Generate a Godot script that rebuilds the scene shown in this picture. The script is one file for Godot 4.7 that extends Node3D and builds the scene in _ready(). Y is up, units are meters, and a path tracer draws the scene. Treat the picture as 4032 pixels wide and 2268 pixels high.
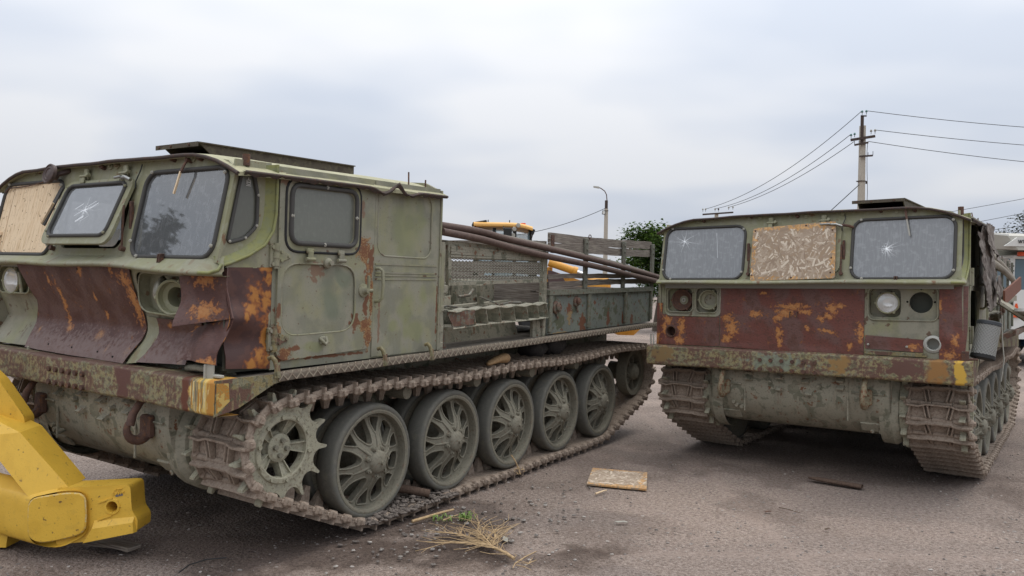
extends Node3D
# A yard with two derelict tracked tractors, built in metres; each tractor is built in its own axes (x to the viewer's right
# when one faces its front, y up, z forward) and then stood in the yard.

var M := {}          # materials
var N := {}          # noise bytes
var taken := {}
var rng := RandomNumberGenerator.new()
var link_mesh: ArrayMesh

func _ready() -> void:
	rng.seed = 7
	camera_and_sky()
	make_materials()
	build_ground()
	link_mesh = make_link()
	build_tractor(true)
	build_tractor(false)
	build_background()
	build_yard_things()

func camera_and_sky() -> void:
	var cam := Camera3D.new()
	cam.name = "camera"
	cam.fov = 41.431
	cam.near = 0.05
	cam.far = 900.0
	cam.transform = Transform3D(Basis(Vector3.RIGHT, 0.0041553) * Basis(Vector3.BACK, 0.0196958), Vector3(0, 1.6592, 0))
	add_child(cam)
	cam.current = true
	var env := Environment.new()
	env.background_mode = Environment.BG_SKY
	var sky := Sky.new()
	var pano := PanoramaSkyMaterial.new()
	pano.panorama = ImageTexture.create_from_image(sky_image())
	sky.sky_material = pano
	env.sky = sky
	env.ambient_light_source = Environment.AMBIENT_SOURCE_SKY
	env.reflected_light_source = Environment.REFLECTION_SOURCE_SKY
	env.tonemap_mode = Environment.TONE_MAPPER_LINEAR
	env.tonemap_exposure = 1.0
	env.sdfgi_enabled = true
	env.ssao_enabled = true
	env.ssil_enabled = true
	var we := WorldEnvironment.new()
	we.name = "world_environment"
	we.environment = env
	add_child(we)
	var sun := DirectionalLight3D.new()
	sun.name = "sun"
	sun.light_energy = 0.35
	sun.light_color = Color(1.0, 0.97, 0.92)
	sun.light_angular_distance = 26.0
	sun.shadow_enabled = true
	add_child(sun)
	sun.look_at_from_position(Vector3(3.5, 10, -2.0), Vector3.ZERO, Vector3.UP)   # bright part of the overcast, high to the right

func sky_image() -> Image:
	var w := 1024
	var h := 512
	var im := Image.create(w, h, false, Image.FORMAT_RGBF)
	var a := FastNoiseLite.new()
	a.seed = 11
	a.noise_type = FastNoiseLite.TYPE_SIMPLEX_SMOOTH
	a.frequency = 0.75
	a.fractal_octaves = 4
	a.fractal_gain = 0.42
	for j in h:
		var el := (0.5 - (j + 0.5) / h) * PI
		var s := sin(el)
		var c := cos(el)
		for i in w:
			var az := ((i + 0.5) / w - 0.5) * TAU
			var col: Vector3
			if s < 0.0:
				col = Vector3(0.21, 0.195, 0.185)
			else:
				# a cloud sheet overhead: noise on a plane, so that bands flatten towards the horizon
				var k := 1.0 / (s + 0.16)
				var n := a.get_noise_3d(c * sin(az) * k, c * cos(az) * k * 1.5, 3.0)
				var lum := 0.555 + 1.12 * s + 0.4 * smoothstep(0.35, 0.9, s)                                       # overcast: brighter towards the zenith
				var grey := clampf(0.5 + n * 1.6, 0.0, 1.0)
				lum *= lerpf(0.91, 1.09, grey)
				var tint := Vector3(0.885, 0.975, 1.135).lerp(Vector3(0.985, 1.0, 1.035), clampf(grey * 0.75 + s * 0.5, 0.0, 1.0))
				col = tint * lum
			im.set_pixel(i, j, Color(col.x, col.y, col.z))
	return im

# ---------------------------------------------------------------- naming
func numbered(called: String) -> String:
	if not taken.has(called):
		taken[called] = 0
		return called
	taken[called] += 1
	return "%s_%03d" % [called, taken[called]]

func thing(called: String, label: String, category: String, group := "") -> Node3D:
	var o := Node3D.new()
	o.name = numbered(called)
	add_child(o)
	return tag(o, label, category, group)

func tag(o: Node3D, label: String, category: String, group := "") -> Node3D:
	o.set_meta("label", label)
	o.set_meta("category", category)
	if group != "":
		o.set_meta("group", group)
	return o

func obj(called: String, g: G, mat: Material, parent: Node = null) -> MeshInstance3D:
	return put(called, g.mesh(), mat, parent)

func put(called: String, mesh: Mesh, mat: Material, parent: Node = null, at := Transform3D.IDENTITY) -> MeshInstance3D:
	var o := MeshInstance3D.new()
	o.mesh = mesh
	o.material_override = mat
	o.transform = at
	if parent == null:
		o.name = numbered(called)
		add_child(o)
	else:
		o.name = called
		parent.add_child(o, true)
	return o

func setting(called: String, g: G, mat: Material) -> MeshInstance3D:
	var o := obj(called, g, mat)
	o.set_meta("kind", "structure")
	return o

# ---------------------------------------------------------------- geometry
class G:
	var v := PackedVector3Array()
	var n := PackedVector3Array()
	var t := PackedVector2Array()
	var area := Rect2(0, 0, 1, 1)

	func mesh() -> ArrayMesh:
		var a := []
		a.resize(Mesh.ARRAY_MAX)
		a[Mesh.ARRAY_VERTEX] = v
		a[Mesh.ARRAY_NORMAL] = n
		a[Mesh.ARRAY_TEX_UV] = t
		var m := ArrayMesh.new()
		m.add_surface_from_arrays(Mesh.PRIMITIVE_TRIANGLES, a)
		return m

	func tri(a: Vector3, b: Vector3, c: Vector3, na: Vector3, nb: Vector3, nc: Vector3, ta := Vector2.ZERO, tb := Vector2.ZERO, tc := Vector2.ZERO) -> void:
		v.append(a); v.append(c); v.append(b)
		n.append(na); n.append(nc); n.append(nb)
		t.append(ta); t.append(tc); t.append(tb)

	func uv_of(p: Vector3, m: Vector3) -> Vector2:
		# texture place of a point on a face whose normal is m: metres across the face
		var k := m.abs()
		if k.x >= k.y and k.x >= k.z:
			return Vector2(p.z, p.y)
		return Vector2(p.x, p.z) if k.y >= k.z else Vector2(p.x, p.y)

	func face(p: Array, center: Vector3) -> void:
		# a flat convex face, turned so that it looks away from center
		var m: Vector3 = (p[1] - p[0]).cross(p[2] - p[0])
		if m.length_squared() < 1e-16 and p.size() > 3:
			m = (p[2] - p[0]).cross(p[3] - p[0])
		if m.length_squared() < 1e-18:
			return
		m = m.normalized()
		var mid := Vector3.ZERO
		for q in p:
			mid += q
		mid /= p.size()
		var q := p
		if m.dot(mid - center) < 0.0:
			m = -m
			q = p.duplicate()
			q.reverse()
		for i in range(1, q.size() - 1):
			tri(q[0], q[i], q[i + 1], m, m, m, uv_of(q[0], m), uv_of(q[i], m), uv_of(q[i + 1], m))

	func hexa(b: Array, u: Array) -> void:
		var c := Vector3.ZERO
		for q in b + u:
			c += q / 8.0
		face(b, c)
		face(u, c)
		for i in 4:
			var j := (i + 1) % 4
			face([b[i], b[j], u[j], u[i]], c)

	func box(c: Vector3, s: Vector3, bevel := 0.0, basis := Basis.IDENTITY) -> void:
		var h := s / 2.0
		var o := Transform3D(basis, c)
		if bevel <= 0.0:
			var q := []
			for k in [[-1, -1], [1, -1], [1, 1], [-1, 1]]:
				q.append(o * Vector3(k[0] * h.x, -h.y, k[1] * h.z))
			var r := []
			for k in [[-1, -1], [1, -1], [1, 1], [-1, 1]]:
				r.append(o * Vector3(k[0] * h.x, h.y, k[1] * h.z))
			hexa(q, r)
			return
		var e := minf(bevel, minf(h.x, minf(h.y, h.z)) * 0.95)
		var P := func(sx, sy, sz, ax): return o * Vector3(sx * (h.x - (0.0 if ax == 0 else e)), sy * (h.y - (0.0 if ax == 1 else e)), sz * (h.z - (0.0 if ax == 2 else e)))
		for s1 in [-1, 1]:
			face([P.call(s1, -1, -1, 0), P.call(s1, 1, -1, 0), P.call(s1, 1, 1, 0), P.call(s1, -1, 1, 0)], c)
			face([P.call(-1, s1, -1, 1), P.call(1, s1, -1, 1), P.call(1, s1, 1, 1), P.call(-1, s1, 1, 1)], c)
			face([P.call(-1, -1, s1, 2), P.call(1, -1, s1, 2), P.call(1, 1, s1, 2), P.call(-1, 1, s1, 2)], c)
			for s2 in [-1, 1]:
				face([P.call(s1, s2, -1, 0), P.call(s1, s2, 1, 0), P.call(s1, s2, 1, 1), P.call(s1, s2, -1, 1)], c)
				face([P.call(s1, -1, s2, 0), P.call(s1, 1, s2, 0), P.call(s1, 1, s2, 2), P.call(s1, -1, s2, 2)], c)
				face([P.call(-1, s1, s2, 1), P.call(1, s1, s2, 1), P.call(1, s1, s2, 2), P.call(-1, s1, s2, 2)], c)
				for s3 in [-1, 1]:
					face([P.call(s1, s2, s3, 0), P.call(s1, s2, s3, 1), P.call(s1, s2, s3, 2)], c)

	func bar(a: Vector3, b: Vector3, wide: float, deep: float, up := Vector3.UP, wide2 := -1.0, deep2 := -1.0) -> void:
		# a straight bar from a to b; wide is measured across up, deep along it
		var d := (b - a).normalized()
		var s := d.cross(up)
		if s.length() < 0.01:
			s = d.cross(Vector3.RIGHT)
		s = s.normalized()
		var u := s.cross(d).normalized()
		var w2 := wide if wide2 < 0.0 else wide2
		var d2 := deep if deep2 < 0.0 else deep2
		hexa([a - s * wide / 2 - u * deep / 2, a + s * wide / 2 - u * deep / 2, a + s * wide / 2 + u * deep / 2, a - s * wide / 2 + u * deep / 2],
			[b - s * w2 / 2 - u * d2 / 2, b + s * w2 / 2 - u * d2 / 2, b + s * w2 / 2 + u * d2 / 2, b - s * w2 / 2 + u * d2 / 2])

	func grid(rows: Array, wrap_u := false, wrap_v := false, flip := false, uvs := Rect2(0, 0, 1, 1)) -> void:
		# rows of points; smooth normals
		var nr := rows.size()
		var nc: int = rows[0].size()
		var nn := []
		for i in nr:
			var line := PackedVector3Array()
			for j in nc:
				var i0 := (i - 1 + nr) % nr if wrap_u else maxi(i - 1, 0)
				var i1 := (i + 1) % nr if wrap_u else mini(i + 1, nr - 1)
				var j0 := (j - 1 + nc) % nc if wrap_v else maxi(j - 1, 0)
				var j1 := (j + 1) % nc if wrap_v else mini(j + 1, nc - 1)
				var m: Vector3 = (rows[i][j1] - rows[i][j0]).cross(rows[i1][j] - rows[i0][j])
				m = m.normalized() if m.length_squared() > 1e-20 else Vector3.UP
				line.append(-m if flip else m)
			nn.append(line)
		for i in (nr if wrap_u else nr - 1):
			var k := (i + 1) % nr
			for j in (nc if wrap_v else nc - 1):
				var l := (j + 1) % nc
				var t0 := uvs.position + uvs.size * Vector2(float(j) / (nc - 1), float(i) / (nr - 1))
				var t1 := uvs.position + uvs.size * Vector2(float(j + 1) / (nc - 1), float(i) / (nr - 1))
				var t2 := uvs.position + uvs.size * Vector2(float(j + 1) / (nc - 1), float(i + 1) / (nr - 1))
				var t3 := uvs.position + uvs.size * Vector2(float(j) / (nc - 1), float(i + 1) / (nr - 1))
				if flip:
					tri(rows[i][j], rows[k][l], rows[i][l], nn[i][j], nn[k][l], nn[i][l], t0, t2, t1)
					tri(rows[i][j], rows[k][j], rows[k][l], nn[i][j], nn[k][j], nn[k][l], t0, t3, t2)
				else:
					tri(rows[i][j], rows[i][l], rows[k][l], nn[i][j], nn[i][l], nn[k][l], t0, t1, t2)
					tri(rows[i][j], rows[k][l], rows[k][j], nn[i][j], nn[k][l], nn[k][j], t0, t2, t3)

	func tube(p: PackedVector3Array, r: float, sides := 8, r2 := -1.0, closed := false, caps := true) -> void:
		var rows := []
		var s := Vector3.ZERO
		var m := p.size()
		var len := 0.0
		for i in m:
			var d: Vector3
			if closed:
				d = p[(i + 1) % m] - p[(i - 1 + m) % m]
			else:
				d = p[mini(i + 1, m - 1)] - p[maxi(i - 1, 0)]
			d = d.normalized()
			if s == Vector3.ZERO:
				s = d.cross(Vector3.UP if absf(d.y) < 0.9 else Vector3.RIGHT).normalized()
			else:
				s = (s - d * s.dot(d)).normalized()
			var u := d.cross(s)
			var rr := r if r2 < 0.0 else lerpf(r, r2, float(i) / (m - 1))
			var row := PackedVector3Array()
			for k in sides:
				var a := TAU * k / sides
				row.append(p[i] + (s * cos(a) + u * sin(a)) * rr)
			rows.append(row)
			if i > 0:
				len += p[i].distance_to(p[i - 1])
		grid(rows, closed, true, false, Rect2(0, 0, 1, len))
		if caps and not closed:
			for e in [0, m - 1]:
				var c: Vector3 = p[e]
				var inward: Vector3 = p[1] if e == 0 else p[m - 2]
				var ring := []
				for q in rows[e]:
					ring.append(q)
				face(ring, c + (inward - c))

	func cyl(a: Vector3, b: Vector3, r: float, sides := 12, r2 := -1.0) -> void:
		tube(PackedVector3Array([a, b]), r, sides, r2)

	func lathe(x: Transform3D, prof: Array, sides := 24, smooth := false, from := 0.0, to := TAU) -> void:
		# prof: Vector2(radius, height along local y); each segment is flat unless smooth
		var full := absf(to - from) > 6.28
		for i in prof.size() - 1:
			var a: Vector2 = prof[i]
			var b: Vector2 = prof[i + 1]
			var d := b - a
			if d.length() < 1e-7:
				continue
			var m0 := Vector2(d.y, -d.x).normalized()
			var ma := m0
			var mb := m0
			if smooth:
				if i > 0:
					var e: Vector2 = a - prof[i - 1]
					ma = (m0 + Vector2(e.y, -e.x).normalized()).normalized()
				if i < prof.size() - 2:
					var e: Vector2 = prof[i + 2] - b
					mb = (m0 + Vector2(e.y, -e.x).normalized()).normalized()
			for k in sides:
				var q0 := from + (to - from) * k / sides
				var q1 := from + (to - from) * (k + 1) / sides
				var P := func(c, q): return x * Vector3(c.x * cos(q), c.y, c.x * sin(q))
				var V := func(c, q): return (x.basis * Vector3(c.x * cos(q), c.y, c.x * sin(q))).normalized()
				var u0 := float(k) / sides
				var u1 := float(k + 1) / sides
				tri(P.call(a, q0), P.call(b, q0), P.call(b, q1), V.call(ma, q0), V.call(mb, q0), V.call(mb, q1), Vector2(u0, a.y), Vector2(u0, b.y), Vector2(u1, b.y))
				tri(P.call(a, q0), P.call(b, q1), P.call(a, q1), V.call(ma, q0), V.call(mb, q1), V.call(ma, q1), Vector2(u0, a.y), Vector2(u1, b.y), Vector2(u1, a.y))

	func skirt(x: Transform3D, line: PackedVector2Array, z0: float, z1: float) -> void:
		var m := line.size()
		var ccw := not Geometry2D.is_polygon_clockwise(line)
		for i in m:
			var a := line[i]
			var b := line[(i + 1) % m]
			var p := [x * Vector3(a.x, a.y, z1), x * Vector3(b.x, b.y, z1), x * Vector3(b.x, b.y, z0), x * Vector3(a.x, a.y, z0)]
			var out := Vector2((b - a).y, -(b - a).x) * (1.0 if ccw else -1.0)
			var mid: Vector3 = (p[0] + p[1] + p[2] + p[3]) / 4.0
			face(p, mid - x.basis * Vector3(out.x, out.y, 0).normalized())

	func uv_area(p: Vector2) -> Vector2:
		return Vector2((p.x - area.position.x) / area.size.x, 1.0 - (p.y - area.position.y) / area.size.y)

	func plate(x: Transform3D, outer: PackedVector2Array, holes: Array, thick: float) -> void:
		# a flat plate in the local xy plane, its front at z = 0, with holes; walls all round
		var m := (x.basis.x.cross(x.basis.y)).normalized()
		var cuts := []
		var lo := Vector2(INF, INF)
		var hi := -lo
		for p in outer:
			lo = lo.min(p)
			hi = hi.max(p)
		for hole in holes:
			var c := Vector2.ZERO
			for p in hole:
				c += p / hole.size()
			cuts.append(c.x)
		cuts.sort()
		cuts = [lo.x - 0.01] + cuts + [hi.x + 0.01]
		for i in cuts.size() - 1:
			if cuts[i + 1] - cuts[i] < 1e-4:
				continue
			var strip := PackedVector2Array([Vector2(cuts[i], lo.y - 1), Vector2(cuts[i + 1], lo.y - 1), Vector2(cuts[i + 1], hi.y + 1), Vector2(cuts[i], hi.y + 1)])
			var pieces := Geometry2D.intersect_polygons(outer, strip)
			for hole in holes:
				var next := []
				for piece in pieces:
					next += Geometry2D.clip_polygons(piece, hole)
				pieces.assign(next)
			for piece in pieces:
				var ids := Geometry2D.triangulate_polygon(piece)
				for k in range(0, ids.size(), 3):
					var a: Vector2 = piece[ids[k]]
					var b: Vector2 = piece[ids[k + 1]]
					var c: Vector2 = piece[ids[k + 2]]
					if (b - a).cross(c - a) < 0.0:
						var s := b
						b = c
						c = s
					tri(x * Vector3(a.x, a.y, 0), x * Vector3(b.x, b.y, 0), x * Vector3(c.x, c.y, 0), m, m, m, uv_area(a), uv_area(b), uv_area(c))
					if thick > 0.0:
						tri(x * Vector3(a.x, a.y, -thick), x * Vector3(c.x, c.y, -thick), x * Vector3(b.x, b.y, -thick), -m, -m, -m, uv_area(a), uv_area(c), uv_area(b))
		if thick > 0.0:
			skirt(x, outer, -thick, 0.0)
			for hole in holes:
				var r: PackedVector2Array = hole.duplicate()
				r.reverse()
				var ccw := Geometry2D.is_polygon_clockwise(r)
				var keep = r if ccw else hole
				hole_wall(x, keep, -thick, 0.0)

	func hole_wall(x: Transform3D, line: PackedVector2Array, z0: float, z1: float) -> void:
		var c := Vector2.ZERO
		for p in line:
			c += p / line.size()
		var m := line.size()
		for i in m:
			var a := line[i]
			var b := line[(i + 1) % m]
			var p := [x * Vector3(a.x, a.y, z1), x * Vector3(b.x, b.y, z1), x * Vector3(b.x, b.y, z0), x * Vector3(a.x, a.y, z0)]
			var e := (b - a)
			var o := Vector2(e.y, -e.x).normalized()
			if o.dot((a + b) / 2.0 - c) < 0.0:
				o = -o
			var mid: Vector3 = (p[0] + p[1] + p[2] + p[3]) / 4.0
			face(p, mid + x.basis * Vector3(o.x, o.y, 0))

	func sheet(x: Transform3D, poly: PackedVector2Array, bend: Callable, cell: float, edge := 0.006, holes := []) -> void:
		# sheet metal over a polygon: z = bend(a, b), cut into cells so that dents show
		var lo := Vector2(INF, INF)
		var hi := -lo
		for p in poly:
			lo = lo.min(p)
			hi = hi.max(p)
		var na := ceili((hi.x - lo.x) / cell)
		var nb := ceili((hi.y - lo.y) / cell)
		var at := func(p): return x * Vector3(p.x, p.y, bend.call(p.x, p.y))
		var nrm := func(p):
			var e := 0.004
			var dx: float = (bend.call(p.x + e, p.y) - bend.call(p.x - e, p.y)) / (2 * e)
			var dy: float = (bend.call(p.x, p.y + e) - bend.call(p.x, p.y - e)) / (2 * e)
			return (x.basis * Vector3(-dx, -dy, 1.0)).normalized()
		for i in na:
			for j in nb:
				var c0 := lo + Vector2(i, j) * cell
				var sq := PackedVector2Array([c0, c0 + Vector2(cell, 0), c0 + Vector2(cell, cell), c0 + Vector2(0, cell)])
				var bits := Geometry2D.intersect_polygons(poly, sq)
				for hole in holes:
					var next := []
					for bit in bits:
						for q in Geometry2D.clip_polygons(bit, hole):
							if not Geometry2D.is_polygon_clockwise(q):
								next.append(q)
					bits.assign(next)
				for bit in bits:
					var ids := Geometry2D.triangulate_polygon(bit)
					for k in range(0, ids.size(), 3):
						var a: Vector2 = bit[ids[k]]
						var b: Vector2 = bit[ids[k + 1]]
						var c: Vector2 = bit[ids[k + 2]]
						if (b - a).cross(c - a) < 0.0:
							var s := b
							b = c
							c = s
						tri(at.call(a), at.call(b), at.call(c), nrm.call(a), nrm.call(b), nrm.call(c), uv_area(a), uv_area(b), uv_area(c))
		for line in [poly] + holes:
			var m: int = line.size()
			for i in m:
				var a: Vector2 = line[i]
				var b: Vector2 = line[(i + 1) % m]
				var steps := maxi(1, ceili(a.distance_to(b) / cell))
				for k in steps:
					var p0: Vector3 = at.call(a.lerp(b, float(k) / steps))
					var p1: Vector3 = at.call(a.lerp(b, float(k + 1) / steps))
					var d := x.basis.z * edge
					var o := (p1 - p0).cross(d)
					face([p0, p1, p1 - d, p0 - d], (p0 + p1) / 2.0 + o * 100.0)

func rrect(cx: float, cy: float, w: float, h: float, r: float, steps := 5) -> PackedVector2Array:
	var p := PackedVector2Array()
	for k in 4:
		var c := Vector2(cx, cy) + Vector2((w / 2 - r) * [1, -1, -1, 1][k], (h / 2 - r) * [1, 1, -1, -1][k])
		for i in steps + 1:
			var a := PI / 2 * (k + float(i) / steps)
			p.append(c + Vector2(cos(a), sin(a)) * r)
	return p

func circle(cx: float, cy: float, r: float, steps := 24) -> PackedVector2Array:
	var p := PackedVector2Array()
	for i in steps:
		p.append(Vector2(cx, cy) + Vector2.from_angle(TAU * i / steps) * r)
	return p

func rounded(line: Array, r: float, steps := 4) -> PackedVector2Array:
	# polygon with its corners rounded by quadratic curves
	var p := PackedVector2Array()
	var m := line.size()
	for i in m:
		var b: Vector2 = line[i]
		var a: Vector2 = line[(i - 1 + m) % m]
		var c: Vector2 = line[(i + 1) % m]
		var q0 := b + (a - b).limit_length(minf(r, a.distance_to(b) * 0.48))
		var q1 := b + (c - b).limit_length(minf(r, c.distance_to(b) * 0.48))
		for k in steps + 1:
			var s := float(k) / steps
			p.append(q0.lerp(b, s).lerp(b.lerp(q1, s), s))
	if Geometry2D.is_polygon_clockwise(p):
		p.reverse()
	return p

func poly(line: Array) -> PackedVector2Array:
	var p := PackedVector2Array(line)
	if Geometry2D.is_polygon_clockwise(p):
		p.reverse()
	return p

func ring_points(x: Transform3D, line: PackedVector2Array, z := 0.0) -> PackedVector3Array:
	var p := PackedVector3Array()
	for q in line:
		p.append(x * Vector3(q.x, q.y, z))
	return p

func axis_along(at: Vector3, dir: Vector3) -> Transform3D:
	# local y along dir
	var y := dir.normalized()
	var s := y.cross(Vector3.FORWARD if absf(y.z) < 0.9 else Vector3.RIGHT).normalized()
	return Transform3D(Basis(s, y, s.cross(y)), at)

# ---------------------------------------------------------------- textures and materials
class Tex:
	var w: int
	var h: int
	var px := PackedByteArray()

	func _init(width: int, height: int, c: Color) -> void:
		w = width
		h = height
		px.resize(w * h * 3)
		var r := int(c.r * 255)
		var g := int(c.g * 255)
		var b := int(c.b * 255)
		for i in w * h:
			px[i * 3] = r
			px[i * 3 + 1] = g
			px[i * 3 + 2] = b

	func layer(nb: PackedByteArray, lo: int, hi: int, c: Color, share := 1.0) -> Tex:
		# colour c where the noise passes from lo to hi
		var lut := PackedInt32Array()
		lut.resize(256)
		for k in 256:
			var s := clampf(float(k - lo) / float(hi - lo), 0.0, 1.0)
			lut[k] = int(s * s * (3.0 - 2.0 * s) * share * 256.0)
		var r := int(c.r * 255)
		var g := int(c.g * 255)
		var b := int(c.b * 255)
		var side := int(sqrt(nb.size()))
		for j in h:
			var row := (j % side) * side
			for i in w:
				var a := lut[nb[row + i % side]]
				if a > 0:
					var k := (j * w + i) * 3
					px[k] += ((r - px[k]) * a) >> 8
					px[k + 1] += ((g - px[k + 1]) * a) >> 8
					px[k + 2] += ((b - px[k + 2]) * a) >> 8
		return self

	func blot(cx: float, cy: float, rx: float, ry: float, c: Color, nb: PackedByteArray, rough := 0.9, soft := 0.25, share := 1.0, side := 512) -> Tex:
		# a stain with a ragged outline; the centre and radii are in texture pixels
		var r := int(c.r * 255)
		var g := int(c.g * 255)
		var b := int(c.b * 255)
		var reach := 1.0 + rough
		for j in range(maxi(0, int(cy - ry * reach)), mini(h, int(cy + ry * reach) + 1)):
			for i in range(maxi(0, int(cx - rx * reach)), mini(w, int(cx + rx * reach) + 1)):
				var dx := (i - cx) / rx
				var dy := (j - cy) / ry
				var d := sqrt(dx * dx + dy * dy) + (nb[(j % side) * side + (i % side)] / 255.0 - 0.5) * 2.0 * rough
				var a := clampf((1.0 - d) / soft, 0.0, 1.0) * share
				if a > 0.0:
					var k := (j * w + i) * 3
					px[k] += int((r - px[k]) * a)
					px[k + 1] += int((g - px[k + 1]) * a)
					px[k + 2] += int((b - px[k + 2]) * a)
		return self

	func line(x0: float, y0: float, x1: float, y1: float, wide: float, c: Color, share := 1.0) -> Tex:
		var steps := int(maxf(absf(x1 - x0), absf(y1 - y0))) + 1
		for s in steps:
			var x := lerpf(x0, x1, float(s) / steps)
			var y := lerpf(y0, y1, float(s) / steps)
			for j in range(int(y - wide), int(y + wide) + 1):
				for i in range(int(x - wide), int(x + wide) + 1):
					if i >= 0 and j >= 0 and i < w and j < h:
						var a := clampf(wide + 0.5 - Vector2(i - x, j - y).length(), 0.0, 1.0) * share
						var k := (j * w + i) * 3
						px[k] += int((c.r * 255 - px[k]) * a)
						px[k + 1] += int((c.g * 255 - px[k + 1]) * a)
						px[k + 2] += int((c.b * 255 - px[k + 2]) * a)
		return self

	func image() -> Image:
		return Image.create_from_data(w, h, false, Image.FORMAT_RGB8, px)

	func done() -> ImageTexture:
		var im := image()
		im.generate_mipmaps()
		return ImageTexture.create_from_image(im)

func noise(key: String, freq: float, oct := 4, kind := FastNoiseLite.TYPE_SIMPLEX_SMOOTH, w := 512, h := 512, gain := 0.5) -> PackedByteArray:
	if not N.has(key):
		var f := FastNoiseLite.new()
		f.seed = hash(key) % 10000
		f.noise_type = kind
		f.frequency = freq
		f.fractal_octaves = oct
		f.fractal_gain = gain
		if kind == FastNoiseLite.TYPE_CELLULAR:
			f.cellular_return_type = FastNoiseLite.RETURN_DISTANCE2_SUB
			f.fractal_type = FastNoiseLite.FRACTAL_NONE
		var im := f.get_seamless_image(w, h)
		im.convert(Image.FORMAT_L8)
		N[key] = im.get_data()
	return N[key]

func stretched(key: String, fx: int, fy: int, freq: float, oct := 4) -> PackedByteArray:
	# streaked noise: a small picture pulled out along one side
	if not N.has(key):
		var f := FastNoiseLite.new()
		f.seed = hash(key) % 10000
		f.frequency = freq
		f.fractal_octaves = oct
		var im := f.get_seamless_image(512 / fx, 512 / fy)
		im.convert(Image.FORMAT_L8)
		im.resize(512, 512, Image.INTERPOLATE_CUBIC)
		N[key] = im.get_data()
	return N[key]

func relief(nb: PackedByteArray, w: int, h: int, strength: float) -> ImageTexture:
	var im := Image.create_from_data(w, h, false, Image.FORMAT_L8, nb)
	im.convert(Image.FORMAT_RGB8)
	im.bump_map_to_normal_map(strength)
	return ImageTexture.create_from_image(im)

func mat(tex: Texture2D, rough: float, scale := 0.0, metal := 0.0, normal: Texture2D = null, depth := 1.0) -> StandardMaterial3D:
	var m := StandardMaterial3D.new()
	m.albedo_texture = tex
	m.roughness = rough
	m.metallic = metal
	m.cull_mode = BaseMaterial3D.CULL_DISABLED
	if scale > 0.0:
		m.uv1_triplanar = true
		m.uv1_scale = Vector3.ONE * scale
	if normal != null:
		m.normal_enabled = true
		m.normal_texture = normal
		m.normal_scale = depth
	return m

func plain(c: Color, rough: float, metal := 0.0) -> StandardMaterial3D:
	var m := StandardMaterial3D.new()
	m.albedo_color = c
	m.roughness = rough
	m.metallic = metal
	m.cull_mode = BaseMaterial3D.CULL_DISABLED
	return m

const GREY := Color(0.535, 0.525, 0.46)
const OLIVE := Color(0.52, 0.518, 0.375)
const DARK := Color(0.395, 0.395, 0.34)
const MAROON := Color(0.31, 0.195, 0.17)
const MAROON2 := Color(0.39, 0.29, 0.27)
const ORANGE := Color(0.64, 0.42, 0.225)
const RUST := Color(0.40, 0.24, 0.15)
const DUST := Color(0.53, 0.50, 0.45)

func paint_base(w: int, h: int, c: Color) -> Tex:
	var t := Tex.new(w, h, c)
	return t

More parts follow.
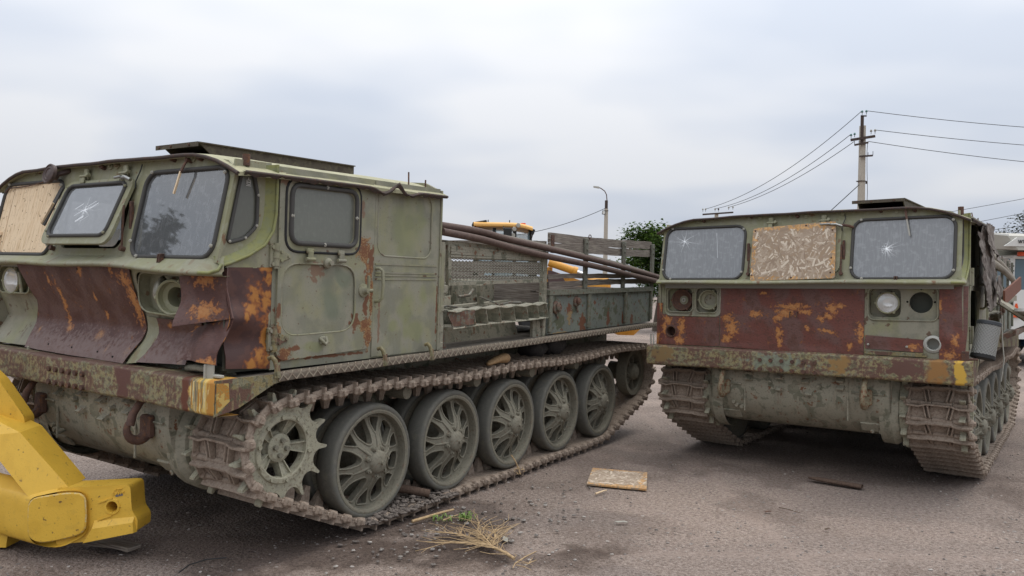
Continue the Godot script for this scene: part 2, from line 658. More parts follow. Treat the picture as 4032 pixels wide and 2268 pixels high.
func make_materials() -> void:
	var big := noise("big", 0.006, 3)
	var big2 := noise("big2", 0.008, 4)
	var mid := noise("mid", 0.02, 5)
	var mid2 := noise("mid2", 0.03, 5)
	var fine := noise("fine", 0.12, 4)
	var fine2 := noise("fine2", 0.2, 3)
	var drip := stretched("drip", 1, 12, 0.09)        # streaks that run down
	var grain := stretched("grain", 10, 1, 0.06, 5)   # streaks that run along u
	var cells := noise("cells", 0.09, 1, FastNoiseLite.TYPE_CELLULAR)
	var wave := relief(big, 512, 512, 3.0)
	var grit := relief(fine, 512, 512, 3.0)
	M.wave = wave
	M.grit = grit
	# green paint of the cabs: greyed, patched with olive, chipped
	var t := Tex.new(512, 512, GREY)
	t.layer(big, 80, 190, OLIVE, 0.75).layer(mid, 120, 200, DARK, 0.35).layer(drip, 150, 215, DUST, 0.35).layer(fine, 150, 230, DARK, 0.25)
	t.layer(mid2, 196, 206, Color(0.33, 0.24, 0.18), 0.8).layer(fine2, 215, 225, Color(0.30, 0.23, 0.18), 0.5)
	M.paint = mat(t.done(), 0.72, 0.62, 0.0, wave, 0.35)
	# upper cab: lighter olive with worn grey-white scuffs
	t = Tex.new(512, 512, Color(0.525, 0.52, 0.405))
	t.layer(big2, 80, 190, GREY, 0.6).layer(mid2, 160, 178, Color(0.585, 0.585, 0.515), 0.55).layer(drip, 140, 210, Color(0.51, 0.50, 0.36), 0.4).layer(fine, 160, 230, DARK, 0.3)
	t.layer(mid, 200, 208, RUST, 0.6)
	M.upper = mat(t.done(), 0.7, 0.7, 0.0, wave, 0.3)
	t = Tex.new(512, 512, Color(0.62, 0.605, 0.49))  # roof: paler copy of the cab paint, sky light put into its colour
	t.layer(big2, 110, 170, Color(0.56, 0.555, 0.44), 0.7).layer(mid2, 165, 190, Color(0.47, 0.46, 0.36), 0.6).layer(fine, 160, 230, Color(0.45, 0.44, 0.36), 0.3)
	M.roof = mat(t.done(), 0.75, 0.7, 0.0, wave, 0.3)
	# lower hull: dull grey-green with dark flaked patches and dried mud
	t = Tex.new(512, 512, Color(0.56, 0.545, 0.48))
	t.layer(mid, 150, 165, Color(0.36, 0.365, 0.305), 0.7).layer(big, 130, 190, Color(0.56, 0.53, 0.465), 0.6).layer(fine, 150, 220, Color(0.30, 0.30, 0.26), 0.45).layer(mid2, 195, 203, RUST, 0.8)
	M.hull = mat(t.done(), 0.8, 0.7, 0.0, grit, 0.25)
	# bumper: layers of green, ochre and brown flaked off one another
	t = Tex.new(512, 512, Color(0.47, 0.455, 0.365))
	t.layer(mid, 120, 140, Color(0.50, 0.45, 0.30), 0.85).layer(big2, 150, 175, Color(0.36, 0.25, 0.21), 0.9).layer(drip, 165, 180, Color(0.55, 0.50, 0.36), 0.7).layer(mid2, 165, 176, Color(0.34, 0.33, 0.25), 0.9).layer(fine, 165, 200, Color(0.33, 0.24, 0.19), 0.6)
	M.bumper = mat(t.done(), 0.75, 1.1, 0.0, grit, 0.3)
	M.bumper_picture = t
	# bare rusty steel
	t = Tex.new(512, 512, Color(0.34, 0.245, 0.20))
	t.layer(mid, 110, 180, Color(0.27, 0.19, 0.165), 0.8).layer(mid2, 165, 195, Color(0.46, 0.30, 0.18), 0.7).layer(fine, 140, 220, Color(0.42, 0.35, 0.30), 0.4)
	M.rust = mat(t.done(), 0.85, 1.4, 0.0, grit, 0.4)
	# track links: brown steel under dust
	t = Tex.new(512, 512, Color(0.565, 0.51, 0.455))
	t.layer(mid, 120, 180, Color(0.485, 0.415, 0.36), 0.8).layer(mid2, 140, 200, Color(0.64, 0.59, 0.535), 0.6).layer(fine, 140, 220, Color(0.38, 0.31, 0.27), 0.5)
	M.track = mat(t.done(), 0.85, 3.0, 0.0, grit, 0.5)
	# tyres
	t = Tex.new(512, 512, Color(0.365, 0.362, 0.335))
	t.layer(mid, 120, 190, Color(0.44, 0.425, 0.39), 0.6).layer(fine, 140, 210, Color(0.30, 0.295, 0.275), 0.5).layer(big, 140, 190, Color(0.42, 0.41, 0.35), 0.5)
	M.rubber = mat(t.done(), 0.8, 2.0, 0.0, grit, 0.2)
	# wheels
	t = Tex.new(512, 512, Color(0.475, 0.46, 0.405))
	t.layer(mid, 120, 180, Color(0.49, 0.46, 0.41), 0.6).layer(mid2, 155, 185, Color(0.38, 0.37, 0.315), 0.7).layer(fine, 150, 220, Color(0.31, 0.29, 0.25), 0.5).layer(mid, 200, 212, Color(0.42, 0.33, 0.26), 0.7)
	M.wheel = mat(t.done(), 0.82, 2.2, 0.0, grit, 0.35)
	t = Tex.new(512, 512, Color(0.60, 0.59, 0.51))
	t.layer(mid, 120, 180, Color(0.55, 0.535, 0.475), 0.7).layer(mid2, 165, 185, Color(0.44, 0.40, 0.335), 0.7).layer(fine, 150, 220, Color(0.38, 0.36, 0.31), 0.5)
	M.sprocket = mat(t.done(), 0.78, 2.2, 0.0, grit, 0.3)
	# weathered planks (u along the plank)
	t = Tex.new(512, 512, Color(0.52, 0.485, 0.445))
	t.layer(grain, 110, 170, Color(0.40, 0.36, 0.325), 0.85).layer(stretched("grain2", 14, 1, 0.13, 3), 155, 185, Color(0.25, 0.22, 0.20), 0.8).layer(big, 140, 190, Color(0.56, 0.53, 0.48), 0.5).layer(fine, 165, 220, Color(0.34, 0.30, 0.27), 0.4)
	M.plank = mat(t.done(), 0.9, 0.0, 0.0, relief(grain, 512, 512, 5.0), 0.8)
	# fresh softwood boards
	t = Tex.new(512, 512, Color(0.87, 0.78, 0.65))
	t.layer(stretched("grain3", 1, 12, 0.05, 4), 120, 180, Color(0.81, 0.70, 0.56), 0.7).layer(stretched("grain4", 1, 16, 0.14, 2), 180, 205, Color(0.55, 0.42, 0.28), 0.55).layer(fine, 150, 220, Color(0.80, 0.70, 0.58), 0.5).layer(mid2, 205, 212, Color(0.35, 0.26, 0.18), 0.8)
	M.softwood = mat(t.done(), 0.8)
	# strand board
	M.strand = mat(strand_board(768, 512, 0), 0.85)
	M.strand2 = mat(strand_board(512, 384, 5), 0.85)
	# dry branch, sticks
	t = Tex.new(128, 128, Color(0.70, 0.60, 0.46))
	t.layer(noise("twig", 0.05, 3, FastNoiseLite.TYPE_SIMPLEX_SMOOTH, 128, 128), 120, 190, Color(0.56, 0.46, 0.34), 0.8)
	M.twig = mat(t.done(), 0.9, 6.0)
	# yellow machine paint
	t = Tex.new(512, 512, Color(0.85, 0.68, 0.24))
	t.layer(big, 120, 180, Color(0.81, 0.64, 0.215), 0.8).layer(mid, 165, 200, Color(0.78, 0.62, 0.24), 0.4).layer(fine, 195, 225, Color(0.55, 0.42, 0.16), 0.5).layer(mid2, 212, 219, Color(0.34, 0.25, 0.16), 0.7)
	M.yellow = mat(t.done(), 0.5, 1.1, 0.0, grit, 0.12)
	t = Tex.new(256, 256, Color(0.81, 0.76, 0.62))
	t.layer(noise("chip", 0.06, 4, FastNoiseLite.TYPE_SIMPLEX_SMOOTH, 256, 256), 120, 160, Color(0.75, 0.58, 0.22), 0.9)
	M.chipped = mat(t.done(), 0.7, 3.0)
	# concrete of the poles
	t = Tex.new(512, 512, Color(0.69, 0.655, 0.60))
	t.layer(drip, 130, 200, Color(0.60, 0.56, 0.51), 0.6).layer(fine, 150, 220, Color(0.58, 0.55, 0.50), 0.5)
	M.concrete = mat(t.done(), 0.9, 0.8)
	# grey ragged cloth
	t = Tex.new(512, 512, Color(0.46, 0.43, 0.405))
	t.layer(mid, 120, 180, Color(0.38, 0.35, 0.33), 0.7).layer(drip, 140, 200, Color(0.52, 0.49, 0.46), 0.5).layer(mid2, 180, 200, Color(0.30, 0.26, 0.24), 0.6)
	M.cloth = mat(t.done(), 0.95, 1.5, 0.0, grit, 0.4)
	M.black = plain(Color(0.10, 0.10, 0.10), 0.7)
	M.gasket = plain(Color(0.26, 0.255, 0.245), 0.8)
	M.inside = plain(Color(0.30, 0.31, 0.28), 0.9)
	M.dark = plain(Color(0.14, 0.135, 0.13), 0.9)
	M.white = plain(Color(0.82, 0.82, 0.80), 0.45)
	M.pale = plain(Color(0.62, 0.61, 0.57), 0.7)
	M.steel = plain(Color(0.60, 0.60, 0.58), 0.35, 0.9)
	M.chrome = plain(Color(0.85, 0.85, 0.85), 0.12, 1.0)
	M.wire = plain(Color(0.16, 0.165, 0.17), 0.6)
	M.insulator = plain(Color(0.36, 0.52, 0.50), 0.2)
	M.orange = plain(Color(0.85, 0.32, 0.10), 0.4)
	M.mesh_metal = plain(Color(0.62, 0.62, 0.60), 0.5, 0.5)
	M.dash = plain(Color(0.56, 0.56, 0.53), 0.85)
	panel_pictures(mid, mid2, fine, big, big2, drip)
	glass_materials(mid, fine, drip)
	more_materials()

func strand_board(w: int, h: int, seed: int) -> ImageTexture:
	# strand board: short flat wood flakes pressed together at all angles, paler and yellower along the edge
	var r := RandomNumberGenerator.new()
	r.seed = 40 + seed
	var t := Tex.new(w, h, Color(0.60, 0.52, 0.43))
	for k in 900:
		var x := r.randf() * w
		var y := r.randf() * h
		var a := r.randf() * PI
		var l := r.randf_range(20, 80)
		var rim := x < w * 0.05 or x > w * 0.95 or y < h * 0.09 or y > h * 0.91
		var c := Color(0.71, 0.645, 0.57).lerp(Color(0.55, 0.475, 0.40), r.randf())
		if r.randf() < 0.18:
			c = Color(0.80, 0.745, 0.67)
		if rim:
			c = Color(0.80, 0.64, 0.44).lerp(Color(0.66, 0.50, 0.32), r.randf())
			l *= 0.5
		t.line(x, y, x + cos(a) * l, y + sin(a) * l, r.randf_range(3.0, 9.0), c, 0.9)
	return t.done()

func panel_pictures(mid: PackedByteArray, mid2: PackedByteArray, fine: PackedByteArray, big: PackedByteArray, big2: PackedByteArray, drip: PackedByteArray) -> void:
	var rag := noise("rag", 0.055, 5, FastNoiseLite.TYPE_SIMPLEX_SMOOTH, 512, 512, 0.7)
	# fronts: 2.9 m by 0.76 m, from x -1.45, y 1.10
	for left in [true, false]:
		var t := Tex.new(1024, 268, MAROON if left else Color(0.40, 0.225, 0.185))
		t.layer(big2, 100, 180, MAROON2, 0.75).layer(mid, 140, 200, Color(0.33, 0.20, 0.155), 0.6).layer(fine, 150, 220, Color(0.20, 0.135, 0.12), 0.4).layer(mid2, 205, 216, Color(0.50, 0.30, 0.16), 0.7)
		var spots := []
		if left:   # x, y, rx, ry in metres
			spots = [[-0.08, 1.735, 0.03, 0.04], [-0.42, 1.52, 0.02, 0.12], [-0.41, 1.38, 0.02, 0.03], [0.44, 1.56, 0.05, 0.16], [0.40, 1.70, 0.05, 0.05], [0.0, 1.31, 0.045, 0.035], [-0.37, 1.34, 0.03, 0.03], [0.42, 1.24, 0.04, 0.04], [0.18, 1.24, 0.02, 0.03], [-0.50, 1.66, 0.015, 0.06], [0.28, 1.74, 0.02, 0.03],
				[1.20, 1.70, 0.07, 0.035], [1.22, 1.53, 0.08, 0.05], [1.0, 1.42, 0.03, 0.02], [0.72, 1.42, 0.03, 0.015], [0.95, 1.22, 0.03, 0.03], [1.30, 1.25, 0.05, 0.03], [-0.76, 1.30, 0.02, 0.03], [0.0, 1.56, 0.015, 0.04], [0.05, 1.45, 0.02, 0.03]]
		else:
			spots = [[-0.62, 1.45, 0.06, 0.05], [-0.58, 1.36, 0.06, 0.09], [-0.63, 1.26, 0.06, 0.04], [-0.08, 1.52, 0.10, 0.045], [-0.02, 1.575, 0.14, 0.03], [0.10, 1.53, 0.07, 0.025], [-0.14, 1.47, 0.04, 0.04], [0.33, 1.56, 0.05, 0.06], [0.30, 1.50, 0.05, 0.03], [0.40, 1.59, 0.04, 0.025], [0.24, 1.47, 0.03, 0.03], [-0.14, 1.33, 0.035, 0.06], [-0.13, 1.25, 0.025, 0.05], [0.28, 1.365, 0.07, 0.02], [0.12, 1.39, 0.022, 0.025], [0.56, 1.36, 0.03, 0.08],
				[-0.35, 1.50, 0.06, 0.03], [-0.28, 1.70, 0.04, 0.015], [-0.46, 1.755, 0.14, 0.006], [0.48, 1.24, 0.03, 0.03], [-1.25, 1.42, 0.05, 0.05], [-1.10, 1.36, 0.04, 0.10], [-1.28, 1.34, 0.03, 0.06], [-1.36, 1.24, 0.03, 0.06], [-1.12, 1.22, 0.06, 0.05], [-1.33, 1.56, 0.02, 0.05], [1.28, 1.32, 0.025, 0.055], [1.24, 1.20, 0.06, 0.04], [0.98, 1.25, 0.04, 0.03], [1.17, 1.60, 0.012, 0.06]]
		for s in spots:
			var px := Vector2((s[0] + 1.45) / 2.9 * 1024, 268 - (s[1] - 1.10) / 0.76 * 268)
			var k := 353.0
			t.blot(px.x, px.y, s[2] * k * 1.2, s[3] * k * 1.2, Color(0.39, 0.215, 0.14), rag, 1.0, 0.5, 0.85)
			t.blot(px.x, px.y, s[2] * k, s[3] * k, ORANGE, rag, 1.3, 0.5)
			t.blot(px.x, px.y, s[2] * k * 0.6, s[3] * k * 0.6, Color(0.70, 0.51, 0.31), fine, 1.2, 0.6, 0.6)
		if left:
			for k in 13:   # paler grey blots with a ragged upper edge on the lower part of the sheets
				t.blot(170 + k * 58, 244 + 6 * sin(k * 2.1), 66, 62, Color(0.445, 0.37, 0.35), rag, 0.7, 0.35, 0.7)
			var r := RandomNumberGenerator.new()
			r.seed = 3
			for k in 60:   # bright scratches and pits on the torn sheet
				var x := r.randf_range(430, 650)
				var y := r.randf_range(70, 200)
				t.line(x, y, x + r.randf_range(-2, 2), y + r.randf_range(0, 5), r.randf_range(0.3, 0.9), Color(0.45, 0.39, 0.37), r.randf_range(0.3, 0.8))
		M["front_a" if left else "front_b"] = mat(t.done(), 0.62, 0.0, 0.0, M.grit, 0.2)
	# the cab side of the left tractor: 2.0 m by 1.35 m; u runs to the rear from z 2.40, y from 1.10
	var s := Tex.new(1024, 692, GREY)
	s.layer(big, 80, 190, Color(0.53, 0.525, 0.40), 0.7).layer(big2, 110, 200, Color(0.43, 0.435, 0.375), 0.5).layer(drip, 150, 215, Color(0.52, 0.52, 0.47), 0.4).layer(fine, 150, 225, Color(0.39, 0.40, 0.34), 0.3).layer(mid2, 212, 222, Color(0.35, 0.27, 0.2), 0.6)
	var marks := [   # z, y, rz, ry, kind
		[1.24, 1.62, 0.025, 0.24, 0], [1.27, 1.93, 0.07, 0.08, 1], [1.20, 1.86, 0.03, 0.10, 0], [1.33, 1.44, 0.05, 0.06, 0], [1.24, 1.42, 0.06, 0.05, 1], [1.21, 1.34, 0.04, 0.07, 1], [1.23, 1.75, 0.02, 0.07, 1], [1.19, 1.60, 0.015, 0.16, 1], [1.10, 1.45, 0.012, 0.16, 2], [1.30, 2.20, 0.03, 0.05, 2],
		[1.93, 1.27, 0.06, 0.04, 1], [1.96, 1.25, 0.03, 0.03, 0], [1.68, 1.78, 0.07, 0.06, 2], [1.96, 2.31, 0.06, 0.04, 2], [1.97, 1.52, 0.03, 0.04, 0], [1.99, 1.40, 0.03, 0.06, 1], [1.85, 1.30, 0.05, 0.02, 0], [0.46, 1.50, 0.01, 0.20, 0], [1.55, 1.235, 0.35, 0.01, 0], [1.70, 1.30, 0.08, 0.03, 3], [0.80, 1.55, 0.10, 0.12, 3], [0.70, 1.38, 0.12, 0.08, 3], [0.62, 1.62, 0.06, 0.08, 3], [0.95, 1.40, 0.06, 0.05, 3], [0.82, 2.10, 0.20, 0.22, 3], [1.55, 1.60, 0.12, 0.14, 4], [1.45, 1.72, 0.08, 0.07, 4]]
	for q in marks:
		var p := Vector2((2.40 - q[0]) / 2.0 * 1024, 692 - (q[1] - 1.10) / 1.35 * 692)
		var k := 512.0
		var c: Color = [Color(0.40, 0.25, 0.16), Color(0.56, 0.42, 0.27), Color(0.47, 0.37, 0.30), Color(0.485, 0.50, 0.345), Color(0.39, 0.42, 0.35)][q[4]]
		s.blot(p.x, p.y, q[2] * k, q[3] * k, c, mid2 if q[4] < 3 else big, 0.8, 0.25 if q[4] < 3 else 0.6, 0.9 if q[4] < 3 else 0.6)
		if q[4] == 1:
			s.blot(p.x, p.y, q[2] * k * 0.8, q[3] * k * 0.8, RUST, fine, 1.2, 0.3, 0.8)
	M.side = mat(s.done(), 0.7, 0.0, 0.0, M.wave, 0.3)
	# the corner sheet of the left tractor: z 2.34 to 2.02, y 1.18 to 1.80
	s = Tex.new(256, 512, Color(0.31, 0.20, 0.175))
	s.layer(big2, 120, 170, Color(0.25, 0.16, 0.15), 0.8).layer(fine, 150, 220, Color(0.2, 0.13, 0.12), 0.3)
	for q in [[2.14, 1.60, 0.06, 0.09], [2.18, 1.54, 0.06, 0.05], [2.05, 1.72, 0.03, 0.08], [2.06, 1.78, 0.06, 0.03], [2.06, 1.58, 0.04, 0.10], [2.05, 1.36, 0.045, 0.16], [2.10, 1.26, 0.05, 0.06], [2.16, 1.22, 0.05, 0.04], [2.22, 1.50, 0.03, 0.03], [2.04, 1.24, 0.03, 0.05]]:
		var p := Vector2((2.34 - q[0]) / 0.32 * 256, 512 - (q[1] - 1.18) / 0.62 * 512)
		s.blot(p.x, p.y, q[2] * 1000, q[3] * 1032, Color(0.47, 0.26, 0.13), mid, 0.7, 0.5)
		s.blot(p.x, p.y, q[2] * 720, q[3] * 740, Color(0.63, 0.42, 0.19), mid, 0.7, 0.5)
	s.blot(245, 330, 10, 120, Color(0.50, 0.49, 0.42), mid, 0.5, 0.4)
	M.corner = mat(s.done(), 0.65, 0.0, 0.0, M.grit, 0.2)
	# bed sides: z -1.3 to -4.0, y 1.2 to 1.75
	s = Tex.new(1024, 220, Color(0.43, 0.45, 0.42))
	s.layer(big2, 120, 180, Color(0.47, 0.485, 0.44), 0.7).layer(mid, 165, 178, Color(0.34, 0.36, 0.28), 0.8).layer(fine, 150, 225, Color(0.33, 0.33, 0.29), 0.4).layer(mid2, 192, 202, RUST, 0.8)
	for q in [[-1.79, 1.48, 0.05, 0.07, 0], [-1.80, 1.40, 0.05, 0.06, 1], [-2.08, 1.32, 0.07, 0.09, 0], [-1.59, 1.36, 0.09, 0.08, 2], [-2.37, 1.54, 0.03, 0.02, 0], [-2.67, 1.45, 0.10, 0.07, 2], [-2.71, 1.34, 0.04, 0.10, 0], [-3.36, 1.33, 0.05, 0.07, 0], [-2.50, 1.38, 0.06, 0.03, 2], [-1.38, 1.40, 0.02, 0.16, 1], [-2.9, 1.46, 0.05, 0.05, 2], [-3.1, 1.36, 0.03, 0.06, 0], [-1.6, 1.24, 0.2, 0.02, 1], [-2.2, 1.24, 0.2, 0.015, 0]]:
		var p := Vector2((-1.3 - q[0]) / 2.7 * 1024, 220 - (q[1] - 1.20) / 0.55 * 220)
		s.blot(p.x, p.y, q[2] * 379, q[3] * 400, [Color(0.42, 0.27, 0.19), Color(0.55, 0.47, 0.34), Color(0.33, 0.345, 0.27)][q[4]], mid2, 0.9, 0.2)
	M.bed = mat(s.done(), 0.72, 0.0, 0.0, M.wave, 0.2)
	# bumpers: 2.84 m by 0.20 m picture; the corner on the viewer's right keeps its yellow warning paint
	for left in [true, false]:
		var b := Tex.new(1024, 96, Color(0.48, 0.465, 0.375))
		b.layer(mid, 120, 150, Color(0.51, 0.465, 0.32), 0.8).layer(big2, 145, 172, Color(0.37, 0.265, 0.225), 0.85).layer(stretched("drip2", 1, 5, 0.09), 160, 180, Color(0.56, 0.51, 0.37), 0.7).layer(mid2, 150, 165, Color(0.37, 0.37, 0.28), 0.7).layer(fine, 165, 205, Color(0.33, 0.24, 0.19), 0.6)
		b.layer(rag, 152, 160, Color(0.55, 0.51, 0.38), 0.75).layer(rag, 104, 97, Color(0.37, 0.27, 0.22), 0.8)
		b.blot(470 if left else 210, 8, 400, 10, Color(0.36, 0.25, 0.21), mid2, 0.9, 0.4, 0.8)
		if left:
			b.blot(705, 48, 26, 60, Color(0.36, 0.235, 0.20), mid2, 0.6, 0.3)
			b.blot(930, 48, 14, 80, Color(0.38, 0.21, 0.14), mid2, 0.4, 0.4)
			b.blot(985, 48, 44, 90, Color(0.77, 0.64, 0.33), mid2, 0.4, 0.2)
			var r := RandomNumberGenerator.new()
			r.seed = 5
			for k in 70:
				var x := r.randf_range(945, 1004)
				b.line(x, r.randf_range(0, 50), x + r.randf_range(-3, 3), r.randf_range(50, 95), r.randf_range(0.4, 1.3), [Color(0.84, 0.79, 0.62), Color(0.42, 0.42, 0.35), Color(0.66, 0.45, 0.16)][k % 3], 0.85)
			b.blot(1012, 48, 12, 70, Color(0.68, 0.48, 0.19), mid2, 0.5, 0.3)
		else:
			b.blot(850, 45, 60, 30, Color(0.37, 0.26, 0.22), mid2, 0.9, 0.2)
			b.blot(935, 48, 34, 70, Color(0.55, 0.40, 0.22), mid2, 0.6, 0.5)
			b.blot(990, 50, 16, 50, Color(0.76, 0.61, 0.24), mid2, 0.5, 0.2)
			b.blot(60, 40, 46, 40, Color(0.50, 0.41, 0.27), mid2, 0.9, 0.4)
			b.blot(660, 45, 40, 40, Color(0.54, 0.42, 0.25), mid2, 0.9, 0.5)
			b.blot(460, 48, 90, 30, Color(0.47, 0.52, 0.46), mid2, 0.9, 0.4, 0.7)
		M["bumper_a" if left else "bumper_b"] = mat(b.done(), 0.7, 0.0, 0.0, M.grit, 0.2)

func glass_materials(mid: PackedByteArray, fine: PackedByteArray, drip: PackedByteArray) -> void:
	# dusty panes: the dust film is in the alpha; cracks are white lines in it
	for kind in ["pane", "pane_star", "pane_star_b", "pane_web", "pane_dirty"]:
		var base := 0.82 if kind != "pane_dirty" else 0.80
		var dust := Tex.new(512, 384, Color(base, base, base))
		dust.layer(drip, 110, 210, Color(base + 0.03, base + 0.03, base + 0.03), 0.6).layer(mid, 130, 200, Color(base + 0.04, base + 0.04, base + 0.04), 0.5)
		var r := RandomNumberGenerator.new()
		r.seed = hash(kind)
		var w := Color.WHITE
		var c := {"pane_star": Vector2(120, 96), "pane_star_b": Vector2(175, 190), "pane_web": Vector2(235, 190)}
		if c.has(kind):
			var o: Vector2 = c[kind]
			var long: float = {"pane_star": 130.0, "pane_star_b": 95.0, "pane_web": 170.0}[kind]
			for k in (26 if kind != "pane_star" else 14):
				var a := r.randf() * TAU
				var p := o
				var l := r.randf_range(0.3, 1.0) * long
				for s in 5:
					var q := p + Vector2.from_angle(a + r.randf_range(-0.18, 0.18)) * l / 5.0
					dust.line(p.x, p.y, q.x, q.y, lerpf(1.3, 0.5, s / 5.0), w, lerpf(0.55, 0.15, s / 5.0))
					p = q
			for k in (24 if kind != "pane_star" else 6):
				var a := r.randf() * TAU
				var d := r.randf_range(8, 34)
				dust.line(o.x + cos(a) * d, o.y + sin(a) * d, o.x + cos(a + 0.4) * d, o.y + sin(a + 0.4) * d, 1.0, w, 0.4)
			if kind == "pane_star":
				dust.line(330, 40, 350, 230, 1.2, w, 0.4)
			if kind == "pane_web":
				for k in 8:
					var p := Vector2(r.randf_range(140, 300), r.randf_range(130, 300))
					dust.line(p.x, p.y, p.x + 55, p.y - 40, r.randf_range(1.2, 2.4), w, 0.6)
		var im := dust.image()
		im.convert(Image.FORMAT_RGBA8)
		var bytes := im.get_data()
		for i in 512 * 384:
			var v := bytes[i * 4]
			bytes[i * 4 + 3] = v
			var w2 := clampi((v - 209) * 3, 0, 130)
			var low: int = (118 if kind.begins_with("pane_star") else 100) if kind != "pane_dirty" else 150 + (v - 204)
			bytes[i * 4] = low + w2
			bytes[i * 4 + 1] = low + 2 + w2
			bytes[i * 4 + 2] = low + (3 if kind != "pane_dirty" else -4) + w2
		var m := StandardMaterial3D.new()
		m.albedo_texture = ImageTexture.create_from_image(Image.create_from_data(512, 384, false, Image.FORMAT_RGBA8, bytes))
		m.transparency = BaseMaterial3D.TRANSPARENCY_ALPHA
		m.roughness = 0.03 if kind != "pane_dirty" else 0.3
		m.metallic_specular = 1.0
		if kind != "pane_dirty":
			m.clearcoat_enabled = true
			m.clearcoat = 1.0
			m.clearcoat_roughness = 0.02
		m.cull_mode = BaseMaterial3D.CULL_DISABLED
		if kind == "pane_dirty":
			m.albedo_color = Color(0.66, 0.66, 0.62)
		M[kind] = m

func more_materials() -> void:
	var mid := noise("mid", 0.02, 5)
	var mid2 := noise("mid2", 0.03, 5)
	var fine := noise("fine", 0.12, 4)
	var big2 := noise("big2", 0.008, 4)
	var drip := stretched("drip", 1, 12, 0.09)
	M.hull_tan = mat(Tex.new(256, 256, Color(0.50, 0.47, 0.38)).layer(noise("small", 0.04, 4, FastNoiseLite.TYPE_SIMPLEX_SMOOTH, 256, 256), 130, 180, RUST, 0.8).done(), 0.8, 2.5)
	M.tread = mat(Tex.new(512, 512, Color(0.40, 0.365, 0.32)).layer(mid, 130, 190, Color(0.34, 0.28, 0.24), 0.8).layer(fine, 140, 210, Color(0.45, 0.41, 0.36), 0.5).done(), 0.85, 2.0)
	M.tread_rib = mat(Tex.new(512, 512, Color(0.54, 0.50, 0.44)).layer(mid, 130, 190, Color(0.47, 0.41, 0.35), 0.8).done(), 0.8, 2.0)
	M.deck = mat(Tex.new(512, 512, Color(0.36, 0.335, 0.30)).layer(mid, 130, 190, Color(0.42, 0.385, 0.34), 0.8).layer(mid2, 150, 190, Color(0.28, 0.25, 0.22), 0.6).done(), 0.9, 1.0)
	var w := Tex.new(512, 512, Color(0.66, 0.46, 0.18))
	w.layer(mid2, 130, 160, Color(0.58, 0.52, 0.30), 0.8).layer(fine, 170, 200, Color(0.40, 0.26, 0.15), 0.8).layer(big2, 150, 170, Color(0.76, 0.67, 0.40), 0.7)
	M.warning = mat(w.done(), 0.7, 4.0)
	M.dark_edge = mat(Tex.new(512, 512, Color(0.25, 0.215, 0.195)).layer(mid2, 140, 185, Color(0.34, 0.23, 0.18), 0.8).layer(fine, 150, 210, Color(0.18, 0.16, 0.15), 0.5).done(), 0.85, 2.5)
	M.vent = mat(Tex.new(512, 512, Color(0.30, 0.27, 0.225)).layer(mid, 130, 185, Color(0.24, 0.205, 0.175), 0.8).layer(mid2, 160, 190, Color(0.37, 0.35, 0.27), 0.7).done(), 0.8, 1.5)
	M.flare = mat(Tex.new(512, 512, Color(0.50, 0.505, 0.31)).layer(mid, 130, 180, Color(0.47, 0.485, 0.37), 0.8).layer(mid2, 170, 195, Color(0.40, 0.40, 0.28), 0.7).done(), 0.7, 1.2)
	M.horn = mat(Tex.new(256, 256, Color(0.30, 0.24, 0.22)).layer(noise("small", 0.04, 4), 130, 180, Color(0.24, 0.19, 0.18), 0.8).done(), 0.6, 3.0)
	M.rust_patch = mat(Tex.new(512, 512, Color(0.41, 0.40, 0.355)).layer(big2, 110, 135, Color(0.36, 0.25, 0.21), 0.9).layer(mid2, 150, 170, Color(0.45, 0.33, 0.23), 0.8).layer(fine, 150, 210, Color(0.27, 0.21, 0.18), 0.5).done(), 0.8, 3.0)
	M.bed_rail = mat(Tex.new(512, 512, Color(0.44, 0.445, 0.395)).layer(mid, 140, 170, Color(0.36, 0.365, 0.30), 0.8).layer(mid2, 175, 195, Color(0.42, 0.31, 0.23), 0.8).layer(fine, 150, 215, Color(0.34, 0.33, 0.29), 0.5).done(), 0.8, 1.6)
	M.stake = mat(Tex.new(512, 512, Color(0.415, 0.415, 0.37)).layer(mid, 135, 180, Color(0.35, 0.34, 0.295), 0.8).layer(mid2, 175, 200, Color(0.36, 0.28, 0.23), 0.7).done(), 0.85, 2.0)
	M.mesh_green = plain(Color(0.52, 0.51, 0.46), 0.8)
	M.lens = StandardMaterial3D.new()
	M.lens.albedo_color = Color(0.92, 0.92, 0.90, 0.45)
	M.lens.transparency = BaseMaterial3D.TRANSPARENCY_ALPHA
	M.lens.roughness = 0.12
	M.lens.cull_mode = BaseMaterial3D.CULL_DISABLED
	M.pale_pipe = mat(Tex.new(256, 256, Color(0.47, 0.465, 0.42)).layer(noise("small", 0.04, 4), 140, 190, RUST, 0.6).done(), 0.75, 3.0)
	M.reflector = mat(Tex.new(256, 256, Color(0.55, 0.54, 0.49)).layer(noise("small", 0.04, 4), 120, 190, Color(0.45, 0.44, 0.38), 0.8).done(), 0.4, 3.0, 0.3)
	M.pale_ring = plain(Color(0.66, 0.66, 0.63), 0.6)
	M.pipe_brown = mat(Tex.new(512, 512, Color(0.34, 0.265, 0.235)).layer(mid, 130, 185, Color(0.29, 0.22, 0.20), 0.8).layer(mid2, 150, 190, Color(0.43, 0.35, 0.30), 0.7).layer(fine, 150, 215, Color(0.24, 0.19, 0.17), 0.5).done(), 0.75, 2.0)
	M.pipe_grey = mat(Tex.new(512, 512, Color(0.42, 0.40, 0.355)).layer(mid, 130, 185, Color(0.36, 0.34, 0.30), 0.8).layer(mid2, 160, 190, Color(0.34, 0.26, 0.22), 0.7).done(), 0.75, 2.0)
	# very dusty side pane, almost opaque
	var m: StandardMaterial3D = M.pane_dirty.duplicate()
	m.albedo_color = Color(0.76, 0.77, 0.74, 1.0)
	M.pane_side = m
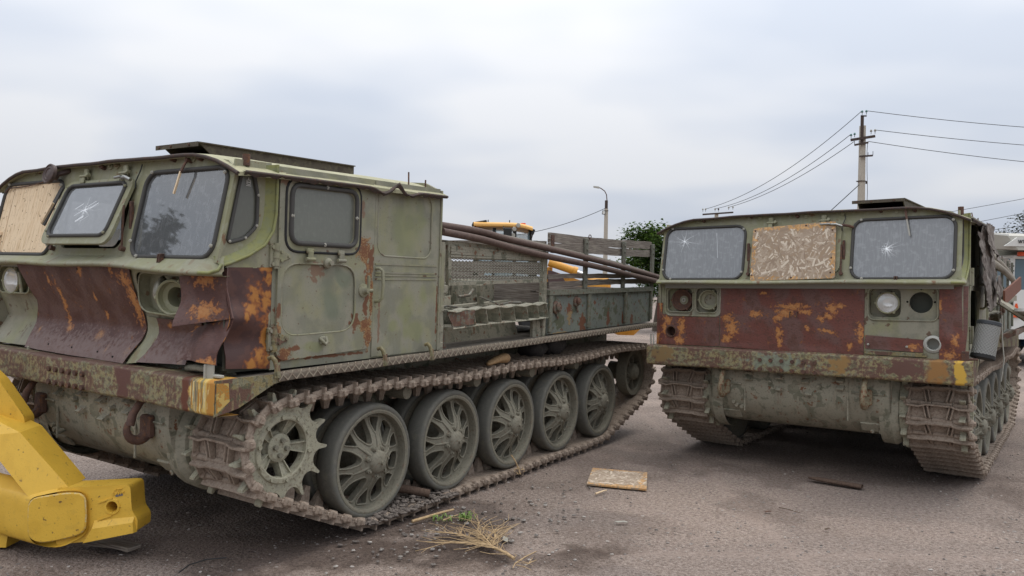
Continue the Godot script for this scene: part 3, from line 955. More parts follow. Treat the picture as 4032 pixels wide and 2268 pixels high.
	M.bark = plain(Color(0.33, 0.29, 0.25), 0.9)
	M.leaf = StandardMaterial3D.new()
	M.leaf.vertex_color_use_as_albedo = true
	M.leaf.roughness = 0.6
	M.leaf.cull_mode = BaseMaterial3D.CULL_DISABLED
	M.leaf.backlight_enabled = true
	M.leaf.backlight = Color(0.7, 0.8, 0.4)
	M.weed = plain(Color(0.42, 0.52, 0.24), 0.7)
	M.weed.backlight_enabled = true
	M.weed.backlight = Color(0.2, 0.3, 0.08)
	M.loader_roof = plain(Color(0.86, 0.66, 0.36), 0.5)
	M.loader_yellow = mat(Tex.new(256, 256, Color(0.80, 0.57, 0.20)).layer(noise("small", 0.04, 4), 130, 190, Color(0.72, 0.51, 0.19), 0.7).done(), 0.5, 1.0)
	M.maroon = plain(Color(0.27, 0.19, 0.18), 0.5)
	M.clear = StandardMaterial3D.new()
	M.clear.albedo_color = Color(0.55, 0.66, 0.68, 0.32)
	M.clear.transparency = BaseMaterial3D.TRANSPARENCY_ALPHA
	M.clear.roughness = 0.05
	M.clear.cull_mode = BaseMaterial3D.CULL_DISABLED
	M.truck_grey = plain(Color(0.66, 0.65, 0.61), 0.6)
	M.truck_glass = plain(Color(0.30, 0.38, 0.42), 0.08)
	M.truck_blue = plain(Color(0.20, 0.30, 0.42), 0.6)
	M.blue = plain(Color(0.24, 0.36, 0.42), 0.6)
	M.pale_pole = mat(Tex.new(256, 256, Color(0.56, 0.53, 0.48)).layer(noise("small", 0.04, 4), 120, 180, Color(0.44, 0.41, 0.37), 0.8).done(), 0.9, 3.0)
	M.chipped_yellow = mat(Tex.new(256, 256, Color(0.82, 0.66, 0.25)).layer(noise("small", 0.04, 4), 130, 160, Color(0.80, 0.75, 0.62), 0.8).done(), 0.6, 3.0)
	M.steel_dull = plain(Color(0.45, 0.43, 0.42), 0.6, 0.3)
	M.dark_wood = mat(Tex.new(256, 256, Color(0.36, 0.29, 0.24)).layer(noise("small", 0.04, 4), 120, 180, Color(0.26, 0.20, 0.165), 0.8).done(), 0.9, 5.0)
	M.tan_wood = mat(Tex.new(256, 256, Color(0.58, 0.47, 0.33)).layer(noise("small", 0.04, 4), 120, 180, Color(0.47, 0.37, 0.26), 0.8).done(), 0.8, 4.0)
	M.sack = mat(Tex.new(256, 256, Color(0.22, 0.21, 0.205)).layer(noise("small", 0.04, 4), 120, 180, Color(0.29, 0.28, 0.265), 0.8).done(), 0.8, 4.0)
	M.rust_bright = mat(Tex.new(256, 256, Color(0.42, 0.25, 0.18)).layer(noise("small", 0.04, 4), 120, 180, Color(0.34, 0.20, 0.15), 0.8).done(), 0.85, 3.0)
	M.filter_core = plain(Color(0.56, 0.56, 0.55), 0.8)
	M.cap_grey = plain(Color(0.20, 0.215, 0.23), 0.6)

# ---------------------------------------------------------------- the tractors
func side_frame(x0: float, s: float) -> Transform3D:
	return Transform3D(Basis(Vector3(0, 0, -s), Vector3.UP, Vector3(s, 0, 0)), Vector3(s * x0, 0, 0))

func zy(line: Array, s: float) -> PackedVector2Array:
	var p := PackedVector2Array()
	for q in line:
		p.append(Vector2(-s * q.x, q.y))
	if Geometry2D.is_polygon_clockwise(p):
		p.reverse()
	return p

func front_frame(z0: float) -> Transform3D:
	return Transform3D(Basis.IDENTITY, Vector3(0, 0, z0))

func screen_frame() -> Transform3D:
	return Transform3D(Basis(Vector3.RIGHT, Vector3(0, 1, -0.21), Vector3(0, 0.21, 1).normalized()), Vector3(0, 0, 2.774))

func roof_y(x: float, z: float) -> float:
	var k := maxf(0.0, (absf(x) - 0.98) / 0.38)
	return 2.452 + (2.27 - z) * 0.033 - 0.10 * pow(k, 1.7) - 0.012 * x * x

func wobble(a: float, b: float, k := 1.0) -> float:
	return k * (sin(a * 9.1 + b * 5.3) * 0.5 + sin(a * 17.3 - b * 11.7 + 1.3) * 0.3 + sin(a * 4.1 + b * 23.0 + 0.7) * 0.2)

func make_link() -> ArrayMesh:
	# one cast track link: x across the track, y outwards, z along it
	var g := G.new()
	for x in [-0.155, 0.0, 0.155]:
		g.box(Vector3(x, -0.008, -0.004), Vector3(0.125, 0.014, 0.105))
		g.cyl(Vector3(x - 0.05, 0.0, 0.0685), Vector3(x + 0.05, 0.0, 0.0685), 0.021, 7)
	for x in [-0.0775, 0.0775]:
		g.box(Vector3(x, -0.008, -0.01), Vector3(0.03, 0.012, 0.09))
		g.cyl(Vector3(x - 0.026, 0.0, -0.0685), Vector3(x + 0.026, 0.0, -0.0685), 0.02, 7)
	for x in [-0.225, -0.09, -0.06, 0.06, 0.09, 0.225]:   # slanted ribs on the outer face
		var s := 0.022 * signf(x) * (1.0 if absf(x) < 0.2 else -0.6)
		g.hexa([Vector3(x - 0.009, 0.003, -0.062), Vector3(x + 0.009, 0.003, -0.062), Vector3(x + s + 0.009, 0.003, 0.05), Vector3(x + s - 0.009, 0.003, 0.05)],
			[Vector3(x - 0.005, 0.036, -0.05), Vector3(x + 0.005, 0.036, -0.05), Vector3(x + s + 0.005, 0.046, 0.05), Vector3(x + s - 0.005, 0.046, 0.05)])
	var xs := [-0.245, -0.15, -0.09, 0.09, 0.15, 0.245]   # the wavy cleat
	var dz := [0.0, -0.004, 0.014, 0.014, -0.004, 0.0]
	for i in 5:
		var a := Vector3(xs[i], 0.0, 0.046 + dz[i])
		var b := Vector3(xs[i + 1], 0.0, 0.046 + dz[i + 1])
		var up := Vector3(0, 0.058, 0)
		var t := Vector3(0, 0, 0.011)
		g.hexa([a - t, b - t, b + t, a + t], [a - t * 0.6 + up, b - t * 0.6 + up, b + t * 0.6 + up, a + t * 0.6 + up])
	for s in [-1, 1]:
		g.box(Vector3(s * 0.230, 0.0, 0.0655), Vector3(0.046, 0.058, 0.068), 0.011)
		g.box(Vector3(s * 0.224, 0.002, -0.045), Vector3(0.03, 0.03, 0.05), 0.006)
		g.box(Vector3(s * 0.258, 0.0, 0.0685), Vector3(0.022, 0.034, 0.034), 0.004)
	# guide horn on the inner side
	g.hexa([Vector3(-0.03, -0.01, -0.045), Vector3(0.03, -0.01, -0.045), Vector3(0.03, -0.01, 0.045), Vector3(-0.03, -0.01, 0.045)],
		[Vector3(-0.012, -0.135, -0.02), Vector3(0.012, -0.135, -0.02), Vector3(0.012, -0.135, 0.02), Vector3(-0.012, -0.135, 0.02)])
	return g.mesh()

func wheel_disc(x: Transform3D) -> G:
	# cast wheel in local axes: y is the axle pointing outwards; forked spokes, rim, dished hub
	var g := G.new()
	g.lathe(x, [Vector2(0.325, -0.09), Vector2(0.327, -0.02), Vector2(0.331, 0.0), Vector2(0.346, 0.005), Vector2(0.356, 0.004), Vector2(0.358, -0.006), Vector2(0.358, -0.15), Vector2(0.325, -0.15), Vector2(0.325, -0.09)], 40)
	var f := Transform3D(Basis(x.basis.x, -x.basis.z, x.basis.y), x.origin)
	var dish := func(a, b): return 0.022 - 0.085 * smoothstep(0.07, 0.29, sqrt(a * a + b * b))
	var holes := []
	for k in 6:
		var m := TAU * k / 6.0
		var pol := func(r, d): return Vector2.from_angle(m + deg_to_rad(d)) * r * 1.105
		holes.append(rounded([pol.call(0.118, -9), pol.call(0.19, -16.5), pol.call(0.277, -12.5), pol.call(0.28, 0), pol.call(0.277, 12.5), pol.call(0.19, 16.5), pol.call(0.118, 9)], 0.028, 3))
		holes.append(rounded([pol.call(0.162, 30), pol.call(0.235, 20.5), pol.call(0.280, 20), pol.call(0.280, 40), pol.call(0.235, 39.5)], 0.02, 3))
	g.sheet(f, circle(0, 0, 0.33, 48), dish, 0.032, 0.05, holes)
	for hole in holes:   # raised edges of the casting
		var p := PackedVector3Array()
		for q in hole:
			p.append(f * Vector3(q.x, q.y, dish.call(q.x, q.y) + 0.002))
		g.tube(p, 0.0065, 6, -1.0, true)
	for k in 6:   # a ridge down the middle of each arm
		var d := Vector2.from_angle(TAU * (k + 0.5) / 6.0)
		var p := PackedVector3Array()
		for r in [0.08, 0.13, 0.17, 0.20]:
			p.append(f * Vector3(d.x * r, d.y * r, dish.call(d.x * r, d.y * r) + 0.002))
		g.tube(p, 0.014, 6, 0.004)
	return g

func wheel_hub(x: Transform3D) -> G:
	var g := G.new()
	g.lathe(x, [Vector2(0.105, -0.06), Vector2(0.10, 0.02), Vector2(0.082, 0.034)], 20)
	g.lathe(x, [Vector2(0.082, 0.034), Vector2(0.076, 0.052), Vector2(0.058, 0.066), Vector2(0.03, 0.073), Vector2(0.0, 0.075)], 20, true)
	g.cyl(x * Vector3(0.0, 0.07, 0.0), x * Vector3(0.0, 0.09, 0.0), 0.014, 6)
	for k in 7:
		var a := TAU * k / 7.0
		var c := Vector3(cos(a) * 0.096, 0, sin(a) * 0.096)
		g.cyl(x * (c + Vector3(0, 0.0, 0)), x * (c + Vector3(0, 0.04, 0)), 0.018, 7)
		g.cyl(x * (c + Vector3(0, 0.04, 0)), x * (c + Vector3(0, 0.05, 0)), 0.010, 6)
	return g

func tyre(x: Transform3D, wide: float) -> G:
	var g := G.new()
	g.lathe(x, [Vector2(0.356, 0.0), Vector2(0.358, 0.003), Vector2(0.380, 0.0), Vector2(0.389, -0.006), Vector2(0.395, -0.022), Vector2(0.397, -wide / 2), Vector2(0.395, 0.026 - wide), Vector2(0.38, -wide), Vector2(0.357, -wide)], 44, true)
	return g

var wheel_parts := {}

func add_wheels(root: Node3D, s: float) -> void:
	if wheel_parts.is_empty():
		var x := axis_along(Vector3.ZERO, Vector3.RIGHT)
		wheel_parts.disc = wheel_disc(x).mesh()
		wheel_parts.hub = wheel_hub(x).mesh()
		wheel_parts.tyre = tyre(x, 0.165).mesh()
		wheel_parts.inner = tyre(x.translated(Vector3(-0.235, 0, 0)), 0.155).mesh()
		var g := G.new()
		g.lathe(x.translated(Vector3(-0.235, 0, 0)), [Vector2(0.0, -0.03), Vector2(0.10, -0.03), Vector2(0.12, -0.06), Vector2(0.29, -0.07), Vector2(0.30, 0.0), Vector2(0.358, 0.0), Vector2(0.358, -0.15), Vector2(0.09, -0.15), Vector2(0.08, -0.30), Vector2(0.0, -0.30)], 32)
		g.cyl(Vector3(-0.3, 0, 0), Vector3(-0.04, 0, 0), 0.09, 16)
		wheel_parts.core = g.mesh()
	for k in 5:
		var z: float = [1.10, 0.205, -0.69, -1.585, -2.49][k]
		var turn := Basis(Vector3.RIGHT, [0.35, 0.05, 0.55, 0.9, 0.2][k] + (0.0 if s > 0.0 else 0.4))
		var b := Basis(Vector3.UP, 0.0 if s > 0.0 else PI) * turn
		var w := put("road_wheel", wheel_parts.disc, M.wheel, root, Transform3D(b, Vector3(s * 1.335, 0.474, z)))
		put("tyre", wheel_parts.tyre, M.rubber, w)
		put("hub_cap", wheel_parts.hub, M.wheel, w)
		put("inner_tyre", wheel_parts.inner, M.rubber, w)
		put("inner_disc", wheel_parts.core, M.wheel, w)

func add_sprocket(root: Node3D, s: float) -> void:
	var c := Vector3(s * 1.345, 0.70, 1.91)
	var f := Transform3D(Basis(Vector3(0, 0, -s), Vector3.UP, Vector3(s, 0, 0)), c)
	var teeth := PackedVector2Array()
	for k in 13:
		var mid := TAU * k / 13.0 + 0.13
		var o := Vector2.from_angle(mid) * 0.312
		for i in 11:   # a round hollow for the link pin, between two drawn-out teeth
			var q := lerpf(-1.15, 1.15, i / 10.0)
			teeth.append(o + Vector2.from_angle(mid + PI + q) * (0.052 + 0.004 * q * q))
		teeth.append(Vector2.from_angle(mid - TAU / 26.0 - 0.03) * 0.350)
		teeth.append(Vector2.from_angle(mid - TAU / 26.0) * 0.357)
		teeth.append(Vector2.from_angle(mid - TAU / 26.0 + 0.018) * 0.352)
	var order := Array(teeth)
	order.sort_custom(func(a, b): return a.angle() < b.angle())
	teeth = PackedVector2Array(order)
	var hole := circle(0, 0, 0.172, 36)
	var g := G.new()
	g.plate(f, teeth, [hole], 0.045)
	var o := obj("drive_sprocket", g, M.sprocket, root)
	g = G.new()   # raised inner ring, hub and spokes
	var ax := axis_along(c, Vector3(s, 0, 0))
	g.lathe(ax, [Vector2(0.172, -0.05), Vector2(0.172, 0.008), Vector2(0.180, 0.012), Vector2(0.205, 0.010), Vector2(0.212, 0.0)], 40)
	g.lathe(ax, [Vector2(0.11, -0.20), Vector2(0.10, -0.07), Vector2(0.088, -0.055), Vector2(0.086, -0.035), Vector2(0.07, -0.028), Vector2(0.0, -0.028)], 28)
	for k in 5:
		var a := TAU * k / 5.0 - 0.1
		var d := Vector3(0, sin(a), -s * cos(a))
		var e := Vector3(0, cos(a), s * sin(a))
		var n := Vector3(s, 0, 0)
		g.hexa([c + d * 0.08 - e * 0.022 - n * 0.11, c + d * 0.08 + e * 0.022 - n * 0.11, c + d * 0.176 + e * 0.038 - n * 0.06, c + d * 0.176 - e * 0.038 - n * 0.06],
			[c + d * 0.08 - e * 0.022 - n * 0.055, c + d * 0.08 + e * 0.022 - n * 0.055, c + d * 0.176 + e * 0.038 - n * 0.02, c + d * 0.176 - e * 0.038 - n * 0.02])
		for q in [-1.0, 1.0]:
			g.hexa([c + d * 0.08 + e * q * 0.02 - n * 0.06, c + d * 0.08 + e * q * 0.014 - n * 0.06, c + d * 0.175 + e * q * 0.03 - n * 0.03, c + d * 0.175 + e * q * 0.038 - n * 0.03],
				[c + d * 0.08 + e * q * 0.02 - n * 0.04, c + d * 0.08 + e * q * 0.014 - n * 0.04, c + d * 0.175 + e * q * 0.03 - n * 0.0, c + d * 0.175 + e * q * 0.038 - n * 0.0])
	obj("hub", g, M.sprocket, o)
	for k in 10:
		var a := TAU * k / 10.0 + 0.2
		var p := c + Vector3(0.008 * s, sin(a) * 0.193, cos(a) * 0.193)
		g = G.new()
		g.cyl(p, p + Vector3(0.016 * s, 0, 0), 0.014, 6)
		obj("bolt", g, M.sprocket, o)
	for k in 4:
		var a := TAU * k / 4.0 + 0.2
		var p := c + Vector3(-0.03 * s, sin(a) * 0.045, cos(a) * 0.045)
		g = G.new()
		g.cyl(p, p + Vector3(0.024 * s, 0, 0), 0.016, 6)
		obj("bolt", g, M.wheel, o)
	var inner := G.new()
	inner.plate(f.translated(Vector3(-0.44 * s, 0, 0)), teeth, [circle(0, 0, 0.12, 30)], 0.045)
	inner.cyl(c + Vector3(-0.55 * s, 0, 0), c + Vector3(-0.12 * s, 0, 0), 0.13, 24)
	inner.lathe(axis_along(c + Vector3(-0.42 * s, 0, 0), Vector3(s, 0, 0)), [Vector2(0.30, -0.14), Vector2(0.29, 0.0), Vector2(0.20, 0.05), Vector2(0.13, 0.06)], 28)
	obj("inner_sprocket", inner, M.sprocket, o)
	# rear idler
	var i := Vector3(s * 1.20, 0.69, -3.55)
	var ix := axis_along(i, Vector3(s, 0, 0))
	g = G.new()
	g.lathe(ax.translated(i - c), [Vector2(0.22, -0.06), Vector2(0.22, 0.06), Vector2(0.28, 0.07), Vector2(0.285, -0.05), Vector2(0.22, -0.06)], 32)
	g.lathe(ix, [Vector2(0.11, -0.25), Vector2(0.10, 0.07), Vector2(0.06, 0.10), Vector2(0.0, 0.11)], 20)
	for k in 7:
		var a := TAU * k / 7.0
		var d := Vector3(0, sin(a), cos(a))
		g.bar(i + d * 0.08, i + d * 0.24, 0.03, 0.07, Vector3.RIGHT)
	obj("rear_idler", g, M.wheel, root)

func track_path() -> PackedVector2Array:
	# (z, y) of the pins, a belt round the four outermost wheels
	var pts := PackedVector2Array()
	for c in [[1.91, 0.70, 0.288], [1.10, 0.474, 0.412], [-2.49, 0.474, 0.412], [-3.55, 0.69, 0.315]]:
		for k in 72:
			pts.append(Vector2(c[0], c[1]) + Vector2.from_angle(TAU * k / 72.0) * c[2])
	var hull := Geometry2D.convex_hull(pts)
	return hull

func add_track(root: Node3D, s: float, loose: float) -> void:
	var hull := track_path()
	var total := 0.0
	for i in hull.size() - 1:
		total += hull[i].distance_to(hull[i + 1])
	var count := int(round(total / 0.137))
	var step := total / count
	var mid := Vector2(-0.8, 0.5)
	var seg := 0
	var done := 0.0
	var pins := PackedVector2Array()
	for k in count:
		var want := k * step
		while done + hull[seg].distance_to(hull[seg + 1]) < want:
			done += hull[seg].distance_to(hull[seg + 1])
			seg += 1
		var p := hull[seg].lerp(hull[seg + 1], (want - done) / hull[seg].distance_to(hull[seg + 1]))
		if p.y > 0.95:
			p.y -= 0.026 * sin(clampf((p.x + 3.5) / 5.4, 0, 1) * PI) + 0.012 * sin(p.x * 3.3 + loose)
		if p.y < 0.1:
			p.y += 0.006 * sin(p.x * 5.0 + loose * 2.0)
		pins.append(p)
	var r := RandomNumberGenerator.new()
	r.seed = 9
	for k in count:
		var a := pins[k]
		var b := pins[(k + 1) % count]
		var c := (a + b) / 2.0
		var d := Vector3(0, b.y - a.y, b.x - a.x).normalized()
		var out := d.cross(Vector3(1, 0, 0))
		if Vector2(out.z, out.y).dot(c - mid) < 0.0:
			out = -out
		var side := out.cross(d)
		var turn := Basis(side, out, d) * Basis(Vector3.UP, r.randf_range(-0.02, 0.02)) * Basis(Vector3.BACK, r.randf_range(-0.01, 0.01))
		put("track_link", link_mesh, M.track, root, Transform3D(turn, Vector3(s * 1.145 + r.randf_range(-0.004, 0.004), c.y, c.x)))

func gasket(parent: Node, x: Transform3D, line: PackedVector2Array, r: float, m: Material, z := 0.004, called := "window_seal") -> void:
	var g := G.new()
	g.tube(ring_points(x, line, z), r, 8, -1.0, true)
	obj(called, g, m, parent)

func pane(parent: Node, x: Transform3D, line: PackedVector2Array, m: Material, z := -0.004) -> MeshInstance3D:
	var g := G.new()
	var lo := line[0]
	var hi := line[0]
	for p in line:
		lo = lo.min(p)
		hi = hi.max(p)
	g.area = Rect2(lo, hi - lo)
	g.plate(x.translated_local(Vector3(0, 0, z)), line, [], 0.0)
	return obj("window_pane", g, m, parent)

func knob(parent: Node, at: Vector3, dir: Vector3, r: float, h: float, m: Material, called := "knob") -> void:
	var g := G.new()
	g.lathe(axis_along(at, dir), [Vector2(r, -0.004), Vector2(r, h * 0.4), Vector2(r * 0.45, h * 0.5), Vector2(r * 0.4, h), Vector2(0, h)], 10)
	obj(called, g, m, parent)

func lamp(parent: Node, at: Vector3, dir: Vector3, r: float, kind: String) -> void:
	var x := axis_along(at, dir)
	var g := G.new()
	g.lathe(x, [Vector2(r * 0.84, -0.01), Vector2(r * 0.86, 0.014), Vector2(r * 0.94, 0.02), Vector2(r, 0.012), Vector2(r, -0.02), Vector2(r * 0.9, -0.06)], 28)
	for k in 3:
		var a := TAU * k / 3.0 + 0.5
		var q := x * Vector3(cos(a) * r, 0.008, sin(a) * r)
		g.box(q, Vector3(0.02, 0.02, 0.02), 0.004)
	var o := obj("headlight", g, M.rust if kind == "rusty" else M.upper, parent)
	g = G.new()
	if kind == "rusty":
		g.lathe(x, [Vector2(r * 0.84, 0.0), Vector2(r * 0.6, -0.03), Vector2(r * 0.3, -0.05), Vector2(r * 0.16, -0.052)], 24, true)
		obj("reflector", g, M.rust, o)
		g = G.new()
		g.lathe(x, [Vector2(r * 0.2, -0.055), Vector2(r * 0.2, -0.03), Vector2(r * 0.10, -0.03), Vector2(r * 0.10, -0.05), Vector2(0, -0.05)], 14)
		obj("bulb_socket", g, M.pale, o)
	elif kind == "empty":
		g.lathe(x, [Vector2(r * 0.84, 0.0), Vector2(r * 0.80, -0.02), Vector2(r * 0.56, -0.03), Vector2(r * 0.54, -0.12), Vector2(r * 0.50, -0.13), Vector2(0, -0.13)], 24)
		obj("lamp_shell", g, M.upper, o)
		g = G.new()
		g.box(x * Vector3(r * 0.15, -0.09, r * 0.1), Vector3(0.05, 0.05, 0.04), 0.008)
		obj("bulb_socket", g, M.dark, o)
	else:
		g.lathe(x, [Vector2(r * 0.84, 0.0), Vector2(r * 0.6, -0.04), Vector2(r * 0.3, -0.06), Vector2(0.0, -0.062)], 24, true)
		obj("reflector", g, M.chrome, o)
		g = G.new()
		g.lathe(x, [Vector2(r * 0.86, 0.012), Vector2(r * 0.7, 0.022), Vector2(r * 0.4, 0.03), Vector2(0.0, 0.032)], 24, true)
		obj("lens", g, M.lens, o)

func recess(parent: Node, x: Transform3D, line: PackedVector2Array, z0: float, depth: float, holes: Array, m: Material, called := "lamp_recess") -> MeshInstance3D:
	var g := G.new()
	var f := x.translated_local(Vector3(0, 0, z0 - depth))
	g.plate(f, line, holes, 0.012)
	g.hole_wall(x, line, z0 - depth, z0)
	var o := obj(called, g, m, parent)
	gasket(o, x.translated_local(Vector3(0, 0, z0)), line, 0.006, m, 0.001, "recess_rim")
	return o

func plank(parent: Node, a: Vector3, b: Vector3, up: Vector3, high: float, thick: float, seed: int, m: Material, called := "board") -> MeshInstance3D:
	# a weathered board from a to b (along its middle line), its broad side across up; ends ragged, faces a little wavy
	var r := RandomNumberGenerator.new()
	r.seed = seed
	var d := b - a
	var len := d.length()
	d /= len
	var n := d.cross(up).normalized()
	var u := n.cross(d).normalized()
	var rows := []
	var steps := maxi(6, int(len / 0.14))
	var ph := r.randf() * 9.0
	for i in steps + 1:
		var s := float(i) / steps
		var c := a + d * len * s + u * 0.006 * sin(s * 5.0 + ph) + n * 0.008 * sin(s * 4.0 + ph * 1.7)
		var h0 := high / 2 + r.randf_range(-0.004, 0.004)
		var h1 := high / 2 + r.randf_range(-0.004, 0.004)
		var row := PackedVector3Array()
		for q in [[-1, -1], [-1, -0.5], [-1, 0.2], [-1, 1], [1, 1], [1, 0.2], [1, -0.5], [1, -1]]:
			var y: float = u_clamp(q[1], h0, h1)
			row.append(c + n * q[0] * (thick / 2 + r.randf_range(-0.002, 0.002)) + u * y)
		rows.append(row)
	var g := G.new()
	var off := Vector2(r.randf(), r.randf())
	# broad faces and edges as separate strips, so that the corners stay crisp
	for strip in [[0, 1, 2, 3], [3, 4], [4, 5, 6, 7], [7, 0]]:
		var part := []
		for row in rows:
			var line := PackedVector3Array()
			for k in strip:
				line.append(row[k])
			part.append(line)
		var g2 := G.new()
		g2.grid(part, false, false, true, Rect2(0, 0, 1, 1))
		for k in g2.v.size():
			g2.t[k] = off + Vector2((g2.v[k] - a).dot(d) / 1.4, (g2.v[k] - a).dot(u + n) / 0.32)
		g.v.append_array(g2.v)
		g.n.append_array(g2.n)
		g.t.append_array(g2.t)
	for e in [0, steps]:
		g.face([rows[e][0], rows[e][3], rows[e][4], rows[e][7]], a + d * len / 2)
	return obj(called, g, m, parent)

func u_clamp(q: float, h0: float, h1: float) -> float:
	return q * (h1 if q > 0.0 else h0)

func tread(parent: Node, a: Vector3, b: Vector3, s: float) -> void:
	# the chequered edge of the running board: a folded-down lip carrying a lattice of raised ribs
	var g := G.new()
	var rows := []
	for i in 41:
		var p := a.lerp(b, i / 40.0) + Vector3(0, wobble(i * 0.31, s, 0.003), wobble(i * 0.2, 1.0, 0.004))
		rows.append(PackedVector3Array([p + Vector3(-s * 0.05, 0.004, 0), p + Vector3(-s * 0.014, 0.002, 0), p + Vector3(-s * 0.004, -0.003, 0), p + Vector3(0, -0.012, 0), p + Vector3(0, -0.044, 0), p + Vector3(-s * 0.006, -0.048, 0)]))
	g.grid(rows, false, false, s > 0.0)
	var o := obj("running_board_lip", g, M.tread, parent)
	g = G.new()
	var L := a.distance_to(b)
	var d := (b - a) / L
	var n := int(L / 0.066)
	for k in n:
		for q in [-1.0, 1.0]:
			var p0 = a + d * (k + 0.5 + q * 0.5) * 0.066
			var p1 = a + d * (k + 0.5 - q * 0.5) * 0.066
			var t0 = p0 + Vector3(s * -0.03, 0.004, 0)
			var t1 = p1 + Vector3(s * 0.001, -0.042, 0)
			var m = p0.lerp(p1, 0.42) + Vector3(s * -0.003, -0.003, 0)
			g.bar(t0, m, 0.007, 0.008, Vector3(0, 1, 0))
			g.bar(m, t1, 0.007, 0.008, Vector3(s, 0, 0))
	obj("tread_ribs", g, M.tread_rib, o)

func build_tractor(left: bool) -> void:
	var root: Node3D
	if left:
		root = thing("tracked_tractor", "larger left tracked tractor, dented rusty front, boarded-up left windscreen and closed side door", "tracked tractor", "derelict tracked tractors")
		root.transform = Transform3D(Basis.from_euler(Vector3(0.0060574, -0.5657415, -0.0176284)), Vector3(-1.4746, 0.0214, -6.9269))
	else:
		root = thing("tracked_tractor", "right tracked tractor with a strand board over its centre window and one glass headlight", "tracked tractor", "derelict tracked tractors")
		root.transform = Transform3D(Basis.from_euler(Vector3(-0.0061279, -0.6406248, 0.0102065)), Vector3(3.98596, -0.0205, -8.8150))
	hull_and_bumper(root, left)
	for s in [1.0, -1.0]:
		add_wheels(root, s)
		add_sprocket(root, s)
		add_track(root, s, (0.0 if left else 1.7) + s)
	cab_shell(root, left)
	screen(root, left)
	if left:
		front_of_left(root)
	else:
		front_of_right(root)
	engine_bay(root, left)
	bed(root, left)

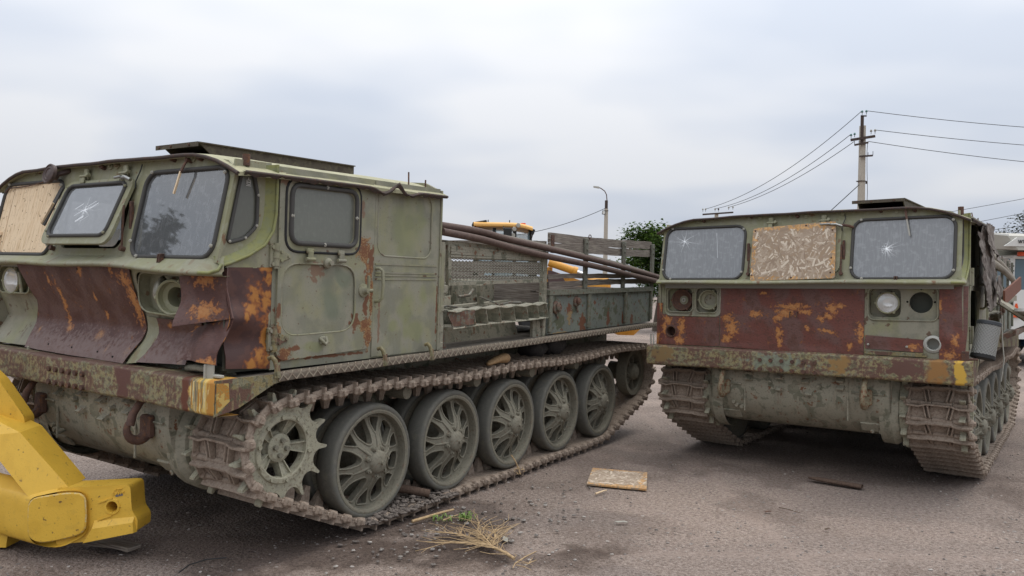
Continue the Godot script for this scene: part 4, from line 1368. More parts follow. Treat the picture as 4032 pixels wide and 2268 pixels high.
func hull_and_bumper(root: Node3D, left: bool) -> void:
	var g := G.new()
	var prof := [Vector2(2.20, 1.12), Vector2(2.30, 0.98), Vector2(2.31, 0.82), Vector2(2.28, 0.68), Vector2(2.20, 0.56), Vector2(2.07, 0.47), Vector2(1.90, 0.43), Vector2(-3.3, 0.43), Vector2(-3.72, 0.75), Vector2(-3.72, 1.14)]
	var rows := []
	for x in [-0.80, -0.785, -0.76, 0.76, 0.785, 0.80]:
		var k := clampf((absf(x) - 0.76) / 0.04, 0.0, 1.0)
		var row := PackedVector3Array()
		for p in prof:
			row.append(Vector3(x, p.y + (0.012 * k if p.y < 0.6 else 0.0), p.x - (0.02 * k * k if p.x > 1.9 else 0.0)))
		rows.append(row)
	g.grid(rows, false, false, false)
	for s in [-1, 1]:
		g.plate(side_frame(0.80, s), zy(prof, s), [], 0.0)
	g.box(Vector3(0, 1.13, -0.8), Vector3(1.6, 0.03, 5.9))
	var hull := obj("hull", g, M.hull, root)
	# tow hooks, brackets and bolts on the nose
	for s in [-1.0, 1.0]:
		var x = 0.63 * s - 0.02
		g = G.new()
		var c := PackedVector3Array()
		for k in 13:   # a thick upturned hook, its tip to the front
			var a := PI * 0.05 + PI * 1.12 * k / 12.0
			c.append(Vector3(x, 0.80 - 0.075 * sin(a), 2.385 - 0.07 * cos(a)))
		g.tube(c, 0.040, 9, 0.017)
		g.box(Vector3(x, 0.80, 2.325), Vector3(0.10, 0.14, 0.05), 0.012)
		g.tube(PackedVector3Array([Vector3(x, 0.985, 2.325), Vector3(x, 0.95, 2.375), Vector3(x + 0.004, 0.89, 2.42), Vector3(x + 0.006, 0.82, 2.44)]), 0.020, 8, 0.026)
		g.box(Vector3(x, 0.99, 2.315), Vector3(0.075, 0.05, 0.05), 0.01)
		obj("tow_hook", g, M.rust if left else M.hull_tan, hull)
	for q in [[-0.42, 0.96], [-0.42, 0.90], [-0.13, 0.93], [0.10, 0.91], [0.40, 0.94], [0.40, 0.87], [-0.13, 0.82], [0.13, 0.80]]:
		g = G.new()
		g.hexa([Vector3(q[0] - 0.032, q[1] - 0.022, 2.30), Vector3(q[0] + 0.032, q[1] - 0.022, 2.30), Vector3(q[0] + 0.032, q[1] + 0.022, 2.30), Vector3(q[0] - 0.032, q[1] + 0.022, 2.30)],
			[Vector3(q[0] - 0.03, q[1] - 0.026, 2.345), Vector3(q[0] + 0.03, q[1] - 0.026, 2.345), Vector3(q[0] + 0.03, q[1] - 0.014, 2.355), Vector3(q[0] - 0.03, q[1] - 0.014, 2.355)])
		obj("bracket", g, M.hull, hull)
	for q in [[-0.22, 0.88], [0.22, 0.87], [-0.55, 0.63], [0.63, 0.50], [0.70, 0.50], [-0.58, 0.66], [-0.5, 0.62]]:
		g = G.new()
		var z := 2.31 if q[1] > 0.8 else (2.26 if q[1] > 0.55 else 2.14)
		g.cyl(Vector3(q[0], q[1], z - 0.02), Vector3(q[0], q[1] - 0.01, z + 0.03), 0.017, 7)
		obj("bolt", g, M.hull, hull)
	for s in [-1.0, 1.0]:   # weld seams and reinforcing plates low on the nose
		g = G.new()
		g.box(Vector3(s * 0.66, 0.53, 2.175), Vector3(0.24, 0.10, 0.02), 0.004, Basis(Vector3.RIGHT, 0.75))
		g.box(Vector3(s * 0.62, 0.83, 2.312), Vector3(0.26, 0.012, 0.02), 0.003)
		g.box(Vector3(s * 0.46, 0.75, 2.307), Vector3(0.012, 0.34, 0.014), 0.003)
		obj("nose_plate", g, M.hull, hull)
		g = G.new()
		g.lathe(axis_along(Vector3(s * 0.80, 0.70, 1.93), Vector3(s, 0, 0)), [Vector2(0.33, -0.10), Vector2(0.335, 0.0), Vector2(0.30, 0.045), Vector2(0.22, 0.06), Vector2(0.0, 0.06)], 30)
		obj("final_drive", g, M.hull, hull)
		for z in [0.7, -0.2, -1.1, -2.0]:
			g = G.new()
			g.cyl(Vector3(s * 0.8, 0.90, z), Vector3(s * 1.28, 0.90, z), 0.05, 14)
			obj("return_roller", g, M.wheel, root)
	# bumper beam, a little bowed
	g = G.new()
	rows = []
	var bow := 0.012 if left else 0.006
	var sect := [Vector2(2.30, 0.965), Vector2(2.43, 0.968), Vector2(2.448, 0.975), Vector2(2.456, 0.99), Vector2(2.456, 1.145), Vector2(2.45, 1.158), Vector2(2.435, 1.166), Vector2(2.30, 1.168)]
	for i in 33:
		var x := -1.42 + 2.84 * i / 32.0
		var row := PackedVector3Array()
		for q in sect:
			row.append(Vector3(x, q.y + wobble(x * 0.5, q.y, 0.004), q.x - bow * (1 - x * x / 2.0) + wobble(x, q.y * 2, 0.003)))
		rows.append(row)
	g.grid(rows, false, false, true)
	for k in g.v.size():
		g.t[k] = Vector2((g.v[k].x + 1.42) / 2.84, 1.0 - (g.v[k].y + (2.456 - g.v[k].z) * (1.0 if g.v[k].y > 1.06 else -1.0) * 0.3 - 0.955) / 0.24)
	var beam := obj("bumper", g, M.bumper_a if left else M.bumper_b, root)
	for s in [-1.0, 1.0]:   # end plates that run back into the running board
		g = G.new()
		g.plate(side_frame(1.42, s), zy([Vector2(2.452, 0.97), Vector2(2.452, 1.165), Vector2(2.30, 1.168), Vector2(1.95, 1.166), Vector2(1.95, 1.13), Vector2(2.06, 1.11), Vector2(2.30, 1.0)], s), [], 0.012)
		obj("end_plate", g, M.bumper, beam)
	if left:
		g = G.new()
		g.plate(side_frame(1.4215, 1.0), zy([Vector2(2.444, 0.985), Vector2(2.446, 1.15), Vector2(2.37, 1.145), Vector2(2.36, 1.045)], 1.0), [], 0.002)
		obj("warning_paint", g, M.warning, beam)
	for k in 6:
		for y in [1.08, 0.995]:
			g = G.new()
			var x: float = (-0.30 + 0.08 * k) if left else (-0.27 + 0.097 * k)
			var z := 2.456 - bow * 0.95
			g.cyl(Vector3(x, y, z - 0.01), Vector3(x, y, z + 0.016), 0.019, 6)
			obj("bolt", g, M.rust, beam)
	# running boards
	for s in [-1.0, 1.0]:
		g = G.new()
		g.bar(Vector3(s * 1.11, 1.152, 2.26), Vector3(s * 1.11, 1.272, -3.93), 0.60, 0.014)
		var o := obj("running_board", g, M.deck, root)
		tread(o, Vector3(s * 1.425, 1.168, 2.03), Vector3(s * 1.425, 1.286, -3.94), s)
	if left:
		for q in [[2.05, 0.0], [1.125, 0.0], [0.615, 0.0]]:
			g = G.new()
			var z: float = q[0]
			g.tube(PackedVector3Array([Vector3(1.372, 1.255, z + 0.012), Vector3(1.395, 1.265, z + 0.008), Vector3(1.412, 1.245, z), Vector3(1.425, 1.19, z - 0.01), Vector3(1.43, 1.145, z - 0.014)]), 0.014, 6)
			g.box(Vector3(1.425, 1.185, z - 0.008), Vector3(0.008, 0.085, 0.04), 0.002)
			obj("strap_clip", g, M.bumper, root)
	g = G.new()
	var cx := 1.30 if left else 1.36
	g.box(Vector3(cx, 1.20, 2.40), Vector3(0.05, 0.085, 0.014), 0.003, Basis(Vector3.UP, 0.3))
	g.box(Vector3(cx + 0.03, 1.178, 2.385), Vector3(0.11, 0.016, 0.03), 0.003)
	g.box(Vector3(cx - 0.02, 1.20, 2.40), Vector3(0.012, 0.08, 0.05), 0.003)
	obj("bracket", g, M.pale if left else M.rust, root)

func cab_shell(root: Node3D, left: bool) -> void:
	var g := G.new()
	# roof
	var rows := []
	for i in 21:
		var z := lerpf(2.315, 0.42, i / 20.0)
		var row := PackedVector3Array()
		for j in 29:
			var x := lerpf(-1.385, 1.385, j / 28.0)
			row.append(Vector3(x, roof_y(x, z) + wobble(x, z, 0.004) - (0.008 if i == 0 else 0.0), z))
		rows.append(row)
	g.grid(rows, false, false, true)
	var under := []
	for row in rows:
		var line := PackedVector3Array()
		for p in row:
			line.append(p - Vector3(0, 0.022, 0))
		under.append(line)
	g.grid(under)
	g.grid([rows[0], under[0]], false, false, true)
	g.grid([rows[20], under[20]])
	for j in [0, 28]:
		var a := PackedVector3Array()
		var b := PackedVector3Array()
		for i in 21:
			a.append(rows[i][j])
			b.append(under[i][j])
		g.grid([a, b], false, false, j == 0)
	var roof := obj("roof", g, M.roof, root)
	g = G.new()   # dark weathered lip along the front edge
	var lip := PackedVector3Array()
	for j in 29:
		lip.append(rows[0][j] + Vector3(0, -0.010, 0.004))
	g.tube(lip, 0.012, 6)
	obj("roof_lip", g, M.dark_edge, roof)
	# torn, rusted gutters along the sides
	for s in [-1.0, 1.0]:
		g = G.new()
		var edge := []
		for i in 64:
			var z := lerpf(2.28, 0.43, i / 63.0)
			var y := roof_y(1.385, z)
			var peak := 0.0
			if left and s > 0:
				peak = 0.055 * exp(-pow((z - 0.99) / 0.045, 2)) - 0.035 * exp(-pow((z - 1.14) / 0.07, 2)) - 0.03 * exp(-pow((z - 0.86) / 0.08, 2))
			elif not left and s > 0:
				peak = 0.05 * exp(-pow((z - 0.62) / 0.03, 2))
			var rag := wobble(z * 5.0, s, 0.010) + (0.010 * sin(z * 60.0) if i % 3 == 0 else 0.0)
			edge.append(PackedVector3Array([Vector3(s * 1.375, y + 0.006 + peak * 0.6, z), Vector3(s * 1.398, y + 0.001 + peak, z), Vector3(s * (1.400 + rag * 0.3), y - 0.010 + peak * 0.9, z), Vector3(s * (1.385 + rag * 0.4), y - 0.024 + rag * 0.8 + peak * 0.7, z)]))
		g.grid(edge, false, false, s < 0)
		obj("roof_gutter", g, M.dark_edge, roof)
	g = G.new()
	g.cyl(Vector3(1.30, 2.36, 2.20), Vector3(1.30, 2.425, 2.20), 0.022, 10)
	g.cyl(Vector3(1.25, 2.43, 0.72), Vector3(1.23, 2.53, 0.70), 0.006, 6)
	g.cyl(Vector3(1.27, 2.43, 0.55), Vector3(1.27, 2.49, 0.55), 0.006, 6)
	obj("roof_stub", g, M.rust, roof)
	# long roof ventilator, open at the front
	g = G.new()
	var top := func(z): return roof_y(0.68, z) + 0.07
	var vx0 := 0.47
	var vx1 := 0.885
	g.hexa([Vector3(vx0, top.call(2.215), 2.215), Vector3(vx1, top.call(2.215), 2.215), Vector3(vx1, top.call(0.9), 0.9), Vector3(vx0, top.call(0.9), 0.9)],
		[Vector3(vx0, top.call(2.215) + 0.007, 2.215), Vector3(vx1, top.call(2.215) + 0.007, 2.215), Vector3(vx1, top.call(0.9) + 0.007, 0.9), Vector3(vx0, top.call(0.9) + 0.007, 0.9)])
	g.bar(Vector3(vx0 - 0.01, top.call(2.2) - 0.008, 2.222), Vector3(vx1, top.call(2.2) - 0.008, 2.222), 0.004, 0.028, Vector3.UP)
	for x in [vx0 + 0.03, vx1 - 0.02]:
		g.hexa([Vector3(x - 0.004, roof_y(x, 2.1) - 0.03, 2.06), Vector3(x + 0.004, roof_y(x, 2.1) - 0.03, 2.06), Vector3(x + 0.004, roof_y(x, 0.9) - 0.03, 0.9), Vector3(x - 0.004, roof_y(x, 0.9) - 0.03, 0.9)],
			[Vector3(x - 0.004, top.call(2.2), 2.20), Vector3(x + 0.004, top.call(2.2), 2.20), Vector3(x + 0.004, top.call(0.9), 0.9), Vector3(x - 0.004, top.call(0.9), 0.9)])
	g.bar(Vector3(vx0 + 0.03, top.call(0.9) - 0.035, 0.902), Vector3(vx1 - 0.02, top.call(0.9) - 0.035, 0.902), 0.006, 0.07, Vector3.UP)
	var vent := obj("roof_ventilator", g, M.vent, root)
	for x in [0.5, 0.62, 0.80]:
		g = G.new()
		g.cyl(Vector3(x, top.call(2.2) - 0.008, 2.22), Vector3(x, top.call(2.2) - 0.008, 2.232), 0.008, 6)
		obj("screw", g, M.rust, vent)
	# side walls
	for s in [1.0, -1.0]:
		cab_side(root, left, s)
	# back wall, floor, inner bulkhead
	g = G.new()
	var back := [Vector2(-1.33, 1.19), Vector2(1.33, 1.19), Vector2(1.335, 2.42), Vector2(1.2, 2.48), Vector2(0.95, 2.50), Vector2(-0.95, 2.50), Vector2(-1.2, 2.48), Vector2(-1.335, 2.42)]
	g.plate(front_frame(0.47), poly(back), [], 0.03)
	obj("rear_wall", g, M.paint, root)
	g = G.new()
	g.box(Vector3(0, 1.20, 1.38), Vector3(2.62, 0.03, 1.84))
	g.box(Vector3(0, 1.48, 2.18), Vector3(2.58, 0.55, 0.04))
	obj("cab_floor", g, M.inside, root)
	g = G.new()
	g.hexa([Vector3(-1.27, 1.74, 2.36), Vector3(1.27, 1.74, 2.36), Vector3(1.27, 1.74, 2.05), Vector3(-1.27, 1.74, 2.05)], [Vector3(-1.27, 1.815, 2.36), Vector3(1.27, 1.815, 2.36), Vector3(1.27, 1.85, 2.05), Vector3(-1.27, 1.85, 2.05)])
	obj("dashboard", g, M.dash, root)
	for x in [-0.75, 0.0, 0.75]:
		g = G.new()
		g.box(Vector3(x, 1.58, 1.05), Vector3(0.5, 0.14, 0.5), 0.04)
		g.box(Vector3(x, 1.86, 0.78), Vector3(0.5, 0.45, 0.12), 0.04)
		obj("seat", g, M.dark, root)
	g = G.new()
	var ring := PackedVector3Array()
	for k in 28:
		var a := TAU * k / 28.0
		ring.append(Vector3(-0.75 + cos(a) * 0.2, 1.87 + sin(a) * 0.12, 1.78 - sin(a) * 0.16))
	g.tube(ring, 0.013, 6, -1.0, true)
	g.cyl(Vector3(-0.75, 1.87, 1.78), Vector3(-0.75, 1.5, 2.1), 0.02, 8)
	obj("steering_wheel", g, M.black, root)

func cab_side(root: Node3D, left: bool, s: float) -> void:
	var near := s > 0.0
	var pic: Material = M.side if left and near else M.paint
	var area := Rect2(-2.40, 1.10, 2.0, 1.35)
	var f := side_frame(1.33, s)
	var outer_curve := [Vector2(2.385, 1.785), Vector2(2.327, 1.80), Vector2(2.2, 1.85), Vector2(2.09, 1.915), Vector2(2.032, 2.0), Vector2(2.014, 2.1), Vector2(2.012, 2.24), Vector2(2.012, 2.39)]
	var inner_curve := [Vector2(2.40, 1.835), Vector2(2.31, 1.855), Vector2(2.22, 1.895), Vector2(2.135, 1.955), Vector2(2.095, 2.03), Vector2(2.08, 2.1), Vector2(2.075, 2.24), Vector2(2.075, 2.38)]
	# wall behind the flare, with the doorway
	var doorway := zy([Vector2(1.98, 1.26), Vector2(1.98, 2.32), Vector2(1.93, 2.355), Vector2(1.19, 2.375), Vector2(1.19, 1.29)], s)
	var wall := [Vector2(2.02, 1.18), Vector2(2.02, 2.385), Vector2(0.46, 2.43), Vector2(0.44, 1.198)]
	var g := G.new()
	g.area = area
	g.plate(f, zy(wall, s), [doorway], 0.02)
	var side := obj("cab_side", g, pic, root)
	# lower front quarter
	if not (left and near):
		g = G.new()
		g.area = area
		g.plate(side_frame(1.336, s), zy([Vector2(2.02, 1.18), Vector2(2.022, 2.02)] + [Vector2(2.032, 2.0), Vector2(2.09, 1.915), Vector2(2.2, 1.85), Vector2(2.327, 1.80), Vector2(2.34, 1.79), Vector2(2.34, 1.17)], s), [], 0.01)
		obj("front_quarter", g, M.paint, root)
	else:
		g = G.new()
		g.area = Rect2(-2.34, 1.18, 0.32, 0.62)
		var dent := func(a, b): return 0.018 * smoothstep(1.50, 1.2, b) * smoothstep(-2.02, -2.3, a) + 0.045 * exp(-pow((b - 1.49) / 0.07, 2)) * smoothstep(-2.08, -2.32, a) - 0.02 * exp(-pow((b - 1.36) / 0.06, 2)) + wobble(a * 2.0, b * 2.0, 0.004)
		g.sheet(side_frame(1.336, s), zy([Vector2(2.024, 1.19), Vector2(2.026, 1.785), Vector2(2.325, 1.777), Vector2(2.338, 1.70), Vector2(2.338, 1.49), Vector2(2.338, 1.28), Vector2(2.34, 1.215)], s), dent, 0.04)
		obj("rusty_corner_sheet", g, M.corner, root)
		g = G.new()
		g.area = area
		g.plate(side_frame(1.334, s), zy([Vector2(2.02, 1.78), Vector2(2.022, 2.02), Vector2(2.032, 2.0), Vector2(2.09, 1.915), Vector2(2.2, 1.85), Vector2(2.327, 1.80), Vector2(2.345, 1.775)], s), [], 0.01)
		obj("front_quarter", g, M.paint, root)
		g = G.new()
		g.plate(side_frame(1.318, s), zy([Vector2(2.02, 1.18), Vector2(2.022, 1.8), Vector2(2.33, 1.78), Vector2(2.33, 1.2)], s), [], 0.01)
		obj("inner_quarter", g, M.inside, root)
	# flare: concave band between the body side and the set-back side window
	g = G.new()
	var rows := []
	for i in outer_curve.size():
		var a: Vector2 = outer_curve[i]
		var b: Vector2 = inner_curve[i]
		var row := PackedVector3Array()
		for k in 6:
			var u := k / 5.0
			var q := a.lerp(b, u)
			row.append(Vector3(s * (1.342 - 0.042 * sin(u * PI / 2)), q.y, q.x))
		rows.append(row)
	g.grid(rows, false, false, s < 0)
	var lip := PackedVector3Array([Vector3(s * 1.26, 1.742 if left and near else 1.79, 2.466), Vector3(s * 1.318, 1.742 if left and near else 1.79, 2.44), Vector3(s * 1.345, 1.76 if left and near else 1.79, 2.40)])
	for q in outer_curve:
		lip.append(Vector3(s * 1.343, q.y, q.x - 0.002))
	g.tube(lip, 0.010, 7)
	obj("pillar_flare", g, M.flare, root)
	# set-back panel with the quarter window
	var win := rounded([Vector2(-s * 2.232, 2.322), Vector2(-s * 2.152, 2.33), Vector2(-s * 2.118, 2.20), Vector2(-s * 2.12, 2.02), Vector2(-s * 2.20, 1.945), Vector2(-s * 2.318, 1.912)], 0.035)
	var qf := side_frame(1.302, s)
	g = G.new()
	g.plate(qf, zy([Vector2(2.395, 1.80), Vector2(2.272, 2.39), Vector2(2.02, 2.40), Vector2(2.02, 1.80)], s), [win], 0.012)
	var quarter := obj("window_panel", g, M.upper, root)
	gasket(quarter, qf, win, 0.011, M.gasket)
	pane(quarter, qf, win, M.pane_dirty)
	if left and near:
		var i := 0
		for p in win:
			if i % 5 == 2:
				knob(quarter, qf * Vector3(p.x * 1.0, p.y, 0.014), Vector3(s, 0, 0), 0.008, 0.008, M.pale, "stud")
			i += 1
		# small white print of a lamp-like emblem in the corner of the pane
		g = G.new()
		var e := qf.translated_local(Vector3(-2.182, 2.268, 0.0))
		for r in [[0, 0.012, 0.018, 0.003], [0, 0.0, 0.026, 0.004], [0, -0.012, 0.018, 0.003], [-0.012, 0.0, 0.003, 0.024], [0.012, 0.0, 0.003, 0.024], [0, 0.02, 0.004, 0.012], [0.0, -0.02, 0.034, 0.003]]:
			g.box(e * Vector3(r[0], r[1], 0.001), Vector3(0.001, r[3], r[2]))
		obj("emblem", g, M.white, quarter)
	# rear panel with pressed window blank and ribs
	var blank := zy(Array(rrect(0.838, 2.132, 0.59, 0.475, 0.09)), s)
	var pf := side_frame(1.338, s)
	g = G.new()
	g.area = area
	g.plate(pf, zy([Vector2(1.162, 1.20), Vector2(1.162, 2.405), Vector2(0.45, 2.43), Vector2(0.442, 1.205)], s), [blank], 0.012)
	var rear := obj("rear_panel", g, pic, root)
	g = G.new()
	g.area = area
	g.plate(side_frame(1.325, s), blank, [], 0.0)
	obj("pressed_blank", g, pic, rear)
	g = G.new()
	gasket(rear, pf, blank, 0.007, M.paint, -0.003, "pressed_edge")
	for y in [1.837, 1.778, 1.760, 1.734]:
		g = G.new()
		g.bar(Vector3(s * 1.338, y, 1.15), Vector3(s * 1.338, y + 0.006, 0.47), 0.008, 0.012, Vector3.UP)
		obj("rib", g, M.paint, rear)
	g = G.new()
	g.box(Vector3(s * 1.335, 1.81, 0.437), Vector3(0.03, 1.22, 0.02), 0.004)
	g.box(Vector3(s * 1.325, 1.60, 0.405), Vector3(0.05, 0.86, 0.045), 0.004)
	obj("corner_post", g, M.paint, rear)
	for y in [1.36, 1.52, 1.24]:
		g = G.new()
		g.cyl(Vector3(s * 1.34, y - 0.03, 0.42), Vector3(s * 1.34, y + 0.03, 0.42), 0.016, 8)
		g.box(Vector3(s * 1.345, y, 0.40), Vector3(0.02, 0.045, 0.035), 0.004)
		obj("hinge", g, M.paint, rear)
	if near:
		g = G.new()
		g.tube(PackedVector3Array([Vector3(1.338, 1.806, 1.138), Vector3(1.37, 1.806, 1.136), Vector3(1.39, 1.79, 1.128), Vector3(1.392, 1.69, 1.122), Vector3(1.39, 1.60, 1.128), Vector3(1.37, 1.582, 1.136), Vector3(1.338, 1.58, 1.138)]), 0.011, 8)
		obj("grab_handle", g, M.upper, rear)
	if not left and near:
		torn_door(root)
		return
	# the door
	var df := side_frame(1.346, s)
	var outline := rounded([Vector2(-s * 1.99, 1.228), Vector2(-s * 1.99, 2.355), Vector2(-s * 1.172, 2.398), Vector2(-s * 1.172, 1.262)], 0.085, 5)
	var glass := zy(Array(rounded([Vector2(1.888, 1.952), Vector2(1.888, 2.272), Vector2(1.372, 2.288), Vector2(1.372, 1.958)], 0.06, 5)), s)
	var frame := zy(Array(rounded([Vector2(1.942, 1.885), Vector2(1.942, 2.33), Vector2(1.312, 2.348), Vector2(1.312, 1.892)], 0.10, 5)), s)
	var lower := zy(Array(rounded([Vector2(1.958, 1.375), Vector2(1.955, 1.815), Vector2(1.342, 1.82), Vector2(1.338, 1.39)], 0.13, 5)), s)
	g = G.new()
	g.area = area
	g.plate(df, outline, [frame, lower], 0.018)
	var door := obj("door", g, pic, root)
	g = G.new()
	g.area = area
	g.plate(side_frame(1.334, s), lower, [], 0.004)
	obj("door_panel", g, pic, door)
	gasket(door, df, lower, 0.006, pic if pic != M.side else M.paint, -0.004, "pressed_edge")
	g = G.new()
	g.area = area
	g.plate(side_frame(1.349, s), frame, [glass], 0.03)
	var wf := obj("window_frame", g, M.paint, door)
	gasket(wf, side_frame(1.349, s), frame, 0.009, M.black, -0.004, "frame_seal")
	gasket(wf, side_frame(1.349, s), zy(Array(rounded([Vector2(1.905, 1.938), Vector2(1.905, 2.29), Vector2(1.355, 2.305), Vector2(1.355, 1.944)], 0.075, 5)), s), 0.016, M.gasket)
	pane(wf, side_frame(1.349, s), glass, M.pane_side if left and near else M.pane_dirty, -0.012)
	if left and near:
		for q in [[1.63, 2.30], [1.905, 2.10], [1.36, 2.13], [1.64, 1.94]]:
			knob(wf, Vector3(1.362, q[1], q[0]), Vector3.RIGHT, 0.012, 0.012, M.pale, "stud")
		for z in [1.762, 1.499]:
			g = G.new()
			g.box(Vector3(1.365, 1.895, z), Vector3(0.016, 0.03, 0.055), 0.004)
			g.box(Vector3(1.372, 1.865, z), Vector3(0.012, 0.065, 0.042), 0.004)
			g.cyl(Vector3(1.372, 1.845, z - 0.035), Vector3(1.372, 1.845, z + 0.035), 0.012, 8)
			obj("window_hinge", g, M.paint, door)
		g = G.new()
		g.lathe(axis_along(Vector3(1.346, 1.827, 1.60), Vector3.RIGHT), [Vector2(0.035, 0.0), Vector2(0.033, 0.015), Vector2(0.018, 0.028), Vector2(0.016, 0.045), Vector2(0, 0.045)], 16)
		obj("window_latch", g, M.paint, door)
		g = G.new()
		g.tube(PackedVector3Array([Vector3(1.346, 1.352, 1.645), Vector3(1.37, 1.33, 1.635), Vector3(1.372, 1.312, 1.62), Vector3(1.366, 1.328, 1.60), Vector3(1.35, 1.36, 1.598)]), 0.010, 7)
		g.box(Vector3(1.352, 1.338, 1.62), Vector3(0.014, 0.05, 0.05), 0.006)
		obj("door_hook", g, M.paint, door)
		g = G.new()
		g.lathe(axis_along(Vector3(1.346, 1.655, 1.268), Vector3.RIGHT), [Vector2(0.047, 0.0), Vector2(0.045, 0.010), Vector2(0.03, 0.016), Vector2(0.022, 0.03), Vector2(0.018, 0.05), Vector2(0, 0.052)], 20)
		g.bar(Vector3(1.39, 1.66, 1.262), Vector3(1.40, 1.755, 1.275), 0.016, 0.012, Vector3.RIGHT)
		g.cyl(Vector3(1.38, 1.655, 1.262), Vector3(1.405, 1.655, 1.235), 0.013, 8)
		obj("door_handle", g, M.paint, door)
		for q in [[1.855, 0.0], [1.362, 1.0]]:
			g = G.new()
			var y: float = q[0]
			g.cyl(Vector3(1.352, y - 0.075, 2.012), Vector3(1.352, y + 0.075, 2.012), 0.016, 10)
			for k in [-0.06, -0.015, 0.03]:
				g.cyl(Vector3(1.352, y + k, 2.012), Vector3(1.352, y + k + 0.03, 2.012), 0.02, 10)
			g.hexa([Vector3(1.347, y - 0.045, 2.0), Vector3(1.347, y + 0.045, 2.0), Vector3(1.347, y + 0.012, 1.90), Vector3(1.347, y - 0.012, 1.90)], [Vector3(1.356, y - 0.04, 2.0), Vector3(1.356, y + 0.04, 2.0), Vector3(1.356, y + 0.01, 1.905), Vector3(1.356, y - 0.01, 1.905)])
			for p in [[0.025, 1.975], [-0.025, 1.975], [0.0, 1.92]]:
				g.cyl(Vector3(1.355, y + p[0], p[1]), Vector3(1.364, y + p[0], p[1]), 0.010, 7)
			obj("door_hinge", g, M.bumper if q[1] > 0.5 else M.paint, door)
			g = G.new()
			g.box(Vector3(1.34, y, 2.035), Vector3(0.022, 0.14, 0.03), 0.004)
			g.cyl(Vector3(1.35, y + 0.05, 2.036), Vector3(1.362, y + 0.05, 2.036), 0.012, 7)
			g.cyl(Vector3(1.35, y - 0.05, 2.036), Vector3(1.362, y - 0.05, 2.036), 0.012, 7)
			obj("hinge_plate", g, M.paint, side)
	else:
		g = G.new()
		g.cyl(Vector3(s * 1.355, 1.65, 1.27), Vector3(s * 1.39, 1.65, 1.27), 0.03, 10)
		obj("door_handle", g, M.paint, door)

func torn_door(root: Node3D) -> void:
	# the right tractor: the door skin is gone, ragged cloth hangs over its frame
	var g := G.new()
	var f := side_frame(1.346, 1.0)
	g.plate(f, rounded([Vector2(-1.99, 1.228), Vector2(-1.99, 2.355), Vector2(-1.172, 2.398), Vector2(-1.172, 1.262)], 0.085, 5), [zy(Array(rounded([Vector2(1.93, 1.86), Vector2(1.93, 2.31), Vector2(1.24, 2.34), Vector2(1.24, 1.86)], 0.08)), 1.0), zy(Array(rounded([Vector2(1.93, 1.30), Vector2(1.93, 1.74), Vector2(1.24, 1.74), Vector2(1.24, 1.32)], 0.08)), 1.0)], 0.018)
	var door := obj("door_frame", g, M.paint, root)
	for y in [1.85, 1.36]:
		g = G.new()
		g.cyl(Vector3(1.36, y - 0.075, 2.012), Vector3(1.36, y + 0.075, 2.012), 0.02, 10)
		g.box(Vector3(1.36, y, 1.96), Vector3(0.02, 0.06, 0.09), 0.005)
		g.box(Vector3(1.345, y, 2.04), Vector3(0.03, 0.15, 0.03), 0.005)
		obj("door_hinge", g, M.paint, door)
	var fold := FastNoiseLite.new()
	fold.seed = 6
	fold.frequency = 3.2
	fold.fractal_octaves = 4
	fold.fractal_type = FastNoiseLite.FRACTAL_RIDGED
	var hang := func(a, b): return 0.04 + 0.04 * smoothstep(2.3, 1.7, b) + 0.035 * fold.get_noise_2d(a * 1.6, b)
	g = G.new()
	var rag := [Vector2(1.78, 1.66), Vector2(1.80, 1.75), Vector2(1.77, 1.83), Vector2(1.82, 1.90), Vector2(1.80, 1.99), Vector2(1.85, 2.05), Vector2(1.83, 2.13), Vector2(1.87, 2.18), Vector2(1.84, 2.25), Vector2(1.70, 2.20), Vector2(1.60, 2.31), Vector2(1.45, 2.33), Vector2(1.05, 2.34), Vector2(0.62, 2.36), Vector2(0.60, 2.10), Vector2(0.66, 1.95), Vector2(0.62, 1.80), Vector2(0.80, 1.62), Vector2(1.10, 1.58), Vector2(1.40, 1.56), Vector2(1.62, 1.60)]
	g.sheet(side_frame(1.35, 1.0), zy(rag, 1.0), hang, 0.04, 0.004)
	obj("ragged_cloth", g, M.cloth, door)
	g = G.new()
	var flap := func(a, b): return 0.08 + 0.03 * fold.get_noise_2d(a + 5.0, b) + 0.06 * smoothstep(2.2, 2.0, b)
	g.sheet(side_frame(1.35, 1.0), zy([Vector2(1.62, 2.34), Vector2(0.9, 2.36), Vector2(0.92, 2.04), Vector2(1.10, 2.03), Vector2(1.35, 2.12), Vector2(1.50, 2.20)], 1.0), flap, 0.04, 0.004)
	obj("cloth_flap", g, M.cloth, door)
	g = G.new()
	g.sheet(side_frame(1.40, 1.0), zy([Vector2(1.25, 1.86), Vector2(0.95, 1.90), Vector2(0.85, 1.70), Vector2(1.0, 1.62), Vector2(1.2, 1.66)], 1.0), hang, 0.05, 0.004)
	obj("cloth_scrap", g, M.cloth, door)
	g = G.new()
	g.bar(Vector3(1.44, 1.65, 1.22), Vector3(1.42, 1.93, 1.06), 0.03, 0.012, Vector3.RIGHT)
	obj("splintered_lath", g, M.softwood, door)

